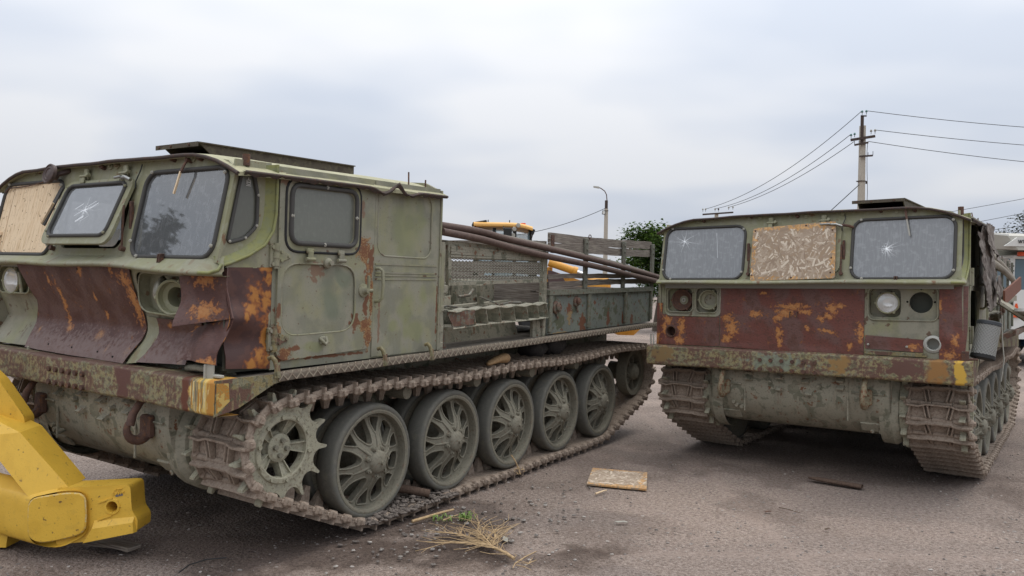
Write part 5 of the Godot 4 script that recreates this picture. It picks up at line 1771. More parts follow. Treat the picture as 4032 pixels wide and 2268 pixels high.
func screen(root: Node3D, left: bool) -> void:
	# raked windscreen wall with three openings, and the ledge below it
	var f := screen_frame()
	var lw := rrect(-0.878, 2.085, 0.80, 0.50, 0.085)
	var rw := rrect(0.884, 2.085, 0.77, 0.505, 0.085)
	var cw := rrect(0.0, 2.085, 0.72, 0.42, 0.07)
	var outer := [Vector2(-1.325, 1.80), Vector2(1.325, 1.80), Vector2(1.322, 2.33), Vector2(1.24, 2.385), Vector2(1.05, 2.42), Vector2(0.7, 2.432), Vector2(0, 2.438), Vector2(-0.7, 2.432), Vector2(-1.05, 2.42), Vector2(-1.24, 2.385), Vector2(-1.322, 2.33)]
	var g := G.new()
	g.plate(f, poly(outer), [lw, cw, rw], 0.02)
	var wall := obj("windscreen_wall", g, M.upper, root)
	g = G.new()   # the ledge: sloping top, rounded lip, short underside
	var rows := []
	for i in 49:
		var x := lerpf(-1.362, 1.362, i / 48.0)
		var k := clampf((absf(x) - 1.20) / 0.162, 0.0, 1.0)
		var zo := 2.487 - 0.10 * k * k
		var droop := 0.0
		if left:
			droop = -0.02 - 0.035 * smoothstep(0.4, 1.3, x) + 0.004 * sin(x * 6.0)
		else:
			droop = 0.004 * sin(x * 4.0)
		var y := 1.795 + droop
		var zi := 2.395 - 0.03 * k * k
		rows.append(PackedVector3Array([Vector3(x * 0.985, 1.836, zi - 0.012), Vector3(x * 0.99, 1.822, zi + 0.004), Vector3(x, y + 0.012, zo - 0.012), Vector3(x, y + 0.004, zo - 0.002), Vector3(x, y - 0.006, zo), Vector3(x, y - 0.016, zo - 0.006), Vector3(x * 0.99, y - 0.02, zo - 0.03), Vector3(x * 0.985, y - 0.015, 2.36 - 0.04 * k)]))
	g.grid(rows)
	obj("ledge", g, M.upper, root)
	var studs := []
	if left:
		studs = [[-0.914, 2.414], [-0.849, 2.419], [-0.778, 2.411], [-0.739, 2.425], [-0.018, 2.403], [0.053, 2.407], [0.125, 2.407], [0.735, 2.412], [0.856, 2.405], [0.92, 2.408], [0.997, 2.403]]
	else:
		studs = [[-0.967, 2.402], [-0.897, 2.403], [-0.815, 2.41], [-0.45, 2.42], [-0.424, 2.42], [-0.346, 2.409], [-0.062, 2.406], [0.007, 2.402], [0.078, 2.403], [0.394, 2.409], [0.708, 2.412], [0.831, 2.404], [0.903, 2.40], [0.972, 2.402]]
	var n := f.basis.z
	for i in studs.size():
		var at: Vector3 = f * Vector3(studs[i][0], studs[i][1], 0.0)
		if i % 3 == 1:
			g = G.new()
			g.cyl(at, at + n * 0.03, 0.014, 8)
			g.cyl(at + n * 0.022, at + n * 0.028 + Vector3(-0.02, 0.004, 0), 0.008, 6)
			obj("stud", g, M.rust, wall)
		else:
			knob(wall, at, n, 0.019, 0.022, M.upper, "stud")
	# panes and seals
	var b := [lw, rw]
	for i in 2:
		var seal := rrect([-0.878, 0.884][i], 2.085, [0.815, 0.785][i], [0.515, 0.52][i], 0.092)
		gasket(wall, f, seal, 0.0135, M.gasket)
		for k in 5:
			var p := seal[k * 5 + 2]
			knob(wall, f * Vector3(p.x, p.y, 0.02), n, 0.011, 0.010, M.pale, "seal_stud")
	if left:
		pane(wall, f, rw, M.pane)
	else:
		pane(wall, f, lw, M.pane_star)
		pane(wall, f, rw, M.pane_star_b)
	# hinges of the middle window
	for x in ([-0.191, 0.266] if left else [-0.232, 0.242]):
		g = G.new()
		g.box(f * Vector3(x, 2.365, 0.018), Vector3(0.045, 0.075, 0.02), 0.006)
		g.box(f * Vector3(x, 2.325, 0.035), Vector3(0.04, 0.06, 0.014), 0.005, Basis(Vector3.RIGHT, -0.25))
		g.cyl(f * Vector3(x - 0.03, 2.345, 0.04), f * Vector3(x + 0.05, 2.345, 0.04), 0.009, 7)
		g.cyl(f * Vector3(x + 0.045, 2.355, 0.02), f * Vector3(x + 0.045, 2.355, 0.045), 0.013, 7)
		obj("window_hinge", g, M.upper, wall)
	# wipers
	var wx := 0.90 if left else 0.905
	var tip: Vector3 = f * (Vector3(0.855, 2.19, 0.035) if left else Vector3(0.945, 2.18, 0.03))
	g = G.new()
	var piv: Vector3 = f * Vector3(wx, 2.395, 0.02)
	g.cyl(piv - n * 0.02, piv + n * 0.02, 0.012, 8)
	g.bar(piv + n * 0.012, piv.lerp(tip, 0.4) + n * 0.02, 0.016, 0.008, n)
	var wiper := obj("wiper", g, M.rust, wall)
	g = G.new()
	g.bar(piv.lerp(tip, 0.36) + n * 0.02, tip + n * 0.004, 0.012, 0.010, n)
	obj("wiper_blade", g, M.softwood if left else M.pale, wiper)
	g = G.new()
	g.tube(PackedVector3Array([f * Vector3(0.415, 2.40, 0.012), f * Vector3(0.425, 2.36, 0.02), f * Vector3(0.40, 2.29, 0.02), f * Vector3(0.402, 2.25, 0.014)]), 0.004, 5)
	obj("cable", g, M.wire, wall)
	g = G.new()   # catch on the ledge
	for x in [0.845, 0.862]:
		g.bar(f * Vector3(x, 1.785, 0.03), f * Vector3(x, 1.832, 0.035), 0.006, 0.03, n)
	g.box(f * Vector3(0.853, 1.835, 0.03), Vector3(0.03, 0.008, 0.025), 0.002)
	obj("ledge_catch", g, M.rust, wall)
	# the middle window
	var tilt := 0.19 if left else 0.0
	var hinge: Vector3 = f * Vector3(0, 2.32, 0.024)
	var wf := Transform3D(Basis(Vector3.RIGHT, -tilt) * Basis(Vector3.RIGHT, f.basis.y.normalized(), n), hinge)
	var frame := rrect(0.0, -0.232, 0.80, 0.46, 0.075)
	var hole := rrect(0.0, -0.222, 0.67, 0.36, 0.055)
	g = G.new()
	g.plate(wf, frame, [hole], 0.02)
	var mid := obj("middle_window", g, M.upper, root)
	gasket(mid, wf, rrect(0.0, -0.222, 0.68, 0.37, 0.06), 0.012, M.gasket)
	pane(mid, wf, hole, M.pane_web if left else M.pane)
	for k in 6:
		var p := rrect(0.0, -0.222, 0.70, 0.39, 0.06)[k * 4 + 1]
		knob(mid, wf * Vector3(p.x, p.y, 0.014), wf.basis.z, 0.009, 0.010, M.upper, "stud")
	g = G.new()   # handle at the upper corner
	g.tube(PackedVector3Array([wf * Vector3(0.31, -0.02, 0.03), wf * Vector3(0.36, -0.025, 0.045), wf * Vector3(0.41, -0.04, 0.03)]), 0.012, 7)
	g.tube(PackedVector3Array([wf * Vector3(0.22, -0.015, 0.03), wf * Vector3(0.31, -0.018, 0.042)]), 0.009, 6)
	obj("window_handle", g, M.steel, mid)
	for s in [-1.0, 1.0]:   # stays
		g = G.new()
		g.bar(f * Vector3(s * 0.412, 1.88, 0.02), wf * Vector3(s * 0.405, -0.20, 0.0), 0.012, 0.008, n)
		g.cyl(f * Vector3(s * 0.412, 1.87, 0.0), f * Vector3(s * 0.412, 1.87, 0.03), 0.016, 8)
		g.box(f * Vector3(s * 0.425, 2.08, 0.012), Vector3(0.022, 0.17, 0.022), 0.004)
		obj("window_stay", g, M.rust, wall)
	if left:
		g = G.new()   # horn on its bracket
		var h: Vector3 = f * Vector3(-0.535, 2.362, 0.085)
		g.lathe(axis_along(h, n), [Vector2(0.0, -0.05), Vector2(0.03, -0.05), Vector2(0.034, -0.02), Vector2(0.068, -0.012), Vector2(0.07, 0.012), Vector2(0.062, 0.016), Vector2(0.055, 0.010), Vector2(0.04, 0.014), Vector2(0.035, 0.008), Vector2(0.018, 0.012), Vector2(0, 0.012)], 28)
		g.bar(h - n * 0.03, f * Vector3(-0.45, 2.41, 0.0), 0.03, 0.02, n)
		obj("horn", g, M.horn, wall)
		# the left opening is boarded up
		var bf := f.translated_local(Vector3(0, 0, -0.012))
		var bs := [rounded([Vector2(-1.275, 1.915), Vector2(-1.285, 2.335), Vector2(-1.165, 2.34), Vector2(-1.150, 1.842), Vector2(-1.20, 1.84)], 0.01), rounded([Vector2(-1.138, 1.842), Vector2(-1.15, 2.345), Vector2(-0.49, 2.335), Vector2(-0.482, 1.90), Vector2(-0.53, 1.843)], 0.03)]
		for i in 2:
			g = G.new()
			g.area = Rect2(-1.3, 1.8, 0.8, 0.6)
			g.plate(bf.translated_local(Vector3(0, 0, 0.012 + i * 0.003)), bs[i], [], 0.012)
			obj("wooden_board", g, M.softwood, wall)
		g = G.new()
		g.area = Rect2(-1.3, 1.8, 0.8, 0.6)
		g.plate(f.translated_local(Vector3(0, 0, 0.012)), rounded([Vector2(-1.30, 1.835), Vector2(-1.28, 1.99), Vector2(-1.19, 1.99), Vector2(-1.165, 1.86), Vector2(-1.20, 1.832)], 0.006), [], 0.010)
		obj("wooden_board", g, M.softwood, wall)
		g = G.new()
		g.tube(PackedVector3Array([f * Vector3(-1.28, 2.28, 0.012), f * Vector3(-1.22, 2.31, 0.016), f * Vector3(-1.1, 2.315, 0.012), f * Vector3(-0.95, 2.318, 0.014), f * Vector3(-0.82, 2.33, 0.016), f * Vector3(-0.7, 2.345, 0.012)]), 0.0045, 5)
		obj("wire", g, M.rust, wall)
		g = G.new()   # torn rubber strip with a wooden wedge
		g.bar(f * Vector3(-0.44, 2.28, 0.03), f * Vector3(-0.53, 2.02, 0.05), 0.035, 0.008, n, 0.05, 0.01)
		obj("torn_strip", g, M.gasket, wall)
		g = G.new()
		g.bar(f * Vector3(-0.47, 2.17, 0.05), f * Vector3(-0.54, 2.03, 0.055), 0.022, 0.02, n)
		obj("wedge", g, M.softwood, wall)
		g = G.new()   # pale plastic sheet behind the open window
		g.plate(f.translated_local(Vector3(0, 0, 0.006)), rounded([Vector2(0.12, 1.885), Vector2(0.30, 1.885), Vector2(0.335, 1.93), Vector2(0.335, 2.0), Vector2(0.20, 1.97)], 0.03), [], 0.003)
		obj("pale_sheet", g, M.white, wall)
	else:
		g = G.new()   # strand board nailed over the middle window, hung a little askew
		var of := f.translated_local(Vector3(0, 0, 0.055))
		g.area = Rect2(-0.38, 1.79, 0.76, 0.54)
		g.plate(of, rounded([Vector2(-0.372, 1.797), Vector2(-0.382, 2.289), Vector2(-0.36, 2.296), Vector2(0.345, 2.329), Vector2(0.357, 2.318), Vector2(0.374, 1.83), Vector2(0.36, 1.818)], 0.008), [], 0.014)
		var board := obj("strand_board", g, M.strand, root)
		board.set_meta("label", "strand board covering the middle window")
		for q in [[-0.36, 2.27], [-0.36, 1.85], [0.0, 1.825], [0.335, 1.87], [0.335, 2.0], [0.33, 2.25], [0.1, 2.30]]:
			knob(board, of * Vector3(q[0], q[1], 0.0), n, 0.008, 0.006, M.rust, "nail")
		g = G.new()
		g.tube(PackedVector3Array([f * Vector3(0.38, 2.286, 0.05), f * Vector3(0.42, 2.29, 0.055), f * Vector3(0.46, 2.288, 0.03), f * Vector3(0.50, 2.275, 0.02)]), 0.012, 7)
		obj("bent_bracket", g, M.rust, wall)

func left_bend(a: float, b: float) -> float:
	# the stove-in front of the left tractor: leans in to a crease at y 1.38, then kicks out
	var z := 0.0
	if b > 1.38:
		z = lerpf(2.248, 2.40, smoothstep(1.34, 1.80, b))
	else:
		z = lerpf(2.248, 2.385, smoothstep(1.42, 1.13, b))
	return z + wobble(a * 0.9, b * 0.7, 0.010) + wobble(a * 2.6 + 3.0, b * 2.2, 0.003)

func front_of_left(root: Node3D) -> void:
	var I := Transform3D.IDENTITY
	var area := Rect2(-1.45, 1.10, 2.9, 0.76)
	var g := G.new()
	# backing panel of the original front, seen at the far left and between the sheets
	var back := func(a, b): return left_bend(a, b) - 0.012
	var lbox := rounded([Vector2(-1.24, 1.55), Vector2(-1.24, 1.745), Vector2(-0.86, 1.75), Vector2(-0.83, 1.69), Vector2(-0.795, 1.555)], 0.06)
	var rbox := rounded([Vector2(0.51, 1.66), Vector2(0.525, 1.735), Vector2(1.03, 1.715), Vector2(1.04, 1.60), Vector2(1.03, 1.475), Vector2(0.60, 1.495), Vector2(0.53, 1.535)], 0.05)
	g.area = area
	g.sheet(I, poly([Vector2(-1.36, 1.19), Vector2(-1.36, 1.775), Vector2(0.49, 1.755), Vector2(1.06, 1.72), Vector2(1.06, 1.44), Vector2(0.62, 1.43), Vector2(0.60, 1.22), Vector2(0.45, 1.19)]), back, 0.05, 0.006, [lbox, rbox])
	var front := obj("front_panel", g, M.paint, root)
	# the big rusty replacement sheet
	g = G.new()
	g.area = area
	var main_sheet := [Vector2(-0.84, 1.775), Vector2(-0.43, 1.772), Vector2(0.0, 1.765), Vector2(0.49, 1.752), Vector2(0.482, 1.63), Vector2(0.478, 1.50), Vector2(0.468, 1.39), Vector2(0.482, 1.31), Vector2(0.472, 1.24), Vector2(0.455, 1.172), Vector2(0.03, 1.172), Vector2(-0.35, 1.175), Vector2(-0.80, 1.18), Vector2(-0.825, 1.24), Vector2(-0.87, 1.40), Vector2(-0.785, 1.51), Vector2(-0.80, 1.66)]
	var b1 := func(a, b): return left_bend(a, b) + 0.004 + 0.02 * smoothstep(-0.7, -0.85, a) * smoothstep(1.45, 1.6, b) + 0.016 * smoothstep(0.38, 0.48, a) * smoothstep(1.4, 1.2, b)
	g.sheet(I, poly(main_sheet), b1, 0.045)
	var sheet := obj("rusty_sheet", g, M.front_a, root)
	for q in [[-0.2, 1.22], [0.1, 1.215], [0.3, 1.20], [-0.5, 1.22], [-0.1, 1.74]]:
		knob(sheet, Vector3(q[0], q[1], b1.call(q[0], q[1])), Vector3.BACK, 0.007, 0.005, M.dark, "rivet_hole")
	# green strip, rusty band and the lower sheet under the headlights
	g = G.new()
	var b2 := func(a, b): return left_bend(a, b) - 0.003
	g.sheet(I, poly([Vector2(0.485, 1.46), Vector2(0.60, 1.455), Vector2(0.61, 1.34), Vector2(0.595, 1.24), Vector2(0.555, 1.185), Vector2(0.46, 1.172), Vector2(0.49, 1.31), Vector2(0.472, 1.39)]), b2, 0.04)
	obj("green_strip", g, M.upper, root)
	g = G.new()
	g.area = area
	var b3 := func(a, b): return left_bend(a, b) + 0.001 + 0.006 * smoothstep(1.38, 1.40, b)
	g.sheet(I, poly([Vector2(0.592, 1.455), Vector2(1.04, 1.455), Vector2(1.05, 1.41), Vector2(1.0, 1.40), Vector2(0.99, 1.28), Vector2(1.02, 1.21), Vector2(0.55, 1.188), Vector2(0.592, 1.24), Vector2(0.606, 1.33)]), b3, 0.035)
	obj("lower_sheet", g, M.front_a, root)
	# torn right-hand sheet: upper flap and crumpled lower flap
	g = G.new()
	g.area = area
	var b4 := func(a, b): return lerpf(2.42, 2.335, smoothstep(1.04, 1.36, a)) + 0.05 * smoothstep(1.60, 1.43, b) * smoothstep(1.40, 1.10, a) + wobble(a, b * 1.5, 0.010)
	g.sheet(I, poly([Vector2(1.03, 1.72), Vector2(1.19, 1.728), Vector2(1.342, 1.775), Vector2(1.344, 1.66), Vector2(1.365, 1.56), Vector2(1.392, 1.497), Vector2(1.05, 1.435), Vector2(1.05, 1.57)]), b4, 0.03)
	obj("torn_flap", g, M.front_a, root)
	g = G.new()
	g.area = area
	var b5 := func(a, b): return 2.30 + 0.13 * smoothstep(1.50, 1.24, b) + 0.03 * smoothstep(1.2, 1.38, a) * smoothstep(1.35, 1.5, b) - 0.03 * smoothstep(1.22, 1.34, a) * smoothstep(1.4, 1.25, b) - 0.02 * smoothstep(1.1, 1.0, a) + 0.025 * exp(-pow((a - 1.20 + (b - 1.35) * 0.3) / 0.05, 2)) + wobble(a * 1.6, b * 2.0, 0.010)
	g.sheet(I, poly([Vector2(1.05, 1.425), Vector2(1.20, 1.46), Vector2(1.388, 1.502), Vector2(1.365, 1.42), Vector2(1.346, 1.29), Vector2(1.35, 1.238), Vector2(1.22, 1.255), Vector2(1.08, 1.25), Vector2(1.01, 1.228), Vector2(0.99, 1.31), Vector2(0.99, 1.39)]), b5, 0.025)
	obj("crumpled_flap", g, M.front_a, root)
	g = G.new()
	g.box(Vector3(0.0, 1.48, 2.20), Vector3(2.5, 0.56, 0.02))
	obj("inner_bulkhead", g, M.inside, root)
	# headlight boxes
	var base := front_frame(2.345)
	recess(front, base, rbox, 0.0, 0.075, [], M.upper)
	recess(front, base, lbox, 0.0, 0.075, [], M.upper)
	lamp(front, Vector3(0.93, 1.595, 2.39), Vector3(0.35, -0.06, 1.0), 0.105, "empty")
	g = G.new()
	g.lathe(axis_along(Vector3(0.735, 1.63, 2.35), Vector3(-0.75, 0.12, 0.75)), [Vector2(0.0, 0.03), Vector2(0.05, 0.024), Vector2(0.085, 0.0), Vector2(0.09, -0.012), Vector2(0.07, -0.03)], 24, true)
	obj("loose_reflector", g, M.reflector, front)
	lamp(front, Vector3(-1.06, 1.64, 2.34), Vector3(0.1, 0.0, 1.0), 0.10, "lens")
	g = G.new()
	g.tube(PackedVector3Array([Vector3(-0.92, 1.70, 2.36), Vector3(-0.87, 1.62, 2.37), Vector3(-0.86, 1.56, 2.37)]), 0.012, 6)
	obj("lamp_bracket", g, M.upper, front)
	g = G.new()   # black gap between body and bumper: the frame members behind it
	g.box(Vector3(0, 1.15, 2.22), Vector3(2.5, 0.05, 0.08), 0.01)
	g.box(Vector3(-0.75, 1.17, 2.36), Vector3(0.03, 0.04, 0.03), 0.005)
	g.box(Vector3(0.42, 1.16, 2.37), Vector3(0.03, 0.04, 0.03), 0.005)
	g.tube(PackedVector3Array([Vector3(1.0, 1.19, 2.33), Vector3(1.12, 1.205, 2.36), Vector3(1.25, 1.20, 2.35)]), 0.02, 7)
	obj("front_frame", g, M.hull, root)

func front_of_right(root: Node3D) -> void:
	var I := Transform3D.IDENTITY
	var area := Rect2(-1.45, 1.10, 2.9, 0.76)
	var flat := func(a, b): return 2.338 + wobble(a * 0.8, b * 0.8, 0.004) - 0.03 * pow(clampf((absf(a) - 1.30) / 0.07, 0, 1), 2)
	var lb1 := rrect(-1.117, 1.622, 0.275, 0.24, 0.05)
	var lb2 := rrect(-0.838, 1.622, 0.225, 0.245, 0.05)
	var rb := rrect(0.890, 1.614, 0.533, 0.28, 0.05)
	var fog_l := circle(-1.205, 1.306, 0.048)
	var fog_r := circle(1.123, 1.285, 0.048)
	var g := G.new()
	g.area = area
	g.sheet(I, poly([Vector2(-1.37, 1.165), Vector2(1.372, 1.165), Vector2(1.372, 1.80), Vector2(-1.37, 1.80)]), flat, 0.07, 0.008, [lb1, lb2, rb, fog_l, fog_r])
	var front := obj("front_panel", g, M.paint, root)
	g = G.new()
	g.box(Vector3(0, 1.48, 2.20), Vector3(2.5, 0.58, 0.02))
	obj("inner_bulkhead", g, M.inside, root)
	# rusty sheets
	var over := func(a, b): return flat.call(a, b) + 0.010 + 0.012 * smoothstep(1.24, 1.17, b) * (0.5 + 0.5 * sin(a * 9.0)) + wobble(a * 1.5, b * 1.2, 0.004)
	var sheets := [
		["rusty_sheet", [Vector2(-0.70, 1.178), Vector2(-0.69, 1.788), Vector2(0.598, 1.785), Vector2(0.592, 1.155), Vector2(0.44, 1.150)], []],
		["rusty_corner_sheet", [Vector2(-1.376, 1.172), Vector2(-1.376, 1.590), Vector2(-1.30, 1.592), Vector2(-1.305, 1.48), Vector2(-0.705, 1.476), Vector2(-0.705, 1.178)], [circle(-1.205, 1.306, 0.049)]],
		["rusty_edge_sheet", [Vector2(1.168, 1.162), Vector2(1.166, 1.752), Vector2(1.370, 1.765), Vector2(1.365, 1.40), Vector2(1.345, 1.16)], []],
		["rusty_strip", [Vector2(0.604, 1.226), Vector2(0.603, 1.340), Vector2(1.052, 1.318), Vector2(1.050, 1.212)], []]]
	for q in sheets:
		g = G.new()
		g.area = area
		var bend := over
		if q[0] == "rusty_edge_sheet":
			bend = func(a, b): return flat.call(a, b) + 0.012 + 0.02 * exp(-pow((a - 1.23) / 0.05, 2) - pow((b - 1.33) / 0.06, 2))
		g.sheet(I, poly(q[1]), bend, 0.05, 0.008, q[2])
		obj(q[0], g, M.front_b, root)
	# a thin paint-coloured sill below the strip
	g = G.new()
	g.box(Vector3(0.84, 1.190, 2.352), Vector3(0.48, 0.035, 0.01), 0.003)
	obj("sill_strip", g, M.bumper, root)
	for q in [[0.63, 1.262], [0.93, 1.255]]:
		knob(front, Vector3(q[0], q[1], 2.355), Vector3.BACK, 0.010, 0.012, M.pale, "bolt")
	for x in [-0.03, 0.03]:   # two bent wire ends on the rusty sheet
		g = G.new()
		g.tube(PackedVector3Array([Vector3(x, 1.525, 2.345), Vector3(x, 1.528, 2.37), Vector3(x, 1.475, 2.372)]), 0.006, 6)
		obj("wire_end", g, M.rust, root)
	# headlights
	var f := front_frame(2.338)
	recess(front, f, lb1, 0.004, 0.06, [], M.paint)
	recess(front, f, lb2, 0.004, 0.06, [], M.paint)
	lamp(front, Vector3(-1.10, 1.622, 2.325), Vector3(0, 0, 1), 0.108, "rusty")
	lamp(front, Vector3(-0.822, 1.628, 2.325), Vector3(0.05, 0, 1), 0.10, "empty")
	gasket(front, f, rrect(-0.985, 1.618, 0.575, 0.30, 0.05), 0.010, M.paint, 0.006, "lamp_panel_rim")
	var inner := rrect(0.752, 1.622, 0.245, 0.245, 0.05)
	var o := recess(front, f, rb, 0.004, 0.03, [inner, circle(1.028, 1.627, 0.088), circle(1.028, 1.74, 0.009, 10), circle(0.925, 1.632, 0.009, 10), circle(1.13, 1.632, 0.009, 10)], M.paint)
	g = G.new()
	g.plate(f.translated_local(Vector3(0, 0, -0.085)), inner, [], 0.01)
	g.hole_wall(f, inner, -0.085, -0.026)
	obj("lamp_recess", g, M.paint, front)
	lamp(front, Vector3(0.775, 1.62, 2.318), Vector3(0, 0, 1), 0.095, "lens")
	g = G.new()
	g.lathe(axis_along(Vector3(1.028, 1.627, 2.30), Vector3(0, 0, -1)), [Vector2(0.088, 0.0), Vector2(0.09, 0.09)], 24)
	obj("lamp_hole_sleeve", g, M.inside, front)
	# fog lamp holes
	for q in [[-1.205, 1.306, 0.0], [1.123, 1.285, 1.0]]:
		g = G.new()
		g.lathe(axis_along(Vector3(q[0], q[1], 2.345), Vector3(0, 0, 1)), [Vector2(0.047, -0.09), Vector2(0.047, 0.008), Vector2(0.052, 0.014), Vector2(0.060, 0.010), Vector2(0.072 if q[2] > 0.5 else 0.056, 0.002)], 28)
		g.lathe(axis_along(Vector3(q[0], q[1], 2.345), Vector3(0, 0, 1)), [Vector2(0.047, -0.09), Vector2(0.0, -0.09)], 20)
		obj("fog_lamp_ring", g, M.pale_ring if q[2] > 0.5 else M.rust, front)
	g = G.new()   # flat hook standing on the left end of the bumper
	g.tube(PackedVector3Array([Vector3(-1.40, 1.17, 2.40), Vector3(-1.405, 1.27, 2.40), Vector3(-1.375, 1.275, 2.40), Vector3(-1.37, 1.17, 2.40)]), 0.008, 6)
	obj("bumper_hook", g, M.pale, root)

func engine_bay(root: Node3D, left: bool) -> void:
	# between cab and bed: a grille frame above, a broken duct below it
	for s in [1.0, -1.0]:
		var g := G.new()
		g.box(Vector3(s * 1.27, 1.62, 0.345), Vector3(0.05, 0.86, 0.085), 0.006)
		g.box(Vector3(s * 1.26, 1.58, -1.285), Vector3(0.06, 0.80, 0.05), 0.006)
		g.bar(Vector3(s * 1.27, 2.035, 0.40), Vector3(s * 1.27, 2.02, -1.31), 0.05, 0.035)
		g.box(Vector3(s * 1.285, 1.665, 0.33), Vector3(0.05, 0.07, 0.10), 0.006)
		var bay := obj("bay_frame", g, M.hull, root)
		if s < 0:
			continue
		# grille: frame, three slats, woven mesh
		var f := side_frame(1.30, 1.0)
		var q := [Vector2(0.285, 2.02), Vector2(0.262, 1.695), Vector2(-1.237, 1.745), Vector2(-1.22, 2.005)]
		var inner := [Vector2(0.235, 1.912), Vector2(0.228, 1.722), Vector2(-1.208, 1.775), Vector2(-1.20, 1.945)]
		g = G.new()
		g.plate(f, zy(q, 1.0), [zy([Vector2(0.24, 1.985), Vector2(0.236, 1.945), Vector2(-1.195, 1.972), Vector2(-1.192, 1.985)], 1.0), zy(inner, 1.0)], 0.03)
		var frame := obj("grille_frame", g, M.hull, root)
		for k in 4:
			g = G.new()
			var u := k / 3.0
			g.bar(Vector3(1.303, lerpf(2.0, 1.93, u), 0.255), Vector3(1.303, lerpf(1.998, 1.955, u), -1.205), 0.012, lerpf(0.022, 0.016, u), Vector3.UP)
			obj("slat", g, M.hull, frame)
		g = G.new()
		var rowsn := 8
		for i in rowsn + 1:
			for k in 60:
				var u0 := k / 60.0
				var u1 := (k + 1) / 60.0
				var up := (k % 2 == 0)
				var v0 := (i + (0.0 if up else 0.62) - 0.3) / float(rowsn)
				var v1 := (i + (0.62 if up else 0.0) - 0.3) / float(rowsn)
				var P := func(u, v):
					var w := clampf(v, 0.0, 1.0)
					return Vector3(1.285, lerpf(lerpf(1.722, 1.912, w), lerpf(1.775, 1.945, w), u), lerpf(0.232, -1.204, u))
				g.bar(P.call(u0, v0), P.call(u1, v1), 0.006, 0.004, Vector3.RIGHT)
		obj("woven_mesh", g, M.mesh_green, frame)
		# duct with seven bays, bent and torn
		g = G.new()
		var dx := func(z): return 1.33 + 0.02 * sin(z * 5.0)
		var ty := func(z): return lerpf(1.545, 1.495, (z + 1.26) / 1.60) + 0.006 * sin(z * 25.0)
		var by := func(z): return lerpf(1.415, 1.365, (z + 1.30) / 1.55)
		var rows := []
		for i in 41:
			var z := lerpf(0.325, -1.265, i / 40.0)
			rows.append(PackedVector3Array([Vector3(dx.call(z) - 0.07, ty.call(z) + 0.01, z), Vector3(dx.call(z) - 0.01, ty.call(z) + 0.006, z), Vector3(dx.call(z), ty.call(z), z), Vector3(dx.call(z), ty.call(z) - 0.008, z)]))
		g.grid(rows, false, false, true)
		rows = []
		for i in 41:
			var z := lerpf(0.25, -1.295, i / 40.0)
			rows.append(PackedVector3Array([Vector3(dx.call(z) - 0.26, by.call(z), z), Vector3(dx.call(z), by.call(z) + 0.004 * sin(z * 30.0), z), Vector3(dx.call(z), by.call(z) - 0.010, z)]))
		g.grid(rows, false, false, true)
		g.hexa([Vector3(1.08, 1.36, 0.26), Vector3(1.09, 1.36, 0.26), Vector3(1.09, 1.41, -1.28), Vector3(1.08, 1.41, -1.28)], [Vector3(1.08, 1.50, 0.32), Vector3(1.09, 1.50, 0.32), Vector3(1.09, 1.55, -1.26), Vector3(1.08, 1.55, -1.26)])
		var duct := obj("air_duct", g, M.hull, root)
		for k in 7:
			var z := lerpf(-0.07, -1.26, k / 6.0)
			g = G.new()
			g.hexa([Vector3(1.09, by.call(z), z + 0.02), Vector3(dx.call(z) - 0.004, by.call(z), z - 0.03), Vector3(dx.call(z) - 0.004, by.call(z), z - 0.036), Vector3(1.09, by.call(z), z + 0.014)],
				[Vector3(1.09, ty.call(z), z + 0.06), Vector3(dx.call(z) - 0.004, ty.call(z), z + 0.014), Vector3(dx.call(z) - 0.004, ty.call(z), z + 0.008), Vector3(1.09, ty.call(z), z + 0.054)])
			obj("duct_vane", g, M.hull, duct)
		g = G.new()
		var bent := func(a, b): return wobble(a * 3.0, b * 3.0, 0.012)
		g.sheet(side_frame(1.335, 1.0), zy([Vector2(0.325, 1.49), Vector2(0.24, 1.37), Vector2(-0.06, 1.385), Vector2(-0.055, 1.50)], 1.0), bent, 0.04)
		obj("duct_end", g, M.rust_patch, duct)
		# struts under the duct
		for z in [0.30, -1.13, -1.20]:
			g = G.new()
			g.bar(Vector3(1.25, 1.40, z), Vector3(1.25, 1.19, z - 0.03), 0.05, 0.03, Vector3.RIGHT, 0.10, 0.03)
			obj("strut", g, M.rust_patch if z > 0 else M.hull, root)
		# covers and pipes inside the bay
		g = G.new()
		g.hexa([Vector3(0.92, 1.2, 0.1), Vector3(1.02, 1.2, 0.1), Vector3(1.02, 1.2, -1.25), Vector3(0.92, 1.2, -1.25)], [Vector3(0.86, 1.50, 0.02), Vector3(0.92, 1.50, 0.02), Vector3(0.92, 1.56, -1.25), Vector3(0.86, 1.56, -1.25)])
		g.box(Vector3(0.70, 1.62, -0.92), Vector3(0.08, 0.26, 0.62), 0.01)
		g.hexa([Vector3(0.62, 1.56, -0.30), Vector3(0.66, 1.56, -0.30), Vector3(0.66, 1.60, -0.62), Vector3(0.62, 1.60, -0.62)], [Vector3(0.62, 1.70, -0.32), Vector3(0.66, 1.70, -0.32), Vector3(0.66, 1.72, -0.62), Vector3(0.62, 1.72, -0.62)])
		g.box(Vector3(0.95, 1.60, -0.68), Vector3(0.05, 0.22, 0.05), 0.008, Basis(Vector3.RIGHT, 0.15))
		obj("engine_cover", g, M.hull, root)
		g = G.new()
		g.tube(PackedVector3Array([Vector3(1.0, 1.66, -0.50), Vector3(1.0, 1.64, -0.48), Vector3(1.0, 1.61, -0.44), Vector3(1.0, 1.595, -0.28)]), 0.014, 7)
		g.tube(PackedVector3Array([Vector3(1.15, 1.50, 0.22), Vector3(1.18, 1.53, 0.12), Vector3(1.2, 1.52, 0.02), Vector3(1.22, 1.50, -0.05)]), 0.010, 6)
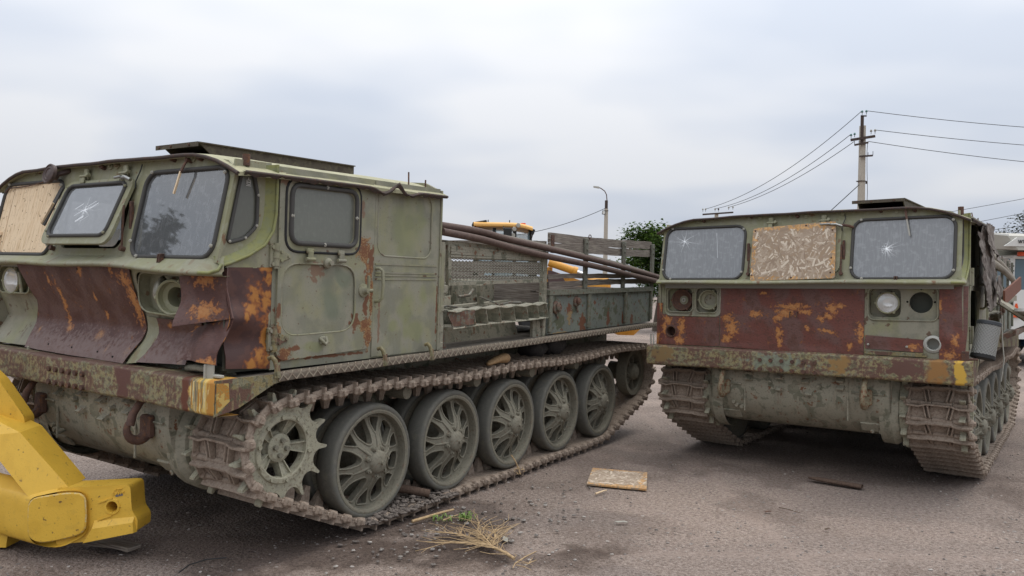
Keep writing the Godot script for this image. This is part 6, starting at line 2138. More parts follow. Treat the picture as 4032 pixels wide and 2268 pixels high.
		g.tube(PackedVector3Array([Vector3(1.1, 1.60, -0.45), Vector3(1.2, 1.55, -0.55), Vector3(1.25, 1.51, -0.62)]), 0.008, 6)
		g.tube(PackedVector3Array([Vector3(1.15, 1.53, -0.72), Vector3(1.22, 1.555, -0.80), Vector3(1.25, 1.55, -0.90)]), 0.014, 6)
		g.cyl(Vector3(0.74, 1.58, -0.92), Vector3(0.80, 1.58, -0.92), 0.025, 9)
		obj("pipes", g, M.pale_pipe, root)
	var e := G.new()   # the hood between the two sides
	e.hexa([Vector3(-0.9, 1.19, 0.3), Vector3(0.6, 1.19, 0.3), Vector3(0.6, 1.19, -1.27), Vector3(-0.9, 1.19, -1.27)], [Vector3(-0.8, 1.62, 0.3), Vector3(0.4, 1.62, 0.3), Vector3(0.4, 1.66, -1.27), Vector3(-0.8, 1.66, -1.27)])
	obj("engine_hood", e, M.hull, root)
	if not left:
		# the right tractor's bay sides hang loose
		var g := G.new()
		var sl := func(a, b): return 0.0 + wobble(a, b, 0.02)
		g.hexa([Vector3(1.34, 1.70, 0.30), Vector3(1.36, 1.70, -0.75), Vector3(1.75, 1.38, -1.15), Vector3(1.70, 1.40, -0.15)], [Vector3(1.345, 1.715, 0.30), Vector3(1.365, 1.715, -0.75), Vector3(1.755, 1.392, -1.15), Vector3(1.705, 1.412, -0.15)])
		g.bar(Vector3(1.345, 1.71, 0.32), Vector3(1.71, 1.41, -0.17), 0.03, 0.03)
		obj("hanging_panel", g, M.hull, root)
		g = G.new()
		g.bar(Vector3(1.36, 1.77, 0.30), Vector3(1.36, 1.79, -0.70), 0.06, 0.075)
		g.bar(Vector3(1.37, 1.69, -0.60), Vector3(1.40, 1.72, -2.6), 0.05, 0.07)
		obj("broken_rail", g, M.hull, root)
		g = G.new()
		g.bar(Vector3(1.43, 1.27, 0.60), Vector3(1.50, 1.20, -1.5), 0.012, 0.13)
		g.cyl(Vector3(1.44, 1.265, 0.30), Vector3(1.46, 1.265, 0.30), 0.03, 8)
		obj("loose_bar", g, M.bumper, root)

func bed(root: Node3D, left: bool) -> void:
	# open load bed: pressed-steel lower sides, weathered planks above, stakes
	var slope := func(z): return (-1.33 - z) * 0.022
	for s in [1.0, -1.0]:
		var g := G.new()
		g.area = Rect2(1.3, 1.2, 2.7, 0.55) if s > 0.0 else Rect2(-4.0, 1.2, 2.7, 0.55)
		g.plate(side_frame(1.285, s), zy([Vector2(-1.34, 1.24), Vector2(-1.34, 1.64), Vector2(-3.95, 1.70), Vector2(-3.95, 1.29)], s), [], 0.012)
		var side := obj("bed_side", g, M.bed, root)
		g = G.new()
		g.bar(Vector3(s * 1.29, 1.645, -1.325), Vector3(s * 1.29, 1.702, -3.96), 0.05, 0.05)
		obj("top_rail", g, M.bed_rail, side)
		for z in [-1.375, -2.20, -3.15, -3.92]:
			g = G.new()
			g.box(Vector3(s * 1.297, 1.44 + slope.call(z), z), Vector3(0.028, 0.36, 0.06), 0.006)
			obj("side_rib", g, M.bed_rail, side)
		if s > 0.0:
			for q in [[-1.50, 1.50, 0.055], [-1.92, 1.555, 0.045]]:
				g = G.new()
				g.lathe(axis_along(Vector3(1.285, q[1], q[0]), Vector3(1, 0.15, 0)), [Vector2(q[2] * 1.25, 0.0), Vector2(q[2] * 1.2, 0.015), Vector2(q[2] * 0.8, 0.025), Vector2(q[2] * 0.85, 0.045), Vector2(q[2] * 0.6, 0.055), Vector2(q[2] * 0.5, 0.05), Vector2(0.0, 0.06)], 16)
				g.bar(Vector3(1.30, q[1] - 0.06, q[0]), Vector3(1.305, q[1] - 0.11, q[0] - 0.02), 0.02, 0.012, Vector3.RIGHT)
				obj("filler_cap", g, M.rust_patch, side)
		# planks and stakes
		var k := 40 if left else 60
		for q in ([[1.728, 0.062], [1.800, 0.048], [2.085, 0.085], [2.178, 0.092]] if s > 0.0 else [[1.700, 0.10], [1.800, 0.105], [2.085, 0.085], [2.178, 0.092]]):
			if s < 0.0 and left and q[0] > 2.0:
				continue   # the far side has lost its upper planks
			var y: float = q[0] - 0.004
			var drop := 0.0
			if q[1] > 0.08:
				drop = 0.012
			plank(root, Vector3(s * 1.262, y, -1.36), Vector3(s * 1.262, y + 0.075 - drop, -3.93), Vector3.UP, q[1], 0.032, k, M.plank, "side_plank")
			k += 1
		for z in [-2.10, -3.06, -3.93]:
			if s < 0.0 and left:
				continue
			g = G.new()
			g.box(Vector3(s * 1.293, 1.935 + slope.call(z), z), Vector3(0.028, 0.53, 0.075), 0.005)
			for y in [1.75, 1.83, 2.08, 2.15]:
				g.cyl(Vector3(s * 1.305, y + slope.call(z), z), Vector3(s * 1.318, y + slope.call(z), z), 0.013, 6)
			obj("stake", g, M.stake, root)
		g = G.new()
		g.bar(Vector3(s * 1.285, 2.03, -1.40), Vector3(s * 1.285, 2.205, -1.40), 0.06, 0.01, Vector3.RIGHT)
		obj("strap", g, M.rust, root)
	var g := G.new()
	var ring := PackedVector3Array()
	for i in 14:
		ring.append(Vector3(1.285, 2.24 + 0.02 * sin(TAU * i / 14.0), -2.2 + 0.028 * cos(TAU * i / 14.0)))
	g.tube(ring, 0.005, 5, -1.0, true)
	obj("ring", g, M.rust, root)
	# headboard and tailboard
	var k := 80 if left else 90
	for z in [-1.345, -3.92]:
		var lift := 0.0 if z > -2.0 else 0.05
		for q in ([[1.44, 0.13], [1.58, 0.13], [1.725, 0.14], [1.875, 0.115], [2.055, 0.185]] if z > -2.0 else [[1.44, 0.13], [1.58, 0.13]]):
			plank(root, Vector3(-1.24, q[0] + lift, z), Vector3(1.24, q[0] + lift, z), Vector3.UP, q[1], 0.032, k, M.plank, "headboard_plank" if z > -2.0 else "tailboard_plank")
			k += 1
		for x in [-1.1, -0.4, 0.4, 1.1]:
			g = G.new()
			g.box(Vector3(x, (1.76 if z > -2.0 else 1.50) + lift, z - 0.03), Vector3(0.06, 0.78 if z > -2.0 else 0.28, 0.025), 0.004)
			obj("board_batten", g, M.stake, root)
	for i in 9:
		var x := -1.12 + i * 0.28
		plank(root, Vector3(x, 1.36, -1.36), Vector3(x, 1.40, -3.92), Vector3.RIGHT, 0.27, 0.03, 110 + i, M.plank, "floor_plank")

# ---------------------------------------------------------------- ground
func build_ground() -> void:
	var xs := PackedFloat64Array()
	var zs := PackedFloat64Array()
	for i in 57:
		xs.append(-14.0 + 0.5 * i)
	for i in 57:
		zs.append(-22.0 + 0.5 * i)
	for k in [20.0, 35.0, 70.0, 150.0, 350.0]:
		xs.append(k); xs.insert(0, -k)
		zs.append(k); zs.insert(0, -k - 10.0)
	var n := FastNoiseLite.new()
	n.seed = 4
	n.frequency = 0.25
	n.fractal_octaves = 3
	var v := PackedVector3Array()
	var nr := PackedVector3Array()
	var t := PackedVector2Array()
	var t2 := PackedVector2Array()
	var idx := PackedInt32Array()
	var hgt := func(x, z): return -0.012 + 0.016 * n.get_noise_2d(x, z) + 0.006 * n.get_noise_2d(x * 5.0, z * 5.0)
	for z in zs:
		for x in xs:
			v.append(Vector3(x, hgt.call(x, z), z))
			nr.append(Vector3(hgt.call(x - 0.2, z) - hgt.call(x + 0.2, z), 0.4, hgt.call(x, z - 0.2) - hgt.call(x, z + 0.2)).normalized())
			t.append(Vector2(x, z) / 3.4)
			t2.append(Vector2((x + 14.0) / 28.0, (z + 22.0) / 28.0))
	var w := xs.size()
	for j in zs.size() - 1:
		for i in w - 1:
			var a := j * w + i
			idx.append_array([a, a + 1, a + w, a + 1, a + w + 1, a + w])
	var arr := []
	arr.resize(Mesh.ARRAY_MAX)
	arr[Mesh.ARRAY_VERTEX] = v
	arr[Mesh.ARRAY_NORMAL] = nr
	arr[Mesh.ARRAY_TEX_UV] = t
	arr[Mesh.ARRAY_TEX_UV2] = t2
	arr[Mesh.ARRAY_INDEX] = idx
	var mesh := ArrayMesh.new()
	mesh.add_surface_from_arrays(Mesh.PRIMITIVE_TRIANGLES, arr)
	# fine crushed stone pressed into earth
	var cell := noise("cell_fine", 0.16, 1, FastNoiseLite.TYPE_CELLULAR, 1024, 1024)
	var cell2 := noise("cell_mid", 0.07, 1, FastNoiseLite.TYPE_CELLULAR, 1024, 1024)
	var g1 := noise("ground1", 0.03, 5, FastNoiseLite.TYPE_SIMPLEX_SMOOTH, 1024, 1024, 0.65)
	var g2 := noise("ground2", 0.25, 3, FastNoiseLite.TYPE_SIMPLEX_SMOOTH, 1024, 1024)
	var g3 := noise("ground3", 0.5, 2, FastNoiseLite.TYPE_SIMPLEX_SMOOTH, 1024, 1024)
	var g := Tex.new(1024, 1024, Color(0.585, 0.528, 0.49))
	var g4 := noise("ground4", 0.085, 4, FastNoiseLite.TYPE_SIMPLEX_SMOOTH, 1024, 1024, 0.7)
	g.layer(g1, 110, 190, Color(0.625, 0.57, 0.535), 0.7)
	g.layer(cell, 70, 150, Color(0.68, 0.63, 0.595), 0.6)
	g.layer(g4, 140, 195, Color(0.41, 0.355, 0.32), 0.8)
	g.layer(g4, 105, 70, Color(0.73, 0.685, 0.65), 0.7)
	g.layer(g2, 155, 205, Color(0.43, 0.375, 0.34), 0.7)
	g.layer(g3, 165, 200, Color(0.70, 0.665, 0.63), 0.7)
	g.layer(g3, 95, 60, Color(0.27, 0.235, 0.215), 0.7)
	g.layer(cell2, 110, 190, Color(0.53, 0.48, 0.445), 0.4)
	var m := mat(g.done(), 0.92)
	m.normal_enabled = true
	m.normal_texture = relief(g4, 1024, 1024, 6.0)
	m.normal_scale = 1.0
	m.heightmap_enabled = false
	# broad patches, laid once over the yard: damp earth and oil by the tracks, paler dry gravel elsewhere
	var mid := noise("mid", 0.02, 5)
	var mid2 := noise("mid2", 0.03, 5)
	var p := Tex.new(1024, 1024, Color(0.90, 0.89, 0.88))
	p.layer(noise("big", 0.006, 3), 110, 180, Color(1.0, 0.985, 0.97), 0.9)
	p.layer(mid, 150, 190, Color(0.78, 0.755, 0.74), 0.6)
	for q in [   # x, z, rx, rz, tone, share
		[-0.9, -4.9, 1.2, 0.55, 0, 0.8], [-0.35, -5.5, 0.5, 0.35, 0, 0.8], [-0.25, -5.05, 0.55, 0.3, 0, 0.7], [-1.9, -5.1, 1.3, 0.8, 1, 0.6], [0.2, -4.75, 0.4, 0.22, 0, 0.5], [-0.9, -5.6, 0.5, 0.35, 1, 0.7], [-2.6, -4.6, 1.0, 0.6, 1, 0.5], [0.75, -4.5, 0.25, 0.2, 2, 0.5],
		[1.0, -7.6, 1.2, 0.5, 1, 0.35], [3.2, -7.2, 1.4, 0.5, 1, 0.4], [4.6, -6.4, 0.7, 0.5, 1, 0.5], [0.3, -6.6, 0.5, 0.3, 1, 0.3], [1.6, -9.0, 0.8, 1.2, 2, 0.3], [0.4, -5.6, 0.7, 0.3, 2, 0.4], [2.4, -5.6, 1.2, 0.3, 3, 0.5], [-0.6, -4.45, 0.7, 0.2, 3, 0.5]]:
		p.blot((q[0] + 14.0) * 36.57, (q[1] + 22.0) * 36.57, q[2] * 36.57, q[3] * 36.57, [Color(0.50, 0.455, 0.43), Color(0.66, 0.63, 0.615), Color(0.80, 0.80, 0.815), Color(1.0, 0.985, 0.97)][q[4]], mid2, 0.9, 0.35, q[5])
	m.detail_enabled = true
	m.detail_blend_mode = BaseMaterial3D.BLEND_MODE_MUL
	m.detail_uv_layer = BaseMaterial3D.DETAIL_UV_2
	m.detail_albedo = p.done()
	var o := put("ground", mesh, m)
	o.set_meta("kind", "structure")
	# loose stones
	var tint := StandardMaterial3D.new()
	tint.vertex_color_use_as_albedo = true
	tint.roughness = 0.9
	var stone := stone_mesh(3)
	var r := RandomNumberGenerator.new()
	r.seed = 21
	var spots := []
	while spots.size() < 9000:
		var z := -3.6 - 6.5 * pow(r.randf(), 1.6)
		var x := r.randf_range(-0.75, 0.75) * -z
		var dense := n.get_noise_2d(x * 3.0 + 50, z * 3.0)
		if dense + r.randf() * 0.7 < 0.25:
			continue
		var s := 0.003 + 0.0085 * pow(r.randf(), 4)
		spots.append([Vector3(x, hgt.call(x, z) + s * 0.15, z), s, r.randf()])
	scatter("gravel", stone, tint, spots, r, func(q): return Color(0.13, 0.11, 0.098).lerp(Color(0.42, 0.38, 0.345), q * q))
	spots = []
	for k in 150:   # a few larger pebbles and clods by the left tractor's track
		var a := r.randf()
		var x := lerpf(-1.0, 0.5, a) + r.randf_range(-0.25, 0.35)
		var z := lerpf(-5.0, -6.3, a) + r.randf_range(-0.3, 0.7)
		var s := r.randf_range(0.006, 0.016)
		spots.append([Vector3(x, s * 0.2, z), s, r.randf()])
	scatter("pebbles", stone, tint, spots, r, func(q): return Color(0.13, 0.11, 0.096).lerp(Color(0.40, 0.37, 0.335), q * q))
	spots = []
	for k in 700:   # earth heaped on the left tractor's lower track run
		var zz := r.randf_range(0.25, 1.25)
		var x := 1.14 + r.randf_range(-0.1, 0.30)
		var p3: Vector3 = Transform3D(Basis.from_euler(Vector3(0.0060574, -0.5657415, -0.0176284)), Vector3(-1.4746, 0.0214, -6.9269)) * Vector3(x, 0.075 + 0.05 * r.randf() * (1.0 - absf(x - 1.2) * 3.0), zz)
		spots.append([p3, r.randf_range(0.006, 0.026), r.randf()])
	scatter("earth_clods", stone_mesh(8), tint, spots, r, func(q): return Color(0.10, 0.082, 0.07).lerp(Color(0.19, 0.16, 0.137), q))

func stone_mesh(seed: int) -> ArrayMesh:
	var r := RandomNumberGenerator.new()
	r.seed = seed
	var rows := []
	for i in 5:
		var row := PackedVector3Array()
		for j in 7:
			var la := PI * (i / 4.0 - 0.5)
			var lo := TAU * j / 7.0
			row.append(Vector3(cos(la) * cos(lo), sin(la) * 0.65, cos(la) * sin(lo)) * r.randf_range(0.8, 1.2))
		rows.append(row)
	var g := G.new()
	g.grid(rows, false, true, true)
	return g.mesh()

func scatter(called: String, mesh: Mesh, m: Material, spots: Array, r: RandomNumberGenerator, tone: Callable) -> void:
	var mm := MultiMesh.new()
	mm.transform_format = MultiMesh.TRANSFORM_3D
	mm.use_colors = true
	mm.mesh = mesh
	mm.instance_count = spots.size()
	for i in spots.size():
		var b := Basis.from_euler(Vector3(r.randf_range(-0.4, 0.4), r.randf() * TAU, r.randf_range(-0.4, 0.4))).scaled(Vector3(r.randf_range(0.8, 1.5), r.randf_range(0.6, 1.0), r.randf_range(0.7, 1.2)) * spots[i][1])
		mm.set_instance_transform(i, Transform3D(b, spots[i][0]))
		mm.set_instance_color(i, tone.call(spots[i][2]))
	var o := MultiMeshInstance3D.new()
	o.name = numbered(called)
	o.multimesh = mm
	o.material_override = m
	o.set_meta("kind", "stuff")
	add_child(o)

# ---------------------------------------------------------------- background
func wire(label: String, a: Vector3, b: Vector3, sag: float, r := 0.012, group := "") -> void:
	var p := PackedVector3Array()
	for i in 25:
		var u := i / 24.0
		p.append(a.lerp(b, u) - Vector3(0, 4.0 * sag * u * (1.0 - u), 0))
	var g := G.new()
	g.tube(p, r, 5)
	tag(obj("overhead_wire", g, M.wire), label, "wire", group)

func insulator(parent: Node, at: Vector3, m: Material) -> void:
	var g := G.new()
	g.cyl(at - Vector3(0, 0.16, 0), at, 0.012, 6)
	var pin := obj("insulator_pin", g, M.wire, parent)
	g = G.new()
	g.lathe(Transform3D(Basis.IDENTITY, at), [Vector2(0.0, -0.06), Vector2(0.035, -0.06), Vector2(0.06, -0.035), Vector2(0.03, -0.02), Vector2(0.045, 0.0), Vector2(0.03, 0.03), Vector2(0.0, 0.045)], 10)
	obj("insulator", g, m, pin)

func build_background() -> void:
	utility_poles()
	street_lamp()
	wheel_loader()
	dump_truck()
	tree("green_tree", "bushy bright green tree behind the left tractor's load bed", Vector3(6.5, 0, -34), 4.7, 2.1, 12000, 0.17, Color(0.22, 0.40, 0.09), Color(0.42, 0.62, 0.17), 5, 1.0)
	tree("pale_tree", "sparse pale grey-leaved tree at the right edge behind the white truck", Vector3(40.6, 0, -60), 9.6, 3.6, 1800, 0.20, Color(0.22, 0.24, 0.21), Color(0.36, 0.38, 0.36), 9, 0.5)
	# trees that stand behind the photographer and show in the left tractor's windscreen
	var spots := [[-42.7, -6.9, 15.6], [-42.0, -9.4, 13.4], [-42.0, -4.2, 14.0], [-46.0, -0.5, 14.2]]
	var words := ["tall", "low rounded", "slender", "broad"]
	for i in 4:
		tree("yard_tree", words[i] + " dark leafy tree left of the yard, mirrored in the left tractor's windscreen", Vector3(spots[i][0], 0, spots[i][1]), spots[i][2], [2.6, 2.2, 1.8, 3.0][i], 3000, 0.5, Color(0.03, 0.055, 0.02), Color(0.06, 0.10, 0.035), 20 + i, 0.9)
	left_edge_things()

func tree(called: String, label: String, at: Vector3, high: float, wide: float, leaves: int, leaf: float, c0: Color, c1: Color, seed: int, full: float) -> void:
	var r := RandomNumberGenerator.new()
	r.seed = seed
	var t := thing(called, label, "tree")
	t.position = at
	var g := G.new()
	var top := Vector3(0.2, high * 0.9, 0.1)
	var trunk := PackedVector3Array()
	for i in 8:
		var u := i / 7.0
		trunk.append(Vector3(0.12 * sin(u * 4.0 + seed), 0, 0.1 * cos(u * 5.0)).lerp(top, u) + Vector3(0, 0, 0))
	g.tube(trunk, 0.028 * high, 8, 0.008)
	var tips := []
	for k in (26 if full > 0.7 else 34):
		var u := r.randf_range(0.22, 0.95)
		var from := Vector3.ZERO.lerp(top, u)
		var a := r.randf() * TAU
		var reach := wide * (1.0 - 0.55 * absf(u - 0.5) * 1.6) * r.randf_range(0.55, 1.0)
		var to := from + Vector3(cos(a) * reach, r.randf_range(0.15, 0.5) * reach, sin(a) * reach)
		var midp := from.lerp(to, 0.5) + Vector3(0, 0.1 * reach, 0)
		g.tube(PackedVector3Array([from, midp, to]), 0.008 * high * (1.1 - u), 5, 0.006)
		tips.append([from.lerp(to, 0.45), to])
		for q in 3:
			var w := to.lerp(midp, r.randf()) 
			var e := w + Vector3(r.randf_range(-1, 1), r.randf_range(0, 1), r.randf_range(-1, 1)) * reach * 0.35
			g.tube(PackedVector3Array([w, e]), 0.012, 4, 0.004)
			tips.append([w, e])
	obj("trunk", g, M.bark, t)
	g = G.new()
	var q := [Vector3(0, 0, 0), Vector3(0.32, 0.08, 0.35), Vector3(0, -0.06, 1.0), Vector3(-0.32, 0.08, 0.35)]
	g.tri(q[0], q[1], q[2], Vector3(0.3, 0.9, 0).normalized(), Vector3(0.3, 0.9, 0).normalized(), Vector3(0.3, 0.9, 0).normalized())
	g.tri(q[0], q[2], q[3], Vector3(-0.3, 0.9, 0).normalized(), Vector3(-0.3, 0.9, 0).normalized(), Vector3(-0.3, 0.9, 0).normalized())
	var v := PackedVector3Array()
	var nn := PackedVector3Array()
	var cc := PackedColorArray()
	for i in leaves:
		var b: Array = tips[r.randi() % tips.size()]
		var p: Vector3 = b[0].lerp(b[1], r.randf_range(0.1, 1.1))
		p += Vector3(r.randfn(), r.randfn(), r.randfn()) * wide * 0.11 * full
		p.y = maxf(p.y, 0.25)
		var s := leaf * r.randf_range(0.6, 1.3)
		var x := Transform3D(Basis.from_euler(Vector3(r.randf_range(-0.9, 0.5), r.randf() * TAU, r.randf_range(-0.6, 0.6))).scaled(Vector3.ONE * s), p)
		var c := c0.lerp(c1, r.randf())
		for k in g.v.size():
			v.append(x * g.v[k])
			nn.append((x.basis * g.n[k]).normalized())
			cc.append(c)
	var arr := []
	arr.resize(Mesh.ARRAY_MAX)
	arr[Mesh.ARRAY_VERTEX] = v
	arr[Mesh.ARRAY_NORMAL] = nn
	arr[Mesh.ARRAY_COLOR] = cc
	var am := ArrayMesh.new()
	am.add_surface_from_arrays(Mesh.PRIMITIVE_TRIANGLES, arr)
	put("crown", am, M.leaf, t).set_meta("kind", "stuff")

func utility_poles() -> void:
	var t := thing("utility_pole", "tall concrete utility pole with three crossarms above the right tractor's roof", "utility pole", "concrete utility poles")
	t.position = Vector3(15.05, 0, -33)
	var g := G.new()
	g.hexa([Vector3(-0.15, -0.3, -0.13), Vector3(0.15, -0.3, -0.13), Vector3(0.15, -0.3, 0.13), Vector3(-0.15, -0.3, 0.13)], [Vector3(-0.085, 9.13, -0.09), Vector3(0.12, 9.13, -0.09), Vector3(0.12, 9.13, 0.09), Vector3(-0.085, 9.13, 0.09)])
	obj("post", g, M.concrete, t)
	g = G.new()
	g.box(Vector3(-0.06, 8.93, 0.12), Vector3(0.12, 1.2, 0.06))
	g.box(Vector3(0.0, 9.53, 0.12), Vector3(0.24, 0.05, 0.06))
	obj("extension_bracket", g, M.dark_edge, t)
	for q in [[-0.57, 8.46, 0.49, 8.66, 0.11], [-0.40, 8.25, 0.20, 8.38, 0.08], [-0.18, 7.76, 0.40, 7.82, 0.07]]:
		g = G.new()
		g.bar(Vector3(q[0], q[1], 0.2), Vector3(q[2], q[3], 0.14), 0.07, q[4])
		obj("crossarm", g, M.dark_edge, t)
	for q in [[-0.40, 8.42], [-0.21, 8.45], [0.19, 7.95], [0.40, 8.0]]:
		g = G.new()
		g.cyl(Vector3(q[0], q[1] - 0.18, 0.18), Vector3(q[0], q[1], 0.18), 0.012, 6)
		obj("pin", g, M.wire, t)
	for q in [[-0.09, 9.72], [0.09, 9.74], [-0.55, 8.70], [-0.40, 8.75], [0.31, 8.90], [0.48, 8.92]]:
		insulator(t, Vector3(q[0], q[1], 0.17), M.insulator if q[0] < 0.2 else M.pale)
	g = G.new()
	g.box(Vector3(0.0, 6.72, 0.0), Vector3(0.30, 0.03, 0.27))
	g.box(Vector3(0.18, 6.66, 0.1), Vector3(0.06, 0.12, 0.06))
	g.bar(Vector3(-0.15, 6.72, 0.14), Vector3(-0.30, 6.70, 0.16), 0.02, 0.02)
	obj("band", g, M.dark_edge, t)
	g = G.new()
	g.tube(PackedVector3Array([Vector3(0.19, 8.35, 0.12), Vector3(0.16, 8.0, 0.14), Vector3(0.17, 7.2, 0.15), Vector3(0.20, 6.6, 0.14), Vector3(0.21, 6.2, 0.14), Vector3(0.19, 5.4, 0.14), Vector3(0.20, 3.0, 0.14)]), 0.012, 5)
	obj("down_cable", g, M.wire, t)
	# the next pole, only its crossarm clears the roof of the right tractor
	t = thing("utility_pole", "farther utility pole whose single crossarm peeks over the right tractor's roof", "utility pole", "concrete utility poles")
	t.position = Vector3(12.0, 0, -45)
	g = G.new()
	g.hexa([Vector3(-0.15, -0.3, -0.13), Vector3(0.15, -0.3, -0.13), Vector3(0.15, -0.3, 0.13), Vector3(-0.15, -0.3, 0.13)], [Vector3(-0.09, 6.5, -0.09), Vector3(0.09, 6.5, -0.09), Vector3(0.09, 6.5, 0.09), Vector3(-0.09, 6.5, 0.09)])
	obj("post", g, M.concrete, t)
	g = G.new()
	g.bar(Vector3(-0.85, 6.40, 0.12), Vector3(0.95, 6.56, 0.12), 0.08, 0.09)
	obj("crossarm", g, M.dark_edge, t)
	for q in [[-0.84, 6.72], [-0.68, 6.73], [-0.12, 6.75], [0.08, 6.74], [0.68, 6.86], [0.93, 6.88]]:
		insulator(t, Vector3(q[0], q[1], 0.12), M.pale if absf(q[0]) > 0.1 else M.dark_edge)
	var near := Vector3(15.05, 0, -32.83)
	var far := Vector3(12.0, 0, -44.88)
	wire("topmost wire running from the tall pole's tip down to the farther pole", near + Vector3(-0.12, 9.72, 0), far + Vector3(-0.68, 6.73, 0), 0.62, 0.014)
	wire("wire from the tall pole's upper crossarm down to the farther pole", near + Vector3(-0.58, 8.70, 0), far + Vector3(-0.12, 6.75, 0), 0.5, 0.014)
	wire("wire from the tall pole's second crossarm to the right end of the farther pole", near + Vector3(-0.42, 8.40, 0), far + Vector3(0.68, 6.86, 0), 0.35, 0.014)
	wire("topmost wire leaving the tall pole to the right", near + Vector3(0.12, 9.74, 0), Vector3(45, 9.9, -33), 0.85, 0.014)
	wire("middle wire leaving the tall pole to the right", near + Vector3(0.50, 8.92, 0), Vector3(45, 8.9, -33), 0.75, 0.014)
	wire("lowest wire leaving the tall pole to the right", near + Vector3(0.2, 8.42, 0), Vector3(45, 7.8, -33), 0.85, 0.014)
	wire("service wire slanting down left from the tall pole behind the right tractor's roof", near + Vector3(-0.16, 6.55, 0), Vector3(12.3, 3.9, -33.5), 0.0, 0.018)
	wire("highest of the three thin wires crossing behind the pale tree", Vector3(22, 6.2, -50), Vector3(46, 11.2, -50), 0.2, 0.016)
	wire("middle of the three thin wires crossing behind the pale tree", Vector3(22, 5.1, -50), Vector3(46, 10.3, -50), 0.15, 0.016)
	wire("lowest of the three thin wires crossing behind the pale tree", Vector3(22, 4.9, -50), Vector3(46, 8.7, -50), 0.1, 0.016)

func street_lamp() -> void:
	var t := thing("street_lamp", "single street lamp on a slim concrete post with a floodlight below its curved arm", "street lamp")
	t.position = Vector3(5.6, 0, -46)
	var g := G.new()
	g.hexa([Vector3(-0.15, -0.3, -0.12), Vector3(0.15, -0.3, -0.12), Vector3(0.15, -0.3, 0.12), Vector3(-0.15, -0.3, 0.12)], [Vector3(-0.10, 6.75, -0.09), Vector3(0.10, 6.75, -0.09), Vector3(0.10, 6.75, 0.09), Vector3(-0.10, 6.75, 0.09)])
	obj("post", g, M.concrete, t)
	g = G.new()
	g.box(Vector3(0.0, 6.98, 0.0), Vector3(0.17, 0.55, 0.15), 0.01)
	g.box(Vector3(0.0, 6.62, 0.0), Vector3(0.24, 0.04, 0.22))
	obj("clamp", g, M.dark_edge, t)
	g = G.new()
	g.tube(PackedVector3Array([Vector3(0, 6.9, 0), Vector3(0.03, 7.3, 0), Vector3(0.0, 7.6, 0), Vector3(-0.12, 7.82, 0), Vector3(-0.35, 7.98, 0), Vector3(-0.5, 8.03, 0)]), 0.03, 7)
	obj("arm", g, M.rust, t)
	g = G.new()
	g.hexa([Vector3(-0.46, 7.97, -0.08), Vector3(-0.46, 7.97, 0.08), Vector3(-0.80, 8.02, 0.05), Vector3(-0.80, 8.02, -0.05)], [Vector3(-0.46, 8.08, -0.06), Vector3(-0.46, 8.08, 0.06), Vector3(-0.80, 8.11, 0.035), Vector3(-0.80, 8.11, -0.035)])
	obj("lamp_head", g, M.pale, t)
	g = G.new()
	g.box(Vector3(-0.16, 6.50, 0.14), Vector3(0.20, 0.24, 0.06), 0.01, Basis(Vector3.FORWARD, 0.15))
	g.bar(Vector3(-0.1, 6.6, 0.08), Vector3(0, 6.6, 0.05), 0.03, 0.03)
	var f := obj("floodlight", g, M.dark, t)
	g = G.new()
	g.box(Vector3(-0.16, 6.50, 0.172), Vector3(0.15, 0.18, 0.008), 0.0, Basis(Vector3.FORWARD, 0.15))
	obj("floodlight_glass", g, M.white, f)
	wire("slack wire running from the street lamp post down left to the loader cab", Vector3(5.5, 6.75, -45.9), Vector3(-1.5, 4.7, -44), 0.35, 0.018)

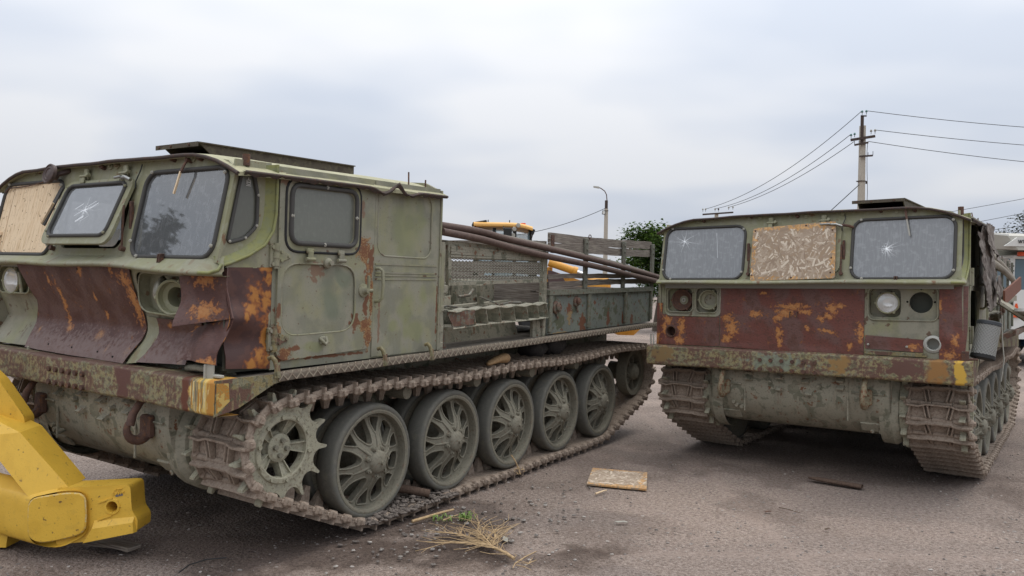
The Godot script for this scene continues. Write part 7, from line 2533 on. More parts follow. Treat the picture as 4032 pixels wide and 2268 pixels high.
func wheel_loader() -> void:
	var t := thing("wheel_loader", "yellow wheel loader with a dark-framed cab parked behind the left tractor", "wheel loader")
	t.position = Vector3(-0.3, 0, -25)
	var g := G.new()
	# cab frame
	for q in [[-0.82, 0.75], [-0.30, 0.80], [0.36, 0.85], [0.88, 0.35], [0.88, -0.75], [-0.82, -0.75]]:
		g.bar(Vector3(q[0], 1.9, q[1]), Vector3(q[0] * 0.97, 3.66, q[1] * 0.97), 0.09, 0.09)
	g.box(Vector3(0.03, 1.95, 0.0), Vector3(1.72, 0.12, 1.6), 0.02)
	g.box(Vector3(-0.86, 3.35, 0.1), Vector3(0.16, 0.6, 1.2), 0.03)
	var cab := obj("cab_frame", g, M.black, t)
	g = G.new()
	var rows := []
	for i in 9:
		var x := lerpf(-0.95, 0.92, i / 8.0)
		var y := 3.80 - 0.12 * pow(clampf((x - 0.25) / 0.67, 0, 1), 2)
		rows.append(PackedVector3Array([Vector3(x, y - 0.10, 0.95), Vector3(x, y - 0.03, 0.98), Vector3(x, y + 0.03, 0.90), Vector3(x, y + 0.06, 0.0), Vector3(x, y + 0.03, -0.9), Vector3(x, y - 0.10, -0.95)]))
	g.grid(rows)
	var ends := [[], []]
	for k in 6:
		ends[0].append(rows[0][k])
		ends[1].append(rows[8][k])
	g.face(ends[0], Vector3(0, 3.7, 0))
	g.face(ends[1], Vector3(0, 3.7, 0))
	g.box(Vector3(0, 3.70, 0), Vector3(1.7, 0.03, 1.7))
	obj("cab_roof", g, M.loader_roof, t)
	for q in [[Vector3(-0.56, 2.8, 0.76), Vector3(0.50, 1.6, 0.01)], [Vector3(0.03, 2.8, 0.81), Vector3(0.62, 1.6, 0.01)], [Vector3(0.88, 2.8, -0.2), Vector3(0.01, 1.6, 1.0)], [Vector3(0, 2.8, -0.75), Vector3(1.6, 1.6, 0.01)], [Vector3(-0.82, 2.6, 0), Vector3(0.01, 1.3, 1.4)]]:
		g = G.new()
		g.box(q[0], q[1])
		obj("window_pane", g, M.clear, cab)
	g = G.new()
	var corner := [Vector3(0.37, 2.0, 0.86), Vector3(0.88, 2.0, 0.36), Vector3(0.86, 3.62, 0.35), Vector3(0.36, 3.62, 0.83)]
	g.face(corner, Vector3(0, 2.5, 0))
	obj("window_pane", g, M.clear, cab)
	g = G.new()
	g.box(Vector3(0.0, 2.55, 0.0), Vector3(0.5, 0.9, 0.14), 0.05)
	obj("seat", g, M.pale, cab)
	g = G.new()
	g.box(Vector3(0.13, 3.44, 1.12), Vector3(0.26, 0.42, 0.08), 0.03)
	g.bar(Vector3(0.0, 3.70, 0.95), Vector3(0.0, 3.60, 1.12), 0.03, 0.03)
	obj("mirror", g, M.black, t)
	g = G.new()
	g.box(Vector3(0.93, 3.55, 0.9), Vector3(0.10, 0.18, 0.05), 0.02, Basis(Vector3.FORWARD, 0.3))
	g.bar(Vector3(0.88, 3.3, 0.5), Vector3(0.93, 3.5, 0.9), 0.025, 0.025)
	obj("mirror", g, M.black, t)
	for q in [[0.34, 3.62], [0.46, 3.74], [0.30, 3.42]]:
		g = G.new()
		g.lathe(axis_along(Vector3(q[0], q[1], 1.0), Vector3(0.3, 0, 1)), [Vector2(0.05, -0.08), Vector2(0.075, 0.0), Vector2(0.06, 0.01), Vector2(0, 0.012)], 12)
		obj("work_light", g, M.pale, t)
	g = G.new()
	g.lathe(Transform3D(Basis.IDENTITY, Vector3(0.62, 3.78, 0.3)), [Vector2(0.09, 0.0), Vector2(0.085, 0.09), Vector2(0.0, 0.10)], 14)
	obj("beacon", g, M.orange, t)
	g = G.new()
	g.hexa([Vector3(-1.02, 3.72, 0.3), Vector3(-0.55, 3.84, 0.3), Vector3(-0.55, 3.84, 0.9), Vector3(-1.02, 3.72, 0.9)], [Vector3(-0.98, 3.82, 0.3), Vector3(-0.55, 3.90, 0.3), Vector3(-0.55, 3.90, 0.9), Vector3(-0.98, 3.82, 0.9)])
	for x in [-0.52, 0.18]:
		g.cyl(Vector3(x, 3.8, 0.2), Vector3(x, 3.97, 0.2), 0.018, 6)
	obj("air_intake", g, M.black, t)
	# body, boom, wheels, bucket
	g = G.new()
	g.box(Vector3(-2.2, 1.75, 0), Vector3(2.6, 1.1, 1.5), 0.12)
	g.box(Vector3(0.2, 1.35, 0), Vector3(3.2, 0.7, 1.1), 0.06)
	obj("body", g, M.loader_yellow, t)
	g = G.new()
	g.hexa([Vector3(1.05, 1.7, 0.3), Vector3(1.05, 1.7, 0.7), Vector3(2.9, 1.5, 0.7), Vector3(2.9, 1.5, 0.3)], [Vector3(1.30, 2.42, 0.3), Vector3(1.30, 2.42, 0.7), Vector3(3.1, 1.85, 0.7), Vector3(3.1, 1.85, 0.3)])
	g.box(Vector3(1.5, 2.30, 0.5), Vector3(0.16, 0.35, 0.5), 0.04)
	g.box(Vector3(3.05, 1.95, 0.5), Vector3(0.8, 0.4, 0.6), 0.1)
	var boom := obj("boom", g, M.loader_yellow, t)
	g = G.new()
	g.cyl(Vector3(1.45, 2.60, 0.85), Vector3(2.32, 2.32, 0.85), 0.125, 14)
	g.cyl(Vector3(2.22, 2.35, 0.85), Vector3(2.35, 2.31, 0.85), 0.15, 14)
	obj("hydraulic_cylinder", g, M.loader_yellow, boom)
	g = G.new()
	g.cyl(Vector3(2.3, 2.325, 0.85), Vector3(2.85, 2.16, 0.85), 0.055, 10)
	obj("piston_rod", g, M.chrome, boom)
	g = G.new()
	g.box(Vector3(3.9, 1.0, 0), Vector3(0.9, 1.3, 2.6), 0.2)
	obj("bucket", g, M.loader_yellow, t)
	for q in [[1.35, 0.75], [1.35, -1.15], [-2.1, 0.75], [-2.1, -1.15]]:
		g = G.new()
		g.lathe(axis_along(Vector3(q[0], 0.85, q[1]), Vector3(0, 0, 1)), [Vector2(0.35, -0.05), Vector2(0.42, 0.3), Vector2(0.75, 0.32), Vector2(0.86, 0.22), Vector2(0.86, -0.12), Vector2(0.75, -0.2), Vector2(0.0, -0.2)], 28)
		g.lathe(axis_along(Vector3(q[0], 0.85, q[1]), Vector3(0, 0, 1)), [Vector2(0.35, 0.1), Vector2(0.0, 0.12)], 20)
		obj("wheel", g, M.black, t)
	g = G.new()
	g.lathe(axis_along(Vector3(1.42, 1.72, 0.95), Vector3(0, 0, 1)), [Vector2(0.62, -0.4), Vector2(0.62, 0.05), Vector2(0.0, 0.06)], 24, false, 0.0, PI)
	obj("mudguard", g, M.maroon, t)

func dump_truck() -> void:
	var t := thing("dump_truck", "white mining dump truck half hidden behind the right tractor, orange beacon on its cab", "truck")
	t.position = Vector3(12.0, 0, -19)
	var g := G.new()
	# canopy of the dump body reaching over the cab
	g.hexa([Vector3(-0.30, 3.02, -0.5), Vector3(0.55, 2.93, 0.1), Vector3(4.6, 2.93, 0.1), Vector3(4.6, 2.98, -3.6)], [Vector3(-0.38, 3.42, -0.6), Vector3(0.30, 3.28, 0.06), Vector3(4.6, 3.28, 0.06), Vector3(4.6, 3.46, -3.6)])
	var body := obj("canopy", g, M.truck_grey, t)
	g = G.new()
	g.hexa([Vector3(0.20, 3.02, 0.11), Vector3(4.6, 3.02, 0.11), Vector3(4.6, 3.02, 0.06), Vector3(0.20, 3.02, 0.06)], [Vector3(0.50, 3.24, 0.13), Vector3(4.6, 3.24, 0.13), Vector3(4.6, 3.24, 0.06), Vector3(0.50, 3.24, 0.06)])
	g.hexa([Vector3(-0.42, 3.36, -0.62), Vector3(0.34, 3.22, 0.05), Vector3(0.36, 3.22, 0.0), Vector3(-0.38, 3.36, -0.66)], [Vector3(-0.42, 3.46, -0.62), Vector3(0.34, 3.32, 0.05), Vector3(0.36, 3.32, 0.0), Vector3(-0.38, 3.46, -0.66)])
	obj("white_band", g, M.white, body)
	var tm := TextMesh.new()
	var f := SystemFont.new()
	f.font_names = PackedStringArray(["Droid Sans"])
	f.font_weight = 700
	tm.font = f
	tm.text = "WT90"
	tm.font_size = 32
	tm.pixel_size = 0.0035
	tm.depth = 0.004
	tm.horizontal_alignment = HORIZONTAL_ALIGNMENT_LEFT
	put("lettering", tm, M.black, body, Transform3D(Basis.IDENTITY, Vector3(0.52, 3.135, 0.138)))
	g = G.new()
	g.box(Vector3(2.9, 2.4, -3.8), Vector3(4.4, 1.5, 4.4), 0.1)
	obj("dump_body", g, M.truck_grey, t)
	# cab
	g = G.new()
	g.hexa([Vector3(0.58, 0.7, -0.2), Vector3(2.9, 0.7, -0.2), Vector3(2.9, 0.7, -1.9), Vector3(0.58, 0.7, -1.9)], [Vector3(0.60, 1.95, -0.2), Vector3(2.9, 1.95, -0.2), Vector3(2.9, 1.95, -1.9), Vector3(0.60, 1.95, -1.9)])
	for q in [[0.62, -0.24], [2.86, -0.24], [2.86, -1.86], [0.62, -1.86]]:
		g.bar(Vector3(q[0], 1.9, q[1]), Vector3(q[0] + 0.1, 2.75, q[1] - 0.12), 0.10, 0.10)
	g.box(Vector3(1.78, 2.78, -1.1), Vector3(2.2, 0.10, 1.7), 0.04)
	var cab := obj("cab", g, M.white, t)
	g = G.new()
	g.hexa([Vector3(0.66, 1.95, -0.26), Vector3(2.84, 1.95, -0.26), Vector3(2.84, 1.95, -0.24), Vector3(0.66, 1.95, -0.24)], [Vector3(0.74, 2.74, -0.36), Vector3(2.80, 2.74, -0.36), Vector3(2.80, 2.74, -0.34), Vector3(0.74, 2.74, -0.34)])
	g.hexa([Vector3(0.62, 1.95, -0.3), Vector3(0.60, 1.95, -0.3), Vector3(0.60, 1.95, -1.8), Vector3(0.62, 1.95, -1.8)], [Vector3(0.72, 2.74, -0.4), Vector3(0.70, 2.74, -0.4), Vector3(0.70, 2.74, -1.8), Vector3(0.72, 2.74, -1.8)])
	obj("windscreen", g, M.truck_glass, cab)
	g = G.new()
	g.lathe(Transform3D(Basis.IDENTITY, Vector3(0.85, 2.80, -0.25)), [Vector2(0.085, 0.0), Vector2(0.08, 0.10), Vector2(0.0, 0.115)], 14)
	obj("beacon", g, M.orange, cab)
	g = G.new()
	g.hexa([Vector3(0.60, 1.25, -0.16), Vector3(0.80, 1.25, -0.16), Vector3(0.80, 1.25, -0.2), Vector3(0.60, 1.25, -0.2)], [Vector3(0.70, 1.60, -0.16), Vector3(0.72, 1.60, -0.16), Vector3(0.72, 1.60, -0.2), Vector3(0.70, 1.60, -0.2)])
	obj("lamp_cluster", g, M.orange, cab)
	g = G.new()
	g.box(Vector3(2.4, 0.75, -3.5), Vector3(2.4, 0.5, 6.0), 0.05)
	obj("chassis", g, M.truck_blue, t)
	for q in [[0.95, -1.2], [0.95, -5.0], [3.7, -1.2], [3.7, -5.0]]:
		g = G.new()
		g.lathe(axis_along(Vector3(q[0], 0.62, q[1]), Vector3(-1, 0, 0)), [Vector2(0.0, 0.16), Vector2(0.32, 0.14), Vector2(0.36, 0.2), Vector2(0.6, 0.2), Vector2(0.63, 0.1), Vector2(0.63, -0.12), Vector2(0.55, -0.2), Vector2(0.0, -0.2)], 28)
		obj("wheel", g, M.black, t)

func left_edge_things() -> void:
	# at the left edge, past the boarded windscreen: a blue standpipe and rusty pipes on trestles
	for i in 3:
		var y: float = [2.885, 2.79, 2.69][i]
		var g := G.new()
		g.cyl(Vector3(-13.0, y, -13.2), Vector3(-8.62, y + 0.01, -13.0 - i * 0.02), 0.046, 12)
		tag(obj("rusty_pipe", g, M.pipe_brown), ["topmost", "middle", "lowest"][i] + " of three stacked rusty pipes at the left edge of the yard", "pipe", "rusty pipes at the left edge")
	var g := G.new()
	for x in [-9.2, -12.2]:
		g.bar(Vector3(x - 0.3, 0, -13.3), Vector3(x, 2.63, -13.15), 0.08, 0.08)
		g.bar(Vector3(x + 0.3, 0, -13.0), Vector3(x, 2.63, -13.15), 0.08, 0.08)
		g.box(Vector3(x, 2.62, -13.1), Vector3(0.12, 0.05, 0.5))
	tag(obj("pipe_trestle", g, M.rust), "rusty steel trestle holding the three pipes at the left edge", "trestle")
	g = G.new()
	g.cyl(Vector3(-8.64, 0, -13.35), Vector3(-8.62, 3.12, -13.35), 0.055, 12)
	g.lathe(Transform3D(Basis.IDENTITY, Vector3(-8.62, 3.10, -13.35)), [Vector2(0.10, 0.0), Vector2(0.09, 0.03), Vector2(0.0, 0.07)], 14)
	g.cyl(Vector3(-8.56, 3.0, -13.35), Vector3(-8.53, 3.6, -13.35), 0.03, 8)
	tag(obj("blue_standpipe", g, M.blue), "blue capped vent pipe standing beside the rusty pipes at the left edge", "vent pipe")

# ---------------------------------------------------------------- things lying about the yard
func tractor_place(left: bool) -> Transform3D:
	if left:
		return Transform3D(Basis.from_euler(Vector3(0.0060574, -0.5657415, -0.0176284)), Vector3(-1.4746, 0.0214, -6.9269))
	return Transform3D(Basis.from_euler(Vector3(-0.0061279, -0.6406248, 0.0102065)), Vector3(3.98596, -0.0205, -8.8150))

func build_yard_things() -> void:
	pipes_on_tractors()
	ripper()
	small_things()

func pipes_on_tractors() -> void:
	var x := tractor_place(true)
	var runs := [
		["uppermost brown pipe slanting from the left cab roof edge down over the load bed", M.pipe_brown, 0.030, [Vector3(1.30, 2.160, 0.43), Vector3(1.30, 2.150, -0.12), Vector3(1.30, 2.113, -0.57), Vector3(1.31, 2.067, -1.27), Vector3(1.335, 2.005, -2.11), Vector3(1.335, 1.928, -3.12), Vector3(1.33, 1.845, -4.15)]],
		["lower brown pipe slanting beside the grille down over the load bed", M.pipe_brown, 0.030, [Vector3(1.34, 2.110, 0.42), Vector3(1.34, 2.082, -0.12), Vector3(1.34, 2.038, -0.58), Vector3(1.345, 1.985, -1.28), Vector3(1.345, 1.936, -2.11), Vector3(1.345, 1.862, -3.13), Vector3(1.345, 1.79, -4.10)]],
		["greyish pipe lying against the back of the uppermost brown pipe", M.pipe_grey, 0.030, [Vector3(1.24, 2.150, 0.30), Vector3(1.245, 2.135, -0.30), Vector3(1.25, 2.112, -0.85), Vector3(1.265, 2.085, -1.27), Vector3(1.275, 2.030, -2.1), Vector3(1.28, 1.955, -3.12), Vector3(1.28, 1.87, -4.0)]]]
	for q in runs:
		var p := PackedVector3Array()
		var c := Curve3D.new()
		for k in q[3].size():
			var d: Vector3 = (q[3][mini(k + 1, q[3].size() - 1)] - q[3][maxi(k - 1, 0)]) / 6.0
			c.add_point(x * q[3][k], x.basis * -d, x.basis * d)
		for i in 40:
			p.append(c.sample_baked(c.get_baked_length() * i / 39.0, true))
		var g := G.new()
		g.tube(p, q[2], 12)
		tag(obj("long_pipe", g, q[1]), q[0], "pipe", "pipes slanting over the left load bed")
	x = tractor_place(false)
	var gs := ["upper", "lower"]
	for k in 2:
		var g := G.new()
		var p := PackedVector3Array()
		for i in 20:
			var u := i / 19.0
			p.append(x * Vector3(1.30 + 0.03 * k, lerpf(2.19 - 0.10 * k, 2.02 - 0.06 * k, u) + 0.03 * sin(u * 3.1), lerpf(0.35, -3.9, u)))
		g.tube(p, 0.036, 10)
		tag(obj("wooden_pole", g, M.pale_pole), gs[k] + " of two weathered grey poles laid along the right tractor's load bed", "pole", "poles on the right load bed")

func ripper() -> void:
	var t := thing("ripper_beam", "yellow cast digging arm end with a pin hole, in the lower left foreground", "machine part")
	var g := G.new()
	# adapter with its pin hole
	var f := front_frame(-4.60)
	var out := rounded([Vector2(-2.72, 0.075), Vector2(-2.54, 0.098), Vector2(-2.40, 0.135), Vector2(-2.232, 0.165), Vector2(-2.23, 0.24), Vector2(-2.266, 0.288), Vector2(-2.279, 0.435), Vector2(-2.30, 0.446), Vector2(-2.60, 0.425), Vector2(-2.72, 0.42)], 0.02, 3)
	g.plate(f, out, [circle(-2.385, 0.312, 0.033, 20)], 0.17)
	var ad := obj("tip_adapter", g, M.yellow, t)
	g = G.new()
	g.hexa([Vector3(-2.54, 0.10, -4.60), Vector3(-2.232, 0.165, -4.60), Vector3(-2.24, 0.165, -4.57), Vector3(-2.54, 0.10, -4.565)], [Vector3(-2.49, 0.235, -4.605), Vector3(-2.25, 0.262, -4.605), Vector3(-2.25, 0.225, -4.578), Vector3(-2.49, 0.185, -4.57)])
	g.lathe(axis_along(Vector3(-2.385, 0.312, -4.60), Vector3(0, 0, 1)), [Vector2(0.033, -0.004), Vector2(0.034, 0.006), Vector2(0.046, 0.006), Vector2(0.05, 0.0)], 24)
	g.bar(Vector3(-2.47, 0.335, -4.598), Vector3(-2.385, 0.364, -4.598), 0.008, 0.012, Vector3.BACK)
	g.bar(Vector3(-2.47, 0.228, -4.598), Vector3(-2.385, 0.262, -4.598), 0.008, 0.012, Vector3.BACK)
	obj("raised_boss", g, M.yellow, ad)
	# raised foundry marks: three letter-like strokes over a row of five
	g = G.new()
	for q in [[-2.375, 0.405, -2.367, 0.418], [-2.367, 0.405, -2.362, 0.420], [-2.356, 0.418, -2.325, 0.425], [-2.352, 0.404, -2.346, 0.416], [-2.342, 0.405, -2.336, 0.418], [-2.388, 0.392, -2.376, 0.396], [-2.386, 0.381, -2.372, 0.388], [-2.367, 0.383, -2.355, 0.397], [-2.350, 0.384, -2.342, 0.398], [-2.336, 0.388, -2.330, 0.402], [-2.326, 0.394, -2.314, 0.408]]:
		g.bar(Vector3(q[0], q[1], -4.598), Vector3(q[2], q[3], -4.598), 0.004, 0.006, Vector3.BACK)
	obj("cast_marks", g, M.yellow, ad)
	g = G.new()
	g.box(Vector3(-2.345, 0.382, -4.5992), Vector3(0.045, 0.014, 0.002), 0.0, Basis(Vector3.BACK, 0.25))
	obj("worn_patch", g, M.steel_dull, ad)
	# rounded end plate and the box beam behind it
	var plate := rounded([Vector2(-2.869, 0.352), Vector2(-2.66, 0.392), Vector2(-2.54, 0.392), Vector2(-2.53, 0.30), Vector2(-2.53, 0.165), Vector2(-2.66, 0.125), Vector2(-2.80, 0.098), Vector2(-2.866, 0.13), Vector2(-2.868, 0.22)], 0.055, 4)
	g = G.new()
	g.plate(front_frame(-4.565), plate, [], 0.03)
	obj("end_plate", g, M.yellow, t)
	g = G.new()
	var big := rounded([Vector2(-2.885, 0.358), Vector2(-2.65, 0.412), Vector2(-2.535, 0.400), Vector2(-2.52, 0.30), Vector2(-2.52, 0.15), Vector2(-2.68, 0.062), Vector2(-2.82, 0.07), Vector2(-2.88, 0.12)], 0.06, 4)
	var rows := []
	for k in 3:
		var row := PackedVector3Array()
		for p in big:
			row.append(Vector3(p.x, p.y, -4.585) + Vector3(-0.95, 0.04, -0.42) * k * 0.7 + Vector3(0, 0, -0.0))
		rows.append(row)
	g.grid(rows, false, true)
	obj("box_beam", g, M.yellow, t)
	g = G.new()   # weld bead round the plate
	g.tube(ring_points(front_frame(-4.575), plate), 0.008, 6, -1.0, true)
	obj("weld_bead", g, M.chipped_yellow, t)
	# sloping shank and the flange it comes from
	g = G.new()
	g.hexa([Vector3(-2.885, 0.35, -4.60), Vector3(-2.655, 0.415, -4.615), Vector3(-2.66, 0.43, -4.80), Vector3(-2.89, 0.36, -4.82)], [Vector3(-3.26, 0.70, -4.70), Vector3(-3.03, 0.725, -4.72), Vector3(-3.02, 0.735, -4.92), Vector3(-3.28, 0.72, -4.94)])
	g.hexa([Vector3(-3.26, 0.70, -4.70), Vector3(-3.03, 0.725, -4.72), Vector3(-3.02, 0.735, -4.92), Vector3(-3.28, 0.72, -4.94)], [Vector3(-3.9, 0.90, -4.9), Vector3(-3.7, 0.95, -4.92), Vector3(-3.7, 0.95, -5.12), Vector3(-3.9, 0.90, -5.14)])
	obj("shank", g, M.yellow, t)
	g = G.new()
	g.plate(front_frame(-4.88), rounded([Vector2(-3.75, 1.45), Vector2(-3.28, 1.03), Vector2(-3.105, 0.79), Vector2(-3.10, 0.60), Vector2(-3.3, 0.5), Vector2(-3.75, 0.6)], 0.02), [], 0.10)
	obj("flange", g, M.yellow, t)
	g = G.new()
	g.hexa([Vector3(-3.4, 0.0, -4.75), Vector3(-3.12, 0.0, -4.75), Vector3(-3.12, 0.0, -4.95), Vector3(-3.4, 0.0, -4.95)], [Vector3(-3.4, 0.30, -4.75), Vector3(-3.10, 0.16, -4.75), Vector3(-3.10, 0.16, -4.95), Vector3(-3.4, 0.30, -4.95)])
	obj("foot", g, M.yellow, t)

func slab(called: String, pts: Array, y0: float, y1: float, m: Material, label: String, category: String, group := "") -> MeshInstance3D:
	# a flat piece lying on the ground; pts are (x, z)
	var b := []
	var u := []
	for p in pts:
		b.append(Vector3(p.x, y0, p.y))
		u.append(Vector3(p.x, y1, p.y))
	var g := G.new()
	g.hexa(b, u)
	var o := pts[0] as Vector2
	var e := ((pts[1] as Vector2) - o)
	var f := ((pts[3] as Vector2) - o)
	for k in g.v.size():
		var d := Vector2(g.v[k].x, g.v[k].z) - o
		g.t[k] = Vector2(d.dot(e) / e.length_squared(), d.dot(f) / f.length_squared())
	var n := obj(called, g, m)
	tag(n, label, category, group)
	return n

func small_things() -> void:
	slab("strand_board", [Vector2(0.793, -7.172), Vector2(1.280, -7.021), Vector2(1.168, -6.426), Vector2(0.676, -6.572)], 0.0, 0.014, M.strand2, "square of strand board lying flat on the gravel between the tractors", "board")
	plank(self, Vector3(-2.66, 0.022, -4.86), Vector3(-2.30, 0.028, -4.70), Vector3(0.42, 0, -0.9), 0.10, 0.022, 201, M.plank, numbered("short_plank"))
	tag(get_child(get_child_count() - 1), "short grey plank under the tip of the yellow digging arm", "plank")
	var g := G.new()
	var rows := []
	var r := RandomNumberGenerator.new()
	r.seed = 31
	for i in 12:   # split piece of dark timber
		var u := i / 11.0
		var c := Vector3(2.722, 0.025, -6.904).lerp(Vector3(3.073, 0.022, -6.618), u)
		var row := PackedVector3Array()
		for k in 8:
			var a := TAU * k / 8.0
			var rr := 0.028 * (0.5 + 0.5 * sin(minf(u * 6.0, 1.57))) * r.randf_range(0.85, 1.1)
			row.append(c + Vector3(-0.63, 0, 0.77) * cos(a) * rr * 1.5 + Vector3(0, 1, 0) * sin(a) * rr * 0.7)
		rows.append(row)
	g.grid(rows, false, true)
	tag(obj("split_timber", g, M.dark_wood), "dark split piece of timber on the gravel in front of the right tractor", "wood scrap")
	# sticks and scraps
	for q in [
		[Vector3(-0.674, 0.018, -5.389), Vector3(-0.40, 0.03, -5.66), 0.012, "straight pale stick lying beside the left tractor's lower track", M.twig],
		[Vector3(-0.46, 0.012, -5.45), Vector3(-0.36, 0.02, -5.56), 0.006, "short brown stick next to the green weeds", M.twig],
		[Vector3(0.720, 0.008, -6.269), Vector3(0.825, 0.008, -6.385), 0.008, "pale wood splinter just in front of the strand board", M.softwood],
		[Vector3(2.125, 0.006, -5.973), Vector3(2.241, 0.006, -5.838), 0.0035, "thin dark twig lying alone on the open gravel", M.dark_wood]]:
		g = G.new()
		var a: Vector3 = q[0]
		var b: Vector3 = q[1]
		g.tube(PackedVector3Array([a, a.lerp(b, 0.4) + Vector3(0.006, 0.004, 0.004), a.lerp(b, 0.75) + Vector3(-0.004, 0.002, 0), b]), q[2], 6, q[2] * 0.7)
		tag(obj("stick", g, q[4]), q[3], "stick")
	for q in [[Vector2(-0.013, -5.084), 0.022, 0.05, M.pale, "small white paper scrap beside the dry branch"], [Vector2(0.823, -5.522), 0.05, 0.014, M.pale, "pale flat chip on the open gravel right of the dry branch"], [Vector2(2.284, -5.45), 0.022, 0.012, M.dark_wood, "brown bark chip on the gravel at the right"], [Vector2(2.0, -5.86), 0.03, 0.012, M.rust, "rusty scrap near the thin dark twig"]]:
		g = G.new()
		var c := Vector3(q[0].x, 0.008, q[0].y)
		g.sheet(Transform3D(Basis(Vector3.RIGHT, Vector3.FORWARD, Vector3.UP), c), rounded([Vector2(-q[1], -q[2] * 0.7), Vector2(q[1] * 0.8, -q[2]), Vector2(q[1], q[2] * 0.6), Vector2(-q[1] * 0.5, q[2])], 0.006), func(a, b): return 0.004 * sin(a * 90.0) * cos(b * 70.0), 0.012, 0.003)
		tag(obj("scrap", g, q[3]), q[4], "scrap")
	g = G.new()
	g.tube(PackedVector3Array([Vector3(-1.88, 0.006, -4.384), Vector3(-1.871, 0.008, -4.499), Vector3(-1.809, 0.007, -4.598), Vector3(-1.70, 0.008, -4.63)]), 0.004, 5)
	tag(obj("wire_scrap", g, M.wire), "curled dark wire on the ground right of the yellow arm", "wire scrap")
	dry_branch()
	for q in [[Vector2(-0.49, -5.465), 22, "smaller tuft of green weeds nearest the stick"], [Vector2(-0.31, -5.505), 46, "larger tuft of bright green weeds by the track"]]:
		g = G.new()
		r.seed = 77 + int(q[1])
		for k in q[1]:
			var p := Vector3(q[0].x + r.randfn() * 0.035, 0.0, q[0].y + r.randfn() * 0.03)
			var a := r.randf() * TAU
			var d := Vector3(cos(a), 0, sin(a))
			var h := r.randf_range(0.015, 0.05)
			var w := Vector3(-d.z, 0, d.x) * r.randf_range(0.004, 0.009)
			var m := p + d * h * 0.5 + Vector3(0, h, 0)
			var e := p + d * h * 1.3 + Vector3(0, h * 0.9, 0)
			var n := Vector3(-d.x * 0.6, 0.8, -d.z * 0.6)
			g.tri(p, m + w, m - w, n, n, n)
			g.tri(m - w, m + w, e, n, n, n)
		tag(obj("weed", g, M.weed), q[2], "weed", "weeds by the left track")
	# things left on the tractors
	var x := tractor_place(true)
	g = G.new()
	rows = []
	for i in 15:   # shaped wooden block, thick at one end and drawn out at the other
		var u := i / 14.0
		var c := Vector3(1.34, 1.035 + 0.035 * u + 0.018 * sin(u * 3.0), lerpf(-0.24, -0.58, u))
		var k := sqrt(maxf(0.0, 1.0 - pow(2.0 * u - 1.0, 4)))
		var row := PackedVector3Array()
		for j in 12:
			var a := TAU * j / 12.0
			row.append(x * (c + Vector3(cos(a) * 0.055 * k * (0.6 + 0.5 * u), sin(a) * k * lerpf(0.022, 0.062, u * u), 0)))
		rows.append(row)
	g.grid(rows, false, true)
	tag(obj("wooden_block", g, M.tan_wood), "tan shoe-shaped wooden block resting on the left tractor's upper track", "wooden block")
	for q in [[-1.35, 1.02, 0.13, 0.10, "wider"], [-1.72, 1.03, 0.16, 0.12, "taller rear"]]:
		rows = []
		for i in 9:
			var la := PI * (i / 8.0 - 0.5)
			var row := PackedVector3Array()
			for j in 16:
				var lo := TAU * j / 16.0
				var p := Vector3(cos(la) * cos(lo) * 0.14, sin(la) * q[3] + (0.04 if i == 8 else 0.0), cos(la) * sin(lo) * q[2])
				p *= 1.0 + 0.16 * sin(lo * 5.0 + i * 0.9)
				row.append(x * (Vector3(1.12, q[1] + q[3] * 0.8, q[0]) + p))
			rows.append(row)
		g = G.new()
		g.grid(rows, false, true, true)
		tag(obj("dark_sack", g, M.sack), q[4] + " of two dark crumpled sacks stuffed above the left tractor's track", "sack", "sacks above the left track")
	g = G.new()
	var a1 := x * Vector3(1.10, 0.17, 0.72)
	var b1 := x * Vector3(1.36, 0.12, 0.50)
	g.tube(PackedVector3Array([a1, a1.lerp(b1, 0.5) + Vector3(0, 0.01, 0), b1]), 0.036, 9, 0.030)
	tag(obj("log", g, M.dark_wood), "stub of rough log wedged between the left tractor's first two wheels", "log")
	g = G.new()
	var s := tractor_place(true)
	g.tube(PackedVector3Array([s * Vector3(1.39, 0.22, -0.60), s * Vector3(1.41, 0.16, -0.64), s * Vector3(1.43, 0.10, -0.66), s * Vector3(1.45, 0.05, -0.66)]), 0.007, 5)
	for k in 9:
		var p: Vector3 = s * Vector3(1.44 + r.randf_range(-0.03, 0.03), 0.07 + r.randf_range(-0.02, 0.03), -0.66 + r.randf_range(-0.05, 0.05))
		g.tube(PackedVector3Array([p, p + Vector3(r.randf_range(-0.05, 0.05), r.randf_range(-0.02, 0.03), r.randf_range(-0.05, 0.05))]), 0.004, 4)
	tag(obj("dry_stalk", g, M.twig), "withered stalk hanging from the left tractor's third wheel", "dry stalk")
	filter_cartridge()
	g = G.new()   # rounded white panel among the wreckage beside the right tractor
	var wf := tractor_place(false)
	var base := wf * Vector3(1.60, 1.56, 0.15)
	var far := wf * Vector3(1.78, 1.43, -1.9)
	var d := (far - base).normalized()
	var sd := d.cross(Vector3.UP).normalized()
	var xf := Transform3D(Basis(d, sd, d.cross(sd)), base)
	g.plate(xf, rounded([Vector2(0, -0.06), Vector2(2.1, -0.12), Vector2(2.1, 0.22), Vector2(0, 0.10)], 0.1), [], 0.03)
	tag(obj("white_panel", g, M.white), "long rounded white panel sticking out beside the right tractor's bed", "panel")
	g = G.new()
	g.bar(wf * Vector3(1.42, 1.70, -0.55), wf * Vector3(1.50, 1.90, -1.9), 0.02, 0.16)
	tag(obj("rusty_board", g, M.rust_bright), "bare rusty steel strip propped against the right tractor's bed", "steel strip")
	g = G.new()
	g.tube(PackedVector3Array([wf * Vector3(1.50, 1.52, 0.9), wf * Vector3(1.505, 1.30, 0.9), wf * Vector3(1.52, 1.10, 0.91), wf * Vector3(1.50, 0.90, 0.95)]), 0.006, 5)
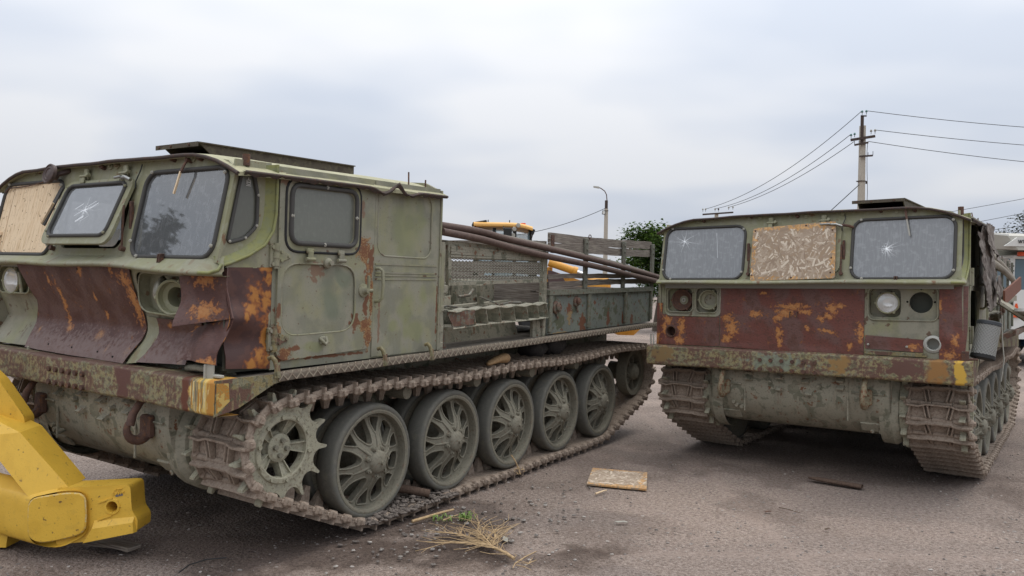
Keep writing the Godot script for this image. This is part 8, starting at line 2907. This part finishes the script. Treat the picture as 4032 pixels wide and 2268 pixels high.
	tag(obj("hanging_cord", g, M.pale), "pale cord dangling beside the right tractor's wheels", "cord")
	g = G.new()
	for k in 5:
		var p := wf * Vector3(1.48 + 0.02 * k, 1.30 + 0.012 * k, 0.5 - 0.32 * k)
		g.bar(p, p + wf.basis * Vector3(0.10, 0.05, -0.02), 0.02, 0.05)
		g.bar(p + wf.basis * Vector3(0.1, 0.05, 0), p + wf.basis * Vector3(0.13, 0.06, -0.34), 0.02, 0.05)
		g.bar(p, p + wf.basis * Vector3(0.03, 0.015, -0.34), 0.02, 0.06)
	tag(obj("fallen_duct", g, M.rust_patch), "bent ladder-like duct frame fallen out beside the right tractor", "duct frame")

func filter_cartridge() -> void:
	var t := thing("filter_cartridge", "white mesh air filter cartridge with black ends leaning beside the right cab door", "air filter")
	var a := Vector3(3.838, 1.185, -6.2)
	var b := Vector3(3.903, 1.487, -6.22)
	var ax := axis_along(a, b - a)
	var h := a.distance_to(b)
	var g := G.new()
	g.lathe(ax, [Vector2(0.083, 0.0), Vector2(0.083, h)], 36)
	obj("pleated_core", g, M.filter_core, t)
	g = G.new()
	for k in 22:   # expanded-metal sleeve: two families of strands
		for q in [-1.0, 1.0]:
			var p := PackedVector3Array()
			for i in 9:
				var u := i / 8.0
				var w = TAU * k / 22.0 + q * u * 2.6
				p.append(ax * Vector3(cos(w) * 0.0855, lerpf(0.03, h - 0.03, u), sin(w) * 0.0855))
			g.tube(p, 0.0026, 4, -1.0, false, false)
	obj("mesh_sleeve", g, M.mesh_metal, t)
	for q in [[0.0, 0.035], [h - 0.035, h]]:
		g = G.new()
		g.lathe(ax, [Vector2(0.0, q[0]), Vector2(0.086, q[0]), Vector2(0.09, q[0] + 0.006), Vector2(0.09, q[1] - 0.006), Vector2(0.086, q[1]), Vector2(0.0, q[1])], 32)
		obj("end_cap", g, M.black if q[0] < 0.1 else M.cap_grey, t)

func dry_branch() -> void:
	var g := G.new()
	var r := RandomNumberGenerator.new()
	r.seed = 14
	var stem := [[Vector3(0.046, 0.02, -4.674), Vector3(0.0, 0.03, -4.73), Vector3(-0.06, 0.035, -4.80), Vector3(-0.117, 0.04, -4.86), Vector3(-0.234, 0.035, -4.91), Vector3(-0.35, 0.03, -4.925), Vector3(-0.422, 0.02, -4.929)],
		[Vector3(-0.06, 0.03, -4.80), Vector3(-0.16, 0.03, -4.93), Vector3(-0.287, 0.035, -5.05), Vector3(-0.36, 0.03, -5.11), Vector3(-0.432, 0.025, -5.14)],
		[Vector3(-0.09, 0.035, -4.84), Vector3(-0.14, 0.045, -4.96), Vector3(-0.198, 0.05, -5.11), Vector3(-0.196, 0.06, -5.26)],
		[Vector3(-0.10, 0.03, -4.85), Vector3(-0.08, 0.04, -4.98), Vector3(-0.083, 0.05, -5.147)]]
	for i in stem.size():
		var p := PackedVector3Array(stem[i])
		g.tube(p, [0.011, 0.008, 0.007, 0.006][i], 6, 0.004)
		for k in 34:
			var s := r.randi() % (p.size() - 1)
			var a := p[s].lerp(p[s + 1], r.randf())
			var dir := (p[s + 1] - p[s]).normalized().rotated(Vector3.UP, r.randf_range(-1.2, 1.2))
			dir.y = r.randf_range(-0.05, 0.22)
			var l := r.randf_range(0.04, 0.17)
			var b := a + dir * l
			b.y = maxf(b.y, 0.004)
			var c := b + dir.rotated(Vector3.UP, r.randf_range(-0.7, 0.7)) * l * 0.6
			c.y = maxf(c.y, 0.004)
			g.tube(PackedVector3Array([a, b, c]), 0.0026, 4, 0.0014)
	tag(obj("dry_branch", g, M.twig), "larger dry twiggy branch lying on the dark soil by the left track", "dry branch", "dry branches on the ground")
	g = G.new()
	for q in [[Vector3(0.050, 0.015, -4.603), Vector3(0.184, 0.035, -4.769), 0.005], [Vector3(0.06, 0.012, -4.59), Vector3(0.147, 0.012, -4.511), 0.003], [Vector3(0.037, 0.01, -4.544), Vector3(0.065, 0.02, -4.63), 0.003], [Vector3(0.133, 0.02, -4.596), Vector3(0.16, 0.025, -4.68), 0.002]]:
		g.tube(PackedVector3Array([q[0], q[0].lerp(q[1], 0.5) + Vector3(0, 0.006, 0), q[1]]), q[2], 5, q[2] * 0.6)
	for k in 12:
		var a := Vector3(0.133, 0.02, -4.60)
		var w := r.randf() * TAU
		g.tube(PackedVector3Array([a, a + Vector3(cos(w), r.randf_range(-0.1, 0.2), sin(w)) * r.randf_range(0.03, 0.08)]), 0.002, 4, 0.001)
	tag(obj("dry_branch", g, M.twig), "small forked dry twig below the larger branch's thick end", "dry branch", "dry branches on the ground")
